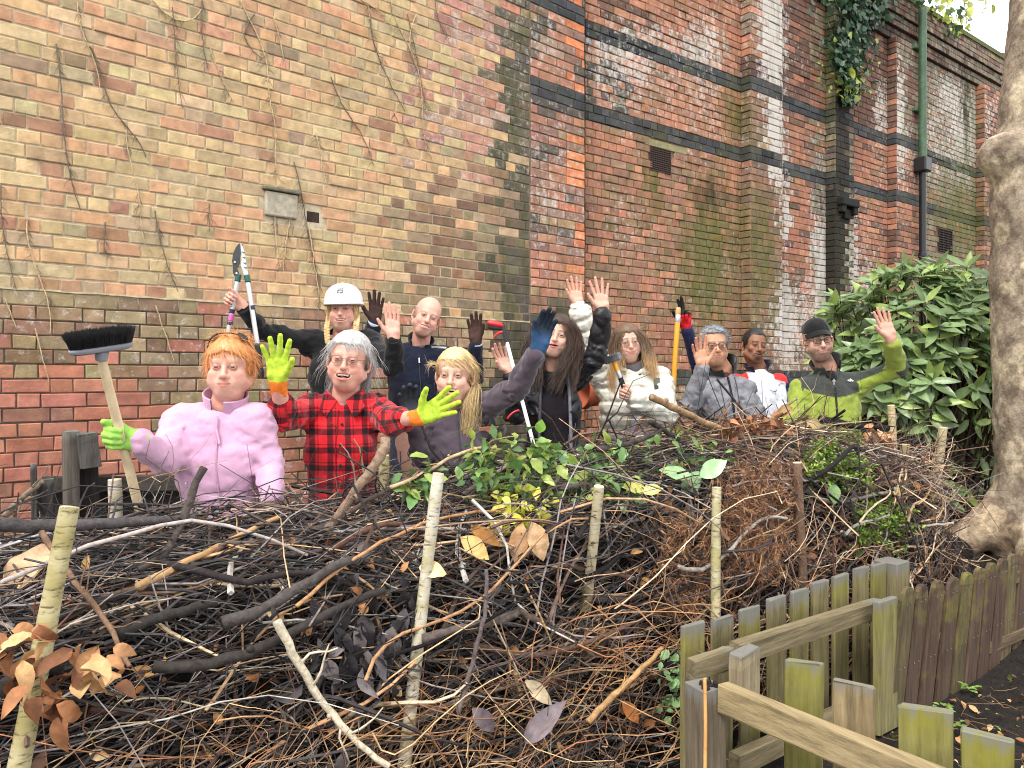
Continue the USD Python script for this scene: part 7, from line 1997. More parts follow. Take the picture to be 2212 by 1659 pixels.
pbranch('branch', [(1118, 1318), (1180, 1352), (1285, 1418)], 0.012, lin((92, 78, 68)), 'branch running down to the right below the middle stakes', 0.06)
pbranch('branch', [(843, 1053), (942, 1006), (1047, 967), (1117, 985), (1155, 1011)], 0.0068, lin((176, 152, 116)), 'pale twig arching over the hedge behind the birch stake', 0.08)
pbranch('branch', [(1290, 970), (1367, 956), (1428, 928)], 0.014, lin((66, 60, 58)), 'dark branch lying left of the fork on top of the hedge', 0.06)
pbranch('branch', [(1405, 912), (1428, 926), (1500, 972)], 0.013, lin((64, 58, 56)), 'dark forked branch on top in front of the cream jacket', 0.07)
pbranch('branch', [(1408, 858), (1470, 888), (1560, 928), (1620, 950)], 0.0175, lin((150, 122, 92)), 'stout peeled stick resting on top before the yellow tool shaft', 0.05)
pbranch('branch', [(1465, 1224), (1521, 1226), (1582, 1184), (1624, 1137), (1700, 1120)], 0.0095, lin((148, 140, 132)), 'grey forked twig crossing in front of the thin birch stake', 0.10)
pbranch('branch', [(1838, 1082), (1880, 1055), (1945, 1040)], 0.017, lin((158, 128, 98)), 'knobbly tan branch beneath the box clippings at the right', 0.08, Y=3.95)
pbranch('branch', [(1770, 905), (1850, 920), (1920, 925)], 0.024, lin((34, 30, 30)), 'black log lying along the top below the lime jacket', 0.03, Y=4.45)
pbranch('branch', [(0, 1133), (150, 1135), (300, 1128), (420, 1120)], 0.019, lin((72, 68, 68)), 'thick dark pole lying level along the left top of the hedge', 0.04)
pbranch('branch', [(480, 1345), (610, 1290), (700, 1235), (770, 1210)], 0.018, lin((74, 68, 65)), 'thick ash-grey bough slanting up at centre-left', 0.07)
pbranch('branch', [(330, 1440), (560, 1400), (700, 1330), (830, 1275)], 0.017, lin((54, 49, 46)), 'long dark bough beneath the ash-grey one', 0.08)
pbranch('branch', [(250, 1370), (330, 1340), (470, 1300)], 0.017, lin((48, 44, 42)), 'short black bough low at the left', 0.07)
pbranch('branch', [(0, 1490), (60, 1455), (140, 1440)], 0.024, lin((44, 40, 38)), 'black thick bough end at the left edge', 0.08)
pbranch('branch', [(90, 1150), (150, 1240), (230, 1350), (280, 1440)], 0.0085, lin((112, 88, 70)), 'brown twig hanging from the leftmost stake', 0.16)
pbranch('branch', [(790, 1470), (850, 1380), (1000, 1320), (1150, 1180), (1270, 1120)], 0.006, lin((168, 128, 92)), 'long thin orange-tan stem across the middle', 0.10)
pbranch('branch', [(640, 1310), (760, 1210), (880, 1145), (1000, 1110), (1090, 1100)], 0.0065, lin((170, 128, 90)), 'thin tan stem crossing the birch stake', 0.10)
pbranch('branch', [(1270, 1560), (1350, 1480), (1430, 1400)], 0.012, lin((170, 134, 92)), 'tan cane leaning toward the fence corner', 0.18)
pbranch('branch', [(990, 1540), (1015, 1450), (1045, 1330), (1050, 1230)], 0.009, lin((96, 86, 84)), 'upright grey twig between the two middle birch stakes', 0.12)
pbranch('branch', [(640, 1150), (730, 1120), (830, 1060), (960, 1030)], 0.010, lin((90, 78, 70)), 'brown bough along the top at centre-left', 0.05)
pbranch('branch', [(10, 1115), (60, 1065), (95, 1040)], 0.010, lin((118, 104, 90)), 'broken grey stick with a frayed tip at the far left', 0.05, Y=2.3)
pbranch('branch', [(1890, 1130), (1960, 1135), (2060, 1130)], 0.008, lin((160, 150, 136)), 'long pale twig jutting out of the right end', 0.1, Y=4.0)
pbranch('branch', [(1965, 1090), (2010, 1045), (2020, 1000), (1995, 1000)], 0.010, lin((178, 152, 116)), 'bent tan twig hooked over at the right end', 0.1, Y=4.3)
grp = 'dark boughs woven into the front of the hedge'
for k in range(34):
    s = rngP.uniform(-1.9, 2.3); q = rngP.uniform(0.12, 0.55); p, nv, tv = pile_pt(s, q, 0.0); ang = rngP.normal(0.08, 0.22)
    d = nrm(PU * math.cos(ang) + tv * math.sin(ang)); L = rngP.uniform(0.4, 1.0)
    pts = twig_pts(p, d, L, 10, 0.05, rngP); c = pick(TW if s < 1 else TWR, rngP)
    vf = tube(pts, rngP.uniform(0.007, 0.014) * np.linspace(1, 0.6, 10), 7)
    o = obj('bough', vf, 'bark', None, True, col=c * (0.6 + 0.8 * meshkit.fbm(vf[0] * 18, 3, 4))[:, None]); tag(o, 'bough woven into the brushwood hedge', 'branch', grp)

# stakes
def stake(top, bot, Y, r, label, col=(0.50, 0.47, 0.38), Yb=None, mat='birch'):
    a, b = P(*bot, Yb or Y), P(*top, Y)
    if a[2] > 0.0: a = a + (a - b) * max(0, (a[2] + 0.02) / (b[2] - a[2]))
    t = thing('stake', label, 'stake', loc=a)
    n_ = 14; pts = spline([a, (a + b) / 2 + rngP.normal(0, 0.004, 3), b], n_); rr = r * (1 + rngP.normal(0, 0.025, n_)) * np.linspace(1.08, 0.97, n_)
    v, f = tube(pts, rr, 14, True)
    obj('pole', (v, f), mat, t, True, col=np.asarray(col) * (0.8 + 0.4 * meshkit.fbm(v * 9, 3, 2))[:, None])
    d = nrm(b - a); obj('cut_end', lathe([(rr[-1] * 0.99, -0.002), (rr[-1] * 0.96, 0.003), (rr[-1] * 0.3, 0.0045), (0.0001, 0.004)], b, d, 16), 'wood', t, False, col=lin((214, 196, 160)))
stake((150, 1098), (96, 1370), 1.86, 0.0225, 'mossy stake nearest the camera, at the far left', (0.40, 0.36, 0.21), Yb=1.76)
stake((947, 1024), (877, 1640), 2.42, 0.0195, 'tall white birch stake left of centre', (0.56, 0.53, 0.46), Yb=2.32)
stake((1294, 1052), (1258, 1365), 2.74, 0.0195, 'mottled birch stake right of centre', (0.48, 0.43, 0.31), Yb=2.86)
stake((1548, 1054), (1549, 1330), 3.08, 0.0190, 'straight greenish birch stake with brown conifer sprays beside it', (0.46, 0.43, 0.29), Yb=2.98)
stake((1722, 1000), (1738, 1290), 3.42, 0.0200, 'dark reddish stake in the right part of the hedge', (0.155, 0.095, 0.062), mat='bark')
stake((1955, 960), (1938, 1190), 4.05, 0.0240, 'brown stake at the right end, beside a sawn log', (0.30, 0.235, 0.165))
stake((2038, 924), (2012, 1165), 4.55, 0.0240, 'straight pale stake standing apart, nearest the tree', (0.46, 0.40, 0.29))
stake((1925, 876), (1932, 990), 4.75, 0.0240, 'split pale stake before the shrub behind the right end', (0.52, 0.44, 0.30))
stake((248, 1037), (250, 1130), 2.72, 0.0235, 'short silvery birch stake behind the hedge near the broom handle', (0.46, 0.44, 0.41))
stake((829, 985), (830, 1060), 3.05, 0.0215, 'short mossy stake behind the hedge beside the jeans', (0.42, 0.38, 0.24))
stake((1822, 1010 - 60), (1824, 1010), 4.30, 0.016, 'stub of a birch stake under the zip of the lime jacket', (0.50, 0.44, 0.34))
lg = P(1937, 1062, 3.92)
o = thing('log', 'short sawn log with a round yellow end facing out at the right end', 'log', loc=lg)
obj('log_side', tube(np.array([lg + [0.10, 0.22, 0.03], lg]), 0.026, 14), 'bark', o, True, col=lin((112, 88, 66)))
obj('sawn_end', lathe([(0.025, 0), (0.022, 0.003), (0.006, 0.0035), (0.0001, 0.003)], lg, nrm([-0.4, -0.9, -0.1]), 16), 'wood', o, False, col=lin((214, 178, 110)))

# ---------------------------------------------------------------- leaves on the hedge
rngL = np.random.default_rng(61)
def leaf_group(name, label, cat, spots, mat, colf, size, per=1, spread=0.0, single=True, curl=(0.3, 1.1), fold=(0.1, 0.5), aspect=(0.42, 0.6), down=0.6, lift=0.03, group=None, kind=None, tipv=1.0, lobes=0.0, facing=0.6):
    t = thing(name, label, cat, group, kind) if single else None
    mb = MB(); items = []
    for x, y in spots:
        b = on_pile(x, y, lift)
        for k in range(per):
            p = b + rngL.normal(0, 1, 3) * spread * np.array([1, 0.6, 1])
            L = rngL.uniform(*size); v, f = leaf_vf(L, L * rngL.uniform(*aspect), rngL, rngL.uniform(*curl), rngL.uniform(*fold), 6, tip=tipv, lobes=lobes, twist=rngL.normal(0, 0.7), crumple=0.13 if mat == 'dry_leaf' else 0.06)
            d = rngL.normal(0, 1, 3) * [1, 0.5, 0.7] + [0, -0.2, -down]
            up = rngL.normal(0, 0.5, 3) + [0, -facing, 0.7]
            v = place(v, p, d, up); items.append((v, f, (colf() * rngL.uniform(0.75, 1.25)) * (0.72 + 0.56 * meshkit.noise(v * 55, 3))[:, None]))
    for v, f, c in items[:300]: obj('leaf', (v, f), mat, t, True, col=c)
    if len(items) > 300:
        for v, f, c in items[300:]: mb.add(v, f, c)
        mb.build('leaves', mat, t, True, kind='stuff')
    return t
c_tan = lambda: lin([(206, 168, 112), (190, 142, 88), (222, 192, 140), (170, 112, 66)][rngL.integers(4)])
c_brn = lambda: lin([(150, 100, 62), (120, 80, 54), (176, 124, 78), (98, 70, 52)][rngL.integers(4)])
c_dark = lambda: lin([(58, 54, 56), (76, 70, 72), (44, 40, 42), (92, 84, 84)][rngL.integers(4)])
c_grn = lambda: lin([(96, 132, 74), (122, 152, 84), (80, 112, 64), (146, 162, 78)][rngL.integers(4)])
c_pgr = lambda: lin([(150, 184, 128), (136, 170, 112)][rngL.integers(2)])
c_yel = lambda: lin([(184, 178, 62), (160, 164, 60), (204, 196, 92)][rngL.integers(3)])
def one_leaf(px, py, ang, Lpx, label, col, asp=0.5, curl=0.5, fold=0.35, lift=0.10, name='dried_leaf', cat='leaf', up=(0, -0.8, 0.55), mat='dry_leaf', group=None):
    p = on_pile(px, py, lift); L = Lpx / FOC * p[1]
    v, f = leaf_vf(L, L * asp, rngL, curl, fold, 8, crumple=0.12 if mat == 'dry_leaf' else 0.05)
    d = np.array([math.cos(math.radians(ang)), -0.15, -math.sin(math.radians(ang))])
    v = place(v, p, d, up)
    cc = np.asarray(col) * (0.75 + 0.5 * meshkit.fbm(v * 40, 2, 3))[:, None]
    o = obj(name, (v, f), mat, None, True, col=cc); tag(o, label, cat, group); return o
TANL = lin((212, 170, 112)); PALL = lin((222, 196, 150))
one_leaf(130, 1180, 140, 185, 'big pinkish-tan dried leaf draped on the leftmost stake', lin((206, 172, 136)), 0.46, 0.25, 0.5, 0.22)
one_leaf(905, 1225, 8, 62, 'cream dried leaf left of the tall birch stake', PALL, 0.62, 0.3)
one_leaf(995, 1160, 33, 80, 'curled cream and ochre leaf right of the tall birch stake', lin((220, 184, 118)), 0.50, 0.4)
one_leaf(1018, 1140, 28, 74, 'ochre-brown dried leaf just above the curled cream leaf', lin((156, 108, 54)), 0.45, 0.3)
one_leaf(1128, 1130, 100, 92, 'hanging tan leaf, left of a pair in the middle of the hedge', lin((196, 152, 110)), 0.46, 0.35)
one_leaf(1150, 1128, 72, 90, 'hanging pale tan leaf, right of a pair in the middle of the hedge', lin((218, 180, 138)), 0.52, 0.3, lift=0.13)
one_leaf(1020, 1530, 40, 84, 'large grey-purple wilted leaf standing at the bottom, left one', lin((112, 100, 104)), 0.45, 0.9, 0.6, lift=0.12)
one_leaf(1135, 1605, -52, 128, 'largest grey-purple wilted leaf standing at the bottom, right one', lin((120, 108, 112)), 0.36, 0.8, 0.7, lift=0.14)
one_leaf(1135, 1470, 38, 80, 'cream torn leaf above the grey-purple wilted leaves', lin((190, 172, 140)), 0.4, 0.3, lift=0.12)
one_leaf(1345, 1515, 50, 60, 'orange-brown leaf near the fence corner', lin((186, 116, 62)), 0.5, 0.3, lift=0.12)
one_leaf(1495, 1030, 195, 75, 'pale green oval leaf on the left of a three-leaf sprig', lin((150, 184, 130)), 0.45, 0.15, 0.15, 0.08, 'green_leaf', mat='leaf')
one_leaf(1510, 1018, 125, 70, 'pale green pointed leaf at the top of a three-leaf sprig', lin((144, 180, 124)), 0.55, 0.15, 0.15, 0.09, 'green_leaf', mat='leaf')
one_leaf(1512, 1030, -35, 68, 'pale green ribbed leaf at the right of a three-leaf sprig', lin((152, 190, 134)), 0.6, 0.15, 0.15, 0.10, 'green_leaf', mat='leaf')
one_leaf(1395, 1060, 195, 52, 'yellow-green folded leaf above the mottled birch stake', lin((188, 188, 92)), 0.55, 0.3, 0.4, 0.08, 'green_leaf', mat='leaf')
one_leaf(1385, 1062, -12, 48, 'yellow-green leaf lying right of the folded one', lin((196, 194, 104)), 0.55, 0.2, 0.2, 0.08, 'green_leaf', mat='leaf')
one_leaf(1798, 1042, 85, 48, 'pale green diamond leaf hanging before the box clippings', lin((150, 190, 120)), 0.6, 0.1, 0.2, 0.05, 'green_leaf', mat='leaf')
one_leaf(1165, 935, -80, 30, 'round green leaf standing up before the black jacket', lin((120, 160, 66)), 0.8, 0.1, 0.2, 0.05, 'green_leaf', mat='leaf')
leaf_group('dried_leaf_spray', 'cluster of brown curled leaves round the foot of the leftmost stake', 'dried leaves', [(60, 1395), (110, 1420), (150, 1440), (90, 1450), (180, 1450), (210, 1450), (60, 1480), (120, 1490), (240, 1440), (190, 1410), (30, 1380), (130, 1400), (160, 1480), (100, 1400)], 'dry_leaf', lambda: lin([(156, 106, 70), (180, 132, 90), (124, 82, 56), (196, 156, 110)][rngL.integers(4)]), (0.055, 0.10), 3, 0.035, lift=0.24, curl=(0.5, 2.2), fold=(0.2, 0.9))
leaf_group('wilted_leaf_spray', 'mass of limp blackish leaves hanging left of the tall birch stake', 'wilted leaves', [(790 + rngL.normal(0, 55), 1385 + rngL.normal(0, 62)) for _ in range(120)], 'dry_leaf', lambda: lin([(66, 62, 64), (88, 82, 84), (48, 44, 46), (112, 104, 104)][rngL.integers(4)]), (0.055, 0.105), 1, 0.012, lift=0.05, down=2.2, curl=(0.5, 1.8), fold=(0.2, 0.8))
leaf_group('wilted_leaf_spray', 'few limp dark leaves dangling from a twig before the purple-grey fleece', 'wilted leaves', [(1055, 905), (1065, 930), (1085, 920), (1100, 940), (1048, 940)], 'dry_leaf', c_dark, (0.035, 0.06), 2, 0.015, lift=0.03, down=1.8, curl=(0.6, 1.6))
leaf_group('green_cuttings', 'fresh green leafy cuttings heaped on top behind the middle stakes', 'cuttings', [(1010 + rngL.uniform(0, 370), 955 + rngL.uniform(0, 120)) for _ in range(150)] + [(1380 + rngL.uniform(0, 200), 940 + rngL.uniform(0, 70)) for _ in range(40)] + [(870 + rngL.uniform(0, 70), 1025 + rngL.uniform(0, 35)) for _ in range(16)], 'leaf', c_grn, (0.032, 0.078), 3, 0.025, lift=0.012, lobes=0.2, aspect=(0.4, 0.65), curl=(0.1, 0.9), fold=(0.1, 0.6), down=0.15, facing=0.3)
leaf_group('yellow_cuttings', 'yellowing leaves trailing down between the middle stakes', 'cuttings', [(1105 + rngL.uniform(-18, 70), 1050 + rngL.uniform(0, 75)) for _ in range(22)], 'leaf', c_yel, (0.04, 0.075), 2, 0.02, lift=0.06, aspect=(0.6, 0.8))
leaf_group('green_cuttings', 'small sprigs of soft green leaves by the fence corner', 'cuttings', [(1440 + rngL.uniform(0, 50), 1410 + rngL.uniform(0, 130)) for _ in range(26)], 'leaf', c_pgr, (0.03, 0.06), 2, 0.02, lift=0.10, lobes=0.2, aspect=(0.6, 0.8))
leaf_group('dead_leaf_heap', 'heap of crumpled russet leaves on top before the grey jacket', 'dried leaves', [(1560 + rngL.uniform(0, 130), 908 + rngL.uniform(-3, 38)) for _ in range(130)], 'dry_leaf', lambda: lin([(158, 108, 78), (138, 92, 66), (176, 128, 92), (112, 76, 56)][rngL.integers(4)]), (0.03, 0.062), 2, 0.022, lift=0.015, curl=(0.8, 2.2), fold=(0.2, 0.9))
leaf_group('dead_leaf_heap', 'crumpled pale brown leaves on top near the split pale stake', 'dried leaves', [(1830 + rngL.uniform(0, 110), 935 + rngL.uniform(0, 40)) for _ in range(36)], 'dry_leaf', lambda: lin([(176, 130, 92), (160, 112, 78), (196, 156, 116)][rngL.integers(3)]), (0.04, 0.08), 2, 0.025, lift=0.03, curl=(0.6, 1.6))
leaf_group('dried_leaf_spray', 'broad dull tan leaves on top between the white tracksuit and the lime jacket', 'dried leaves', [(1690, 905), (1715, 890), (1740, 905), (1760, 915), (1725, 920), (1705, 880)], 'dry_leaf', lambda: lin([(170, 148, 108), (156, 126, 84)][rngL.integers(2)]), (0.09, 0.13), 1, 0.02, lift=0.03, aspect=(0.6, 0.8), curl=(0.5, 1.2))
mb = MB()
for k in range(900):                                 # small scattered litter leaves
    s = rngL.uniform(-2.3, 2.9); q = rngL.uniform(0.0, 0.62); p, nv, tv = pile_pt(s, q, rngL.uniform(-0.03, 0.03))
    L = rngL.uniform(0.02, 0.06); v, f = leaf_vf(L, L * rngL.uniform(0.4, 0.7), rngL, rngL.uniform(0.3, 1.4), rngL.uniform(0.1, 0.6), 4)
    c = c_brn() if rngL.random() < 0.6 else (c_tan() if rngL.random() < 0.5 else c_dark())
    if s > 0.0 and q > 0.4 and rngL.random() < 0.3: c = c_grn()
    mb.add(place(v, p, rngL.normal(0, 1, 3), nv + rngL.normal(0, 0.5, 3)), f, c * rngL.uniform(0.6, 1.2))
mb.build('leaf_litter', 'dry_leaf', None, True, kind='stuff', label='small withered leaves caught all over the hedge', cat='leaf litter')
# brown conifer sprays and green box clippings
def needles(name, label, spots, colf, L, per, nl, cat, green=False):
    mb = MB()
    for x, y in spots:
        b = on_pile(x, y, rngL.uniform(0.0, 0.09)); d = nrm(rngL.normal(0, 1, 3) * [0.7, 0.5, 0.6] + [-0.2, -0.3, -0.6 if not green else 0.2]); Ls = rngL.uniform(0.08, 0.18)
        pts = twig_pts(b, d, Ls, 6, 0.1, rngL); mb.add(*tube(pts, 0.0018, 3, False), colf() * 0.6)
        for k in range(per):
            i = rngL.random(); p = pts[0] * (1 - i) + pts[-1] * i; dd = nrm(d * 0.8 + rngL.normal(0, 0.7, 3)); l = L * rngL.uniform(0.7, 1.3)
            if green:
                v, f = leaf_vf(l, l * 0.55, rngL, 0.1, 0.2, 2); mb.add(place(v, p, dd, rngL.normal(0, 0.6, 3) + [0, -0.5, 1]), f, colf() * rngL.uniform(0.6, 1.4))
            else:
                e = nrm(np.cross(dd, rngL.normal(0, 1, 3))) * nl
                mb.add(np.array([p - e, p + e, p + dd * l]), np.array([[0, 1, 2]]), colf() * rngL.uniform(0.6, 1.5))
    mb.build(name, 'leaf' if green else 'dry_leaf', None, False, kind='stuff', label=label, cat=cat)
needles('conifer_sprays', 'rust-brown dead conifer sprays hanging between the two right-hand stakes', [(1590 + rngL.uniform(0, 125) - 60 * (k % 2) * rngL.random(), 1005 + rngL.uniform(0, 240) ** 1.0) for k in range(230)] + [(1430 + rngL.uniform(0, 130), 1120 + rngL.uniform(0, 200)) for k in range(90)], lambda: lin([(162, 116, 84), (138, 98, 72), (184, 146, 110), (108, 80, 62)][rngL.integers(4)]), 0.036, 30, 0.0015, 'conifer sprays')
needles('box_clippings', 'bright green box clippings piled at the right-hand end', [(1745 + rngL.uniform(0, 125), 945 + rngL.uniform(0, 95)) for k in range(150)] + [(1850 + rngL.uniform(0, 110), 1080 + rngL.uniform(0, 100)) for k in range(60)], lambda: lin([(92, 118, 42), (120, 146, 56), (66, 92, 38), (150, 168, 72)][rngL.integers(4)]), 0.020, 26, 0, 'clippings', True)
# ---------------------------------------------------------------- low fences
rngF = np.random.default_rng(71)
def plank(name, base, top, wdir, w, th, mat, parent, shape='flat', col=(0.22, 0.19, 0.11), algae=0.15, grey=0.0, label=None, tilt=0.0):
    """A board standing from base to top; wdir along its width."""
    base, top = np.asarray(base, float), np.asarray(top, float); ax = top - base; L = np.linalg.norm(ax); ax = ax / L
    wd = nrm(wdir - ax * (np.asarray(wdir) @ ax)); nd = np.cross(ax, wd)
    b = 0.004; rings = [0.0, 0.35, 0.7, 0.88]
    prof = [(-w / 2 + b, -th / 2), (w / 2 - b, -th / 2), (w / 2, -th / 2 + b), (w / 2, th / 2 - b), (w / 2 - b, th / 2), (-w / 2 + b, th / 2), (-w / 2, th / 2 - b), (-w / 2, -th / 2 + b)]
    steps = [(r, 1.0) for r in rings]
    if shape == 'round':
        steps += [(1 - (w / 2) / L * (1 - math.sin(q)), math.cos(q) * 0.98 + 0.02) for q in (0.0, 0.5, 0.9, 1.2, 1.45)]
    else:
        steps += [(1 - 0.004 / L, 1.0), (1.0, 0.965)]
    v, al, gr = [], [], []
    for r, sc in steps:
        for i, (x, y) in enumerate(prof):
            xx = x * sc; h = r * L
            if shape == 'slant' and r > 0.95: h += 0.10 * x
            v.append(base + ax * h + wd * xx + nd * (y * (1 if r < 0.999 or shape == 'round' else 0.9)) + rngF.normal(0, 0.0012, 3)); al.append(algae * (0.6 + 0.6 * r)); gr.append(grey + (0.62 if r > 0.985 and shape != 'round' else 0.30 * sm(0.8, 1.0, r)))
    n = 8; f = []
    for k in range(len(steps) - 1):
        for i in range(n): f += [(k * n + i, k * n + (i + 1) % n, (k + 1) * n + (i + 1) % n), (k * n + i, (k + 1) * n + (i + 1) % n, (k + 1) * n + i)]
    m = (len(steps) - 1) * n
    for i in range(1, n - 1): f.append((m, m + i, m + i + 1)); f.append((0, i + 1, i))
    c = np.asarray(col) * rngF.uniform(0.85, 1.2)
    f = np.array(f); 
    if np.linalg.det(np.stack([wd, nd, ax], 1)) < 0: f = f[:, ::-1]
    return obj(name, (np.array(v), f), mat, parent, False, col=c, vec=np.stack([al, gr, np.zeros(len(al))], 1), label=label)
OLV = np.array([0.170, 0.142, 0.066]); RAILC = np.array([0.185, 0.148, 0.082])
gz0 = lambda p: float(ground_z(p[0], p[1]))
# picket fence along the hedge
fc = thing('picket_fence', 'low mossy picket fence running along the foot of the hedge to the brown palings', 'fence')
tops = [(1496, 1346), (1560, 1333), (1619, 1312), (1676, 1290), (1727, 1274), (1770, 1255), (1815, 1242), (1859, 1225), (1897, 1218)]
YC = lambda px: 2.63 + (px - 1496) / (1897 - 1496) * 0.80 * ((px - 1496) / 401) ** 0.12
ctr = []
for i, (x, y) in enumerate(tops):
    Y = YC(x) if x > 1496 else 2.63
    p = P(x, y, Y); ctr.append(p)
    b = np.array([p[0] + rngF.normal(0, 0.006), p[1] + 0.005, 0.005])
    plank('picket', b, p, DCn, 0.112, 0.020, 'plank_v', fc, 'flat', OLV, 0.36 if i % 2 == 0 else 0.20, 0.05 + 0.12 * (i in (2, 4)))
nC = np.array([0.6, -0.8, 0])
def rail(p0, p1, h, th, mat, parent, name='rail', grey=0.18, col=RAILC):
    plank(name, p0, p1, [0, 0, 1], h, th, mat, parent, 'flat', col, 0.08, grey)
r0, r1 = P(1586, 1412, 2.60), P(1896, 1312, 3.22)
rail(r0, r1, 0.075, 0.045, 'plank_c', fc)
rail(P(1492, 1448, 2.50), P(1580, 1418, 2.60), 0.070, 0.040, 'plank_c', fc, grey=0.28)
rail(r0 - [0, 0, 0.38], r1 - [0, 0, 0.38], 0.075, 0.040, 'plank_c', fc)
pb = P(1608, 1440, 2.52)
plank('block', pb - [0, 0, 0.115], pb + [0, 0, 0.055], DCn, 0.105, 0.05, 'plank_v', fc, 'slant', np.array([0.26, 0.21, 0.13]), 0.1, 0.22)
pp = P(1912, 1295, 3.10)
plank('gate_board', np.array([pp[0], pp[1], 0.01]), pp, DCn, 0.150, 0.03, 'plank_v', fc, 'flat', np.array([0.19, 0.165, 0.075]), 0.33, 0.0)
pp = P(1926, 1210, 3.52)
plank('post', np.array([pp[0], pp[1], 0.0]), pp, DCn, 0.115, 0.11, 'plank_v', fc, 'flat', np.array([0.23, 0.19, 0.10]), 0.2, 0.12)
# palings going right
fd = thing('paling_fence', 'low brown round-topped paling fence at the right, green with algae', 'fence')
ptops = [(1962, 1268), (1992, 1262), (2026, 1254), (2060, 1246), (2090, 1236), (2116, 1226), (2142, 1216), (2166, 1206), (2188, 1196), (2212, 1187), (2240, 1178), (2270, 1168), (2302, 1158)]
for i, (x, y) in enumerate(ptops):
    u_ = i / (len(ptops) - 1); Y = 3.16 + 1.0 * u_
    p = P(x, y, Y); b = np.array([p[0] - 0.075 + 0.02 * u_, p[1] - 0.02, 0.004])
    plank('paling', b, p, DCn, 0.104 + 0.008 * rngF.random(), 0.020, 'plank_v', fd, 'round', np.array([0.085, 0.054, 0.038]) if i % 4 else np.array([0.11, 0.085, 0.045]), 0.20 + 0.1 * rngF.random(), -0.2)
    for h in (0.12, 0.42):
        q = b + (p - b) * (1 - h / 1.0 if h < 0.2 else 0.42) + np.array([DCn[1], -DCn[0], 0]) * 0.012
        for e in (-0.02, 0.02): obj('nail', lathe([(0.0035, 0), (0.003, 0.0015), (0.0001, 0.002)], q + DCn * e, [DCn[1], -DCn[0], 0], 6), 'matt', fd, col=(0.16, 0.15, 0.14))
q0, q1 = P(1962, 1330, 3.20), P(2310, 1215, 4.2)
rail(q0 + [-0.03, 0.02, 0], q1 + [-0.03, 0.02, 0], 0.06, 0.035, 'plank_c', fd, grey=0.0, col=np.array([0.14, 0.10, 0.06]))
rail(q0 + [-0.06, 0.0, -0.30], q1 + [-0.06, 0.0, -0.30], 0.06, 0.035, 'plank_c', fd, grey=0.0, col=np.array([0.14, 0.10, 0.06]))
# near fence running towards the camera
fb = thing('picket_fence', 'nearest low fence with a long bleached rail and stub pickets, bottom right', 'fence')
lb = P(1524, 1478, 2.36)
plank('post', np.array([lb[0], lb[1], 0.0]), lb, DBv, 0.095, 0.085, 'plank_v', fb, 'flat', np.array([0.16, 0.125, 0.085]), 0.0, 0.12)
for k in range(9):
    q = lb + DBv * rngF.uniform(-0.038, 0.038) + np.array([0.8, 0.5, 0]) * rngF.uniform(-0.03, 0.03)
    obj('rotten_splinter', box_vf(q + [0, 0, -0.004 + 0.006 * rngF.random()], (0.009, 0.007, 0.016 * rngF.uniform(0.5, 1)), trimesh.transformations.euler_matrix(rngF.normal(0, 0.2), rngF.normal(0, 0.2), rngF.random() * 3)[:3, :3], 0.003), 'bark', fb, col=(0.022, 0.019, 0.016))
rA, rB_ = P(1562, 1484, 2.33), P(2070, 1690, 1.78)
rB_ = rB_ + nrm(rB_ - rA) * 0.35
rail(rA - [0, 0, 0.03], rB_ - [0, 0, 0.03], 0.085, 0.05, 'plank_b', fb, grey=0.22, col=np.array([0.25, 0.19, 0.10]))
rail(rA - [0.02, 0, 0.36], rB_ - [0.02, 0, 0.36], 0.085, 0.045, 'plank_b', fb, grey=0.0, col=np.array([0.2, 0.17, 0.08]))
for i, (x, y, Y, w) in enumerate(((1720, 1434, 2.24, 0.108), (1828, 1482, 2.08, 0.108), (1982, 1536, 1.93, 0.125), (2116, 1594, 1.80, 0.108), (2260, 1670, 1.66, 0.11))):
    p = P(x, y, Y) + np.array([0.03, 0.02, 0])
    plank('picket', np.array([p[0], p[1], 0.004]), p, DBv * 0.35 + np.array([0.75, -0.35, 0]), w, 0.024, 'plank_v', fb, 'slant' if i % 2 == 0 else 'flat', np.array([0.185, 0.165, 0.065]) if i != 1 else np.array([0.24, 0.18, 0.095]), 0.42 if i != 1 else 0.14, -0.1)
obj('cane', tube(np.array([P(1522, 1465, 2.25), P(1524, 1560, 2.24), P(1523, 1680, 2.22)]), 0.0055, 6), 'wood', None, True, col=lin((204, 150, 92)), label='thin orange cane upright in front of the dark fence post', cat='cane')

# ---------------------------------------------------------------- things people hold
def handle(name, label, cat, loc): return thing(name, label, cat, loc=loc)
# broom
b0, b1 = P(303, 1108, 2.74), P(217, 766, 2.52)
br = thing('broom', 'broom held up with black bristles and a pale wooden handle', 'broom', loc=b0)
obj('handle', tube(spline([b0, b0 * 0.5 + b1 * 0.5, b1], 8), [0.0165, 0.0165, 0.016, 0.016, 0.016, 0.0155, 0.015, 0.0145], 14), 'wood', br, True, col=lin((206, 186, 150)))
hd0, hd1 = P(149, 766, 2.46), P(287, 746, 2.58); hx = nrm(hd1 - hd0); hm = (hd0 + hd1) / 2; hu = nrm(b1 - b0 - hx * ((b1 - b0) @ hx)); hy = np.cross(hu, hx); HL = np.linalg.norm(hd1 - hd0) / 2
Rh = np.stack([hx, hy, hu], 1)
a = np.linspace(0, 2 * np.pi, 33)[:-1]; sx_ = np.sign(np.cos(a)) * np.abs(np.cos(a)) ** 0.5; sy_ = np.sign(np.sin(a)) * np.abs(np.sin(a)) ** 0.7
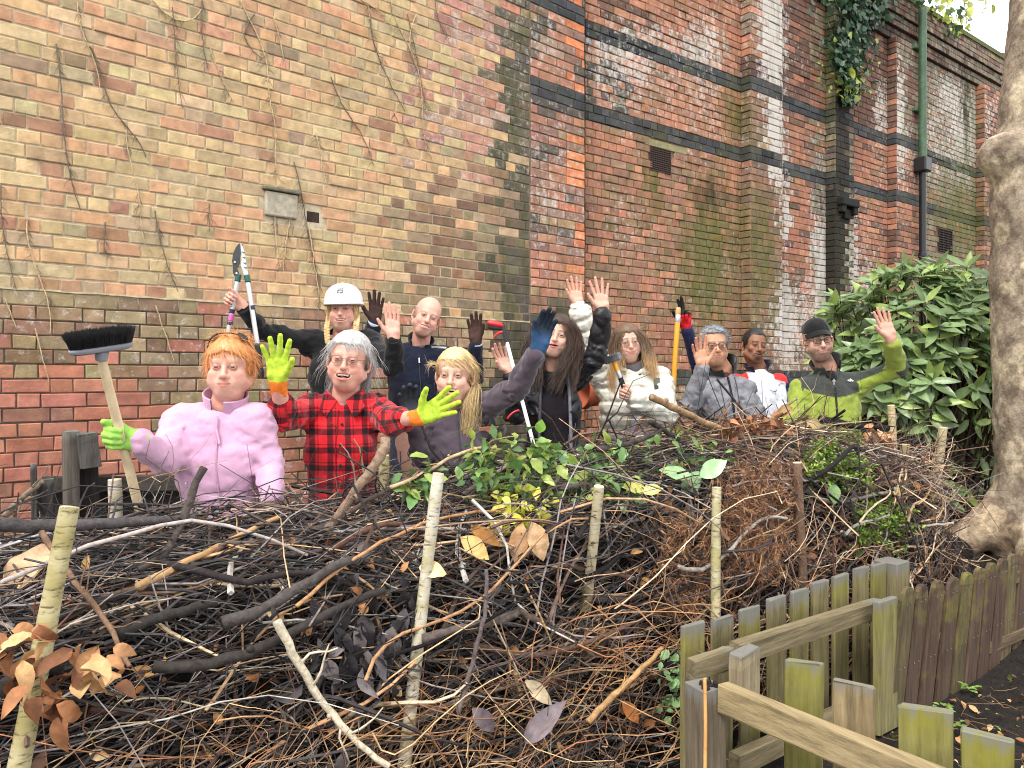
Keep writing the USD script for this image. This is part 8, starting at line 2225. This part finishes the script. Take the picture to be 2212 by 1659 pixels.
def oval(rows): 
    v = np.concatenate([np.stack([sx_ * rx, sy_ * ry, np.full(32, z)], 1) for rx, ry, z in rows]); n = len(rows)
    f = [(i * 32 + k, i * 32 + (k + 1) % 32, (i + 1) * 32 + (k + 1) % 32, (i + 1) * 32 + k) for i in range(n - 1) for k in range(32)]
    return v @ Rh.T + hm, np.array(f)
obj('broom_head', oval([(0.001, 0.001, -0.004), (HL * 0.9, 0.024, -0.004), (HL, 0.030, 0.002), (HL, 0.030, 0.010), (HL * 0.97, 0.027, 0.016), (0.001, 0.001, 0.018)]), 'paint', br, True, col=(0.20, 0.21, 0.23))
obj('socket', tube(np.array([b1 - hu * 0.02, hm - hu * 0.0]), [0.018, 0.024], 12), 'paint', br, True, col=(0.22, 0.23, 0.25))
mb = MB(); rngW = np.random.default_rng(81)
for k in range(2600):
    x, y = rngW.uniform(-0.97, 0.97), rngW.uniform(-0.92, 0.92)
    if abs(x) ** 3 + abs(y) ** 3 > 0.95: continue
    p = hm + hx * x * HL + hy * y * 0.027 + hu * 0.014; d = nrm(hu + hx * (x * 0.22 + rngW.normal(0, 0.10)) + hy * (y * 0.35 + rngW.normal(0, 0.10))); l = rngW.uniform(0.045, 0.06)
    mb.add(*tube(np.array([p, p + d * l * 0.6, p + d * l + hx * rngW.normal(0, 0.004)]), [0.0012, 0.0011, 0.0007], 3, False), (0.010, 0.009, 0.009))
mb.build('bristles', 'twig', br, kind='stuff')
# loppers
lo_Y = 3.93
lp = thing('loppers', 'long-handled loppers held open-end down with black blade at the top', 'loppers', loc=P(518, 590, lo_Y))
def bar(name, pts, r, col, mat='paint', sides=8, parent=None): return obj(name, tube(spline([P(x, y, lo_Y) for x, y in pts], 8), r, sides), mat, parent or lp, True, col=col)
SIL = np.array([0.52, 0.55, 0.56])
bar('handle', [(514, 600), (487, 752)], 0.0125, SIL, 'aluminium'); bar('handle', [(534, 603), (557, 748)], 0.0125, SIL, 'aluminium')
bar('collar', [(516, 592), (513, 608)], 0.0150, (0.015, 0.09, 0.07)); bar('collar', [(533, 594), (536, 610)], 0.0150, (0.015, 0.09, 0.07))
bar('band', [(502, 668), (500.5, 677)], 0.0137, (0.015, 0.015, 0.03)); bar('band', [(500.5, 678), (497.5, 694)], 0.0139, (0.62, 0.12, 0.36)); bar('band', [(497.5, 695), (496, 702)], 0.0137, (0.015, 0.015, 0.03)); bar('band', [(544.5, 660), (546, 669)], 0.0137, (0.015, 0.015, 0.03))
bar('grip', [(556, 742), (560, 780), (564.5, 816)], [0.013, 0.0155, 0.016, 0.0155, 0.015, 0.016, 0.0175, 0.013], (0.02, 0.023, 0.024), 'matt', 12)
def flat_plate(name, pix, th, col, mat, dy=0.0):
    from shapely.geometry import Polygon
    q = np.array([P(x, y, lo_Y) for x, y in pix]); m = trimesh.creation.extrude_polygon(Polygon(q[:, [0, 2]]), th, engine='earcut'); v = np.array(m.vertices)
    obj(name, (np.stack([v[:, 0], lo_Y + dy - v[:, 2], v[:, 1]], 1), m.faces[:, ::-1]), mat, lp, col=col)
flat_plate('blade', [(519, 526), (512, 534), (505.5, 548), (503, 565), (505, 575), (505, 590), (508, 597), (516, 598), (518, 590), (514, 580), (520, 570), (521, 545)], 0.005, (0.030, 0.032, 0.036), 'metal_paint', -0.008)
flat_plate('hook', [(518, 525), (524, 532), (529, 545), (534, 575), (537, 597), (529, 598), (524, 580), (519, 572), (523, 562), (519, 545)], 0.005, SIL, 'aluminium', 0.0)
for x, y in ((507.5, 567), (511, 591), (526, 544), (527, 555), (528.5, 567), (530, 577)):
    obj('bolt', lathe([(0.0001, 0.005), (0.006, 0.0045), (0.0068, 0.0), (0.006, -0.002)], P(x, y, lo_Y - 0.013), (0, -1, 0), 12), 'steel', lp, True)
# litter picker
pY = 4.10
gp = thing('litter_picker', 'white litter picker pole with a red and black pistol grip', 'litter picker', loc=P(1106, 790, pY))
obj('pole', tube(np.array([P(1094.5, 738, pY), P(1153, 962, pY - 0.12)]), 0.0105, 10), 'white_plastic', gp, True)
obj('shaft', tube(np.array([P(1085, 698, pY), P(1096, 745, pY)]), 0.0115, 10), 'matt', gp, True, col=(0.035, 0.037, 0.042))
obj('grip', tube(spline([P(1087, 703, pY), P(1072, 700, pY), P(1053, 697, pY)], 6), [0.012, 0.016, 0.017, 0.016, 0.0155, 0.012], 10), 'paint', gp, True, col=(0.62, 0.025, 0.03))
obj('grip_pad', tube(spline([P(1084, 710, pY), P(1070, 709, pY), P(1054, 706, pY)], 6), [0.008, 0.0115, 0.012, 0.012, 0.011, 0.008], 10), 'matt', gp, True, col=(0.018, 0.018, 0.022))
obj('trigger', tube(spline([P(1086, 717, pY), P(1076, 720, pY), P(1067, 729, pY)], 8), [0.010, 0.009, 0.0075, 0.007, 0.006, 0.006, 0.0055, 0.005], 8), 'paint', gp, True, col=(0.62, 0.03, 0.03))
obj('red_cord', tube(spline([P(1096, 905, 4.15), P(1106, 893, 4.15), P(1121, 886, 4.16)], 8), 0.006, 6), 'paint', gp, True, col=(0.55, 0.03, 0.035))
# lump hammer
hY = 4.46
hm_ = thing('hammer', 'short lump hammer with yellow, silver and black shaft held upright', 'hammer', loc=P(1340, 812, hY))
hA, hB = P(1325, 778, hY), P(1350, 842, hY); hd = nrm(hB - hA); L = np.linalg.norm(hB - hA)
obj('shaft', tube(np.array([hA, hA + hd * L * 0.36]), 0.0135, 10), 'paint', hm_, True, col=lin((226, 164, 40)))
obj('shaft', tube(np.array([hA + hd * L * 0.362, hA + hd * L * 0.60]), 0.0132, 10), 'aluminium', hm_, True)
obj('grip', tube(np.array([hA + hd * L * 0.602, hA + hd * L * 1.15]), 0.015, 10), 'matt', hm_, True, col=(0.012, 0.012, 0.013))
hp = nrm(np.cross(hd, [0.3, -1, 0.2])); hq = np.cross(hd, hp)
obj('hammer_head', box_vf(hA - hd * 0.012, (0.050, 0.022, 0.022), np.stack([nrm(hq * 0.75 + hp * 0.66), np.cross(hd, nrm(hq * 0.75 + hp * 0.66)), hd], 1), 0.006), 'metal_paint', hm_, col=(0.16, 0.165, 0.175))
# yellow tool shaft
yY = 5.18
yt = thing('garden_tool', 'long yellow-painted tool shaft held upright behind the grey jacket', 'tool', loc=P(1452, 905, yY))
obj('handle', tube(np.array([P(1463.5, 694, yY), P(1458, 780, yY), P(1449, 925, yY)]), 0.0185, 12), 'paint', yt, True, col=lin((214, 156, 52)))
obj('ferrule', tube(np.array([P(1464.5, 680, yY), P(1463.4, 696, yY)]), 0.0190, 12), 'aluminium', yt, True)
obj('knob', tube(spline([P(1465.5, 664, yY), P(1465, 672, yY), P(1464.4, 681, yY)], 5), [0.012, 0.017, 0.018, 0.018, 0.017], 10), 'wood', yt, True, col=lin((206, 160, 104)))
# terracotta pot
pY2 = 5.5; pc2 = P(1280, 846, pY2); pax = nrm([-0.85, -0.45, 0.05])
pt_ = thing('flower_pot', 'terracotta pot lying on its side between the black and cream jackets', 'pot', loc=pc2)
obj('pot_wall', lathe([(0.0001, -0.16), (0.075, -0.16), (0.088, -0.15), (0.112, 0.05), (0.114, 0.055)], pc2, pax, 26), 'matt', pt_, True, col=lin((176, 98, 66)))
obj('pot_rim', lathe([(0.113, 0.055), (0.128, 0.057), (0.130, 0.10), (0.116, 0.104), (0.104, 0.06), (0.085, -0.12), (0.0001, -0.13)], pc2, pax, 26), 'matt', pt_, True, col=lin((168, 92, 62)))
# crate the pot and bits lie on
cr_ = thing('timber_stack', 'low stack of dark old timbers on the ground below the terracotta pot', 'timber')
for k in range(6):
    p = pc2 + np.array([0.35, 0.2, 0]) ; z = 0.2 + 0.15 * (k // 2)
    obj('timber', box_vf((p[0] + 0.06 * (k % 3), p[1] + 0.16 * (k % 2), z + 0.07), (0.62, 0.07, 0.065), trimesh.transformations.euler_matrix(0, 0, 0.64 + 0.05 * k)[:3, :3], 0.008), 'bark', cr_, col=lin((58, 48, 42)) * rngF.uniform(0.6, 1.2))
# old pallets at the left
pl = thing('broken_pallet', 'broken blackened pallet leaning upright against the wall at the left', 'pallet')
def board(px0, py0, px1, py1, Y, th, col, w_px=None, name='board'):
    a, b = P(px0, py0, Y), P(px1, py1, Y)
    plank(name, a, b, [0.75, 0.66, 0] if abs(b[2] - a[2]) > 0.12 else [0, 0, 1], (w_px or 20) / FOC * Y, th, 'plank_v' if abs(b[2] - a[2]) > 0.12 else 'plank_c', pl, 'flat', col, -0.3, 0.05)
BK = np.array([0.030, 0.026, 0.024])
board(156, 1190, 152, 930, 3.62, 0.09, np.array([0.10, 0.085, 0.07]), 26)
board(196, 1190, 184, 934, 3.70, 0.05, BK, 40); board(196, 1010, 188, 936, 3.62, 0.03, np.array([0.085, 0.078, 0.07]), 40)
board(97, 1190, 92, 1036, 3.66, 0.04, np.array([0.06, 0.056, 0.053]), 40); board(74, 1190, 73, 1002, 3.6, 0.03, np.array([0.075, 0.068, 0.06]), 10)
board(95, 1046, 480, 1042, 3.80, 0.04, np.array([0.055, 0.045, 0.038]), 34); board(120, 1080, 500, 1082, 3.86, 0.03, BK, 44); board(100, 1120, 500, 1124, 3.84, 0.03, BK, 36)
# ---------------------------------------------------------------- on the soil, bottom right
mb = MB()
for k in range(1500):
    x, y = rngF.uniform(1.0, 3.6), rngF.uniform(1.6, 4.3)
    if y > 3.2 + 0.64 * (x - 1.745): continue
    L = rngF.uniform(0.015, 0.05); v, f = leaf_vf(L, L * rngF.uniform(0.4, 0.8), rngF, rngF.uniform(0.2, 1.2), 0.3, 4)
    c = lin([(150, 100, 62), (178, 134, 88), (112, 78, 54), (190, 160, 112), (120, 140, 70)][rngF.integers(5)])
    mb.add(place(v, (x, y, 0.028 + gz0((x, y))), rngF.normal(0, 1, 3) * [1, 1, 0.15], rngF.normal(0, 0.3, 3) + [0, 0, 1]), f, c * rngF.uniform(0.6, 1.2))
for k in range(420):
    x, y = rngF.uniform(1.0, 3.6), rngF.uniform(1.6, 4.2)
    if y > 3.2 + 0.64 * (x - 1.745): continue
    an = rngF.random() * 6.28; mb.add(*tube(twig_pts(np.array([x, y, 0.03 + gz0((x, y))]), np.array([math.cos(an), math.sin(an), 0]), rngF.uniform(0.04, 0.22), 5, 0.08, rngF), 0.0014, 3, False), lin((140, 108, 80)) * rngF.uniform(0.5, 1.3))
mb.build('ground_litter', 'dry_leaf', None, True, kind='stuff', label='fallen leaves and bits of twig strewn on the dark soil', cat='leaf litter')
for x, y, lab in ((2095, 1500, 'small green weed on the soil nearest the palings'), (2035, 1545, 'small green weed on the soil between the stub pickets and the palings'), (2060, 1580, 'low feathery weed beside the stub picket')):
    p = P(x, y, 2.6); k_ = p[2]; Y = 1.43 / ((y - HOR) / FOC); p = P(x, y, Y)
    w = thing('weed', lab, 'weed', loc=p)
    for k in range(14):
        L = rngF.uniform(0.018, 0.034); v, f = leaf_vf(L, L * 0.7, rngF, 0.2, 0.2, 4); a = k * 2.4; q = p + np.array([math.cos(a) * 0.03 * rngF.random(), math.sin(a) * 0.03 * rngF.random(), 0.015 + 0.03 * rngF.random()])
        obj('leaf', (place(v, q, [math.cos(a), math.sin(a), 0.25], [0, 0, 1]), f), 'leaf', w, True, col=lin((126, 160, 74)) * rngF.uniform(0.7, 1.2))
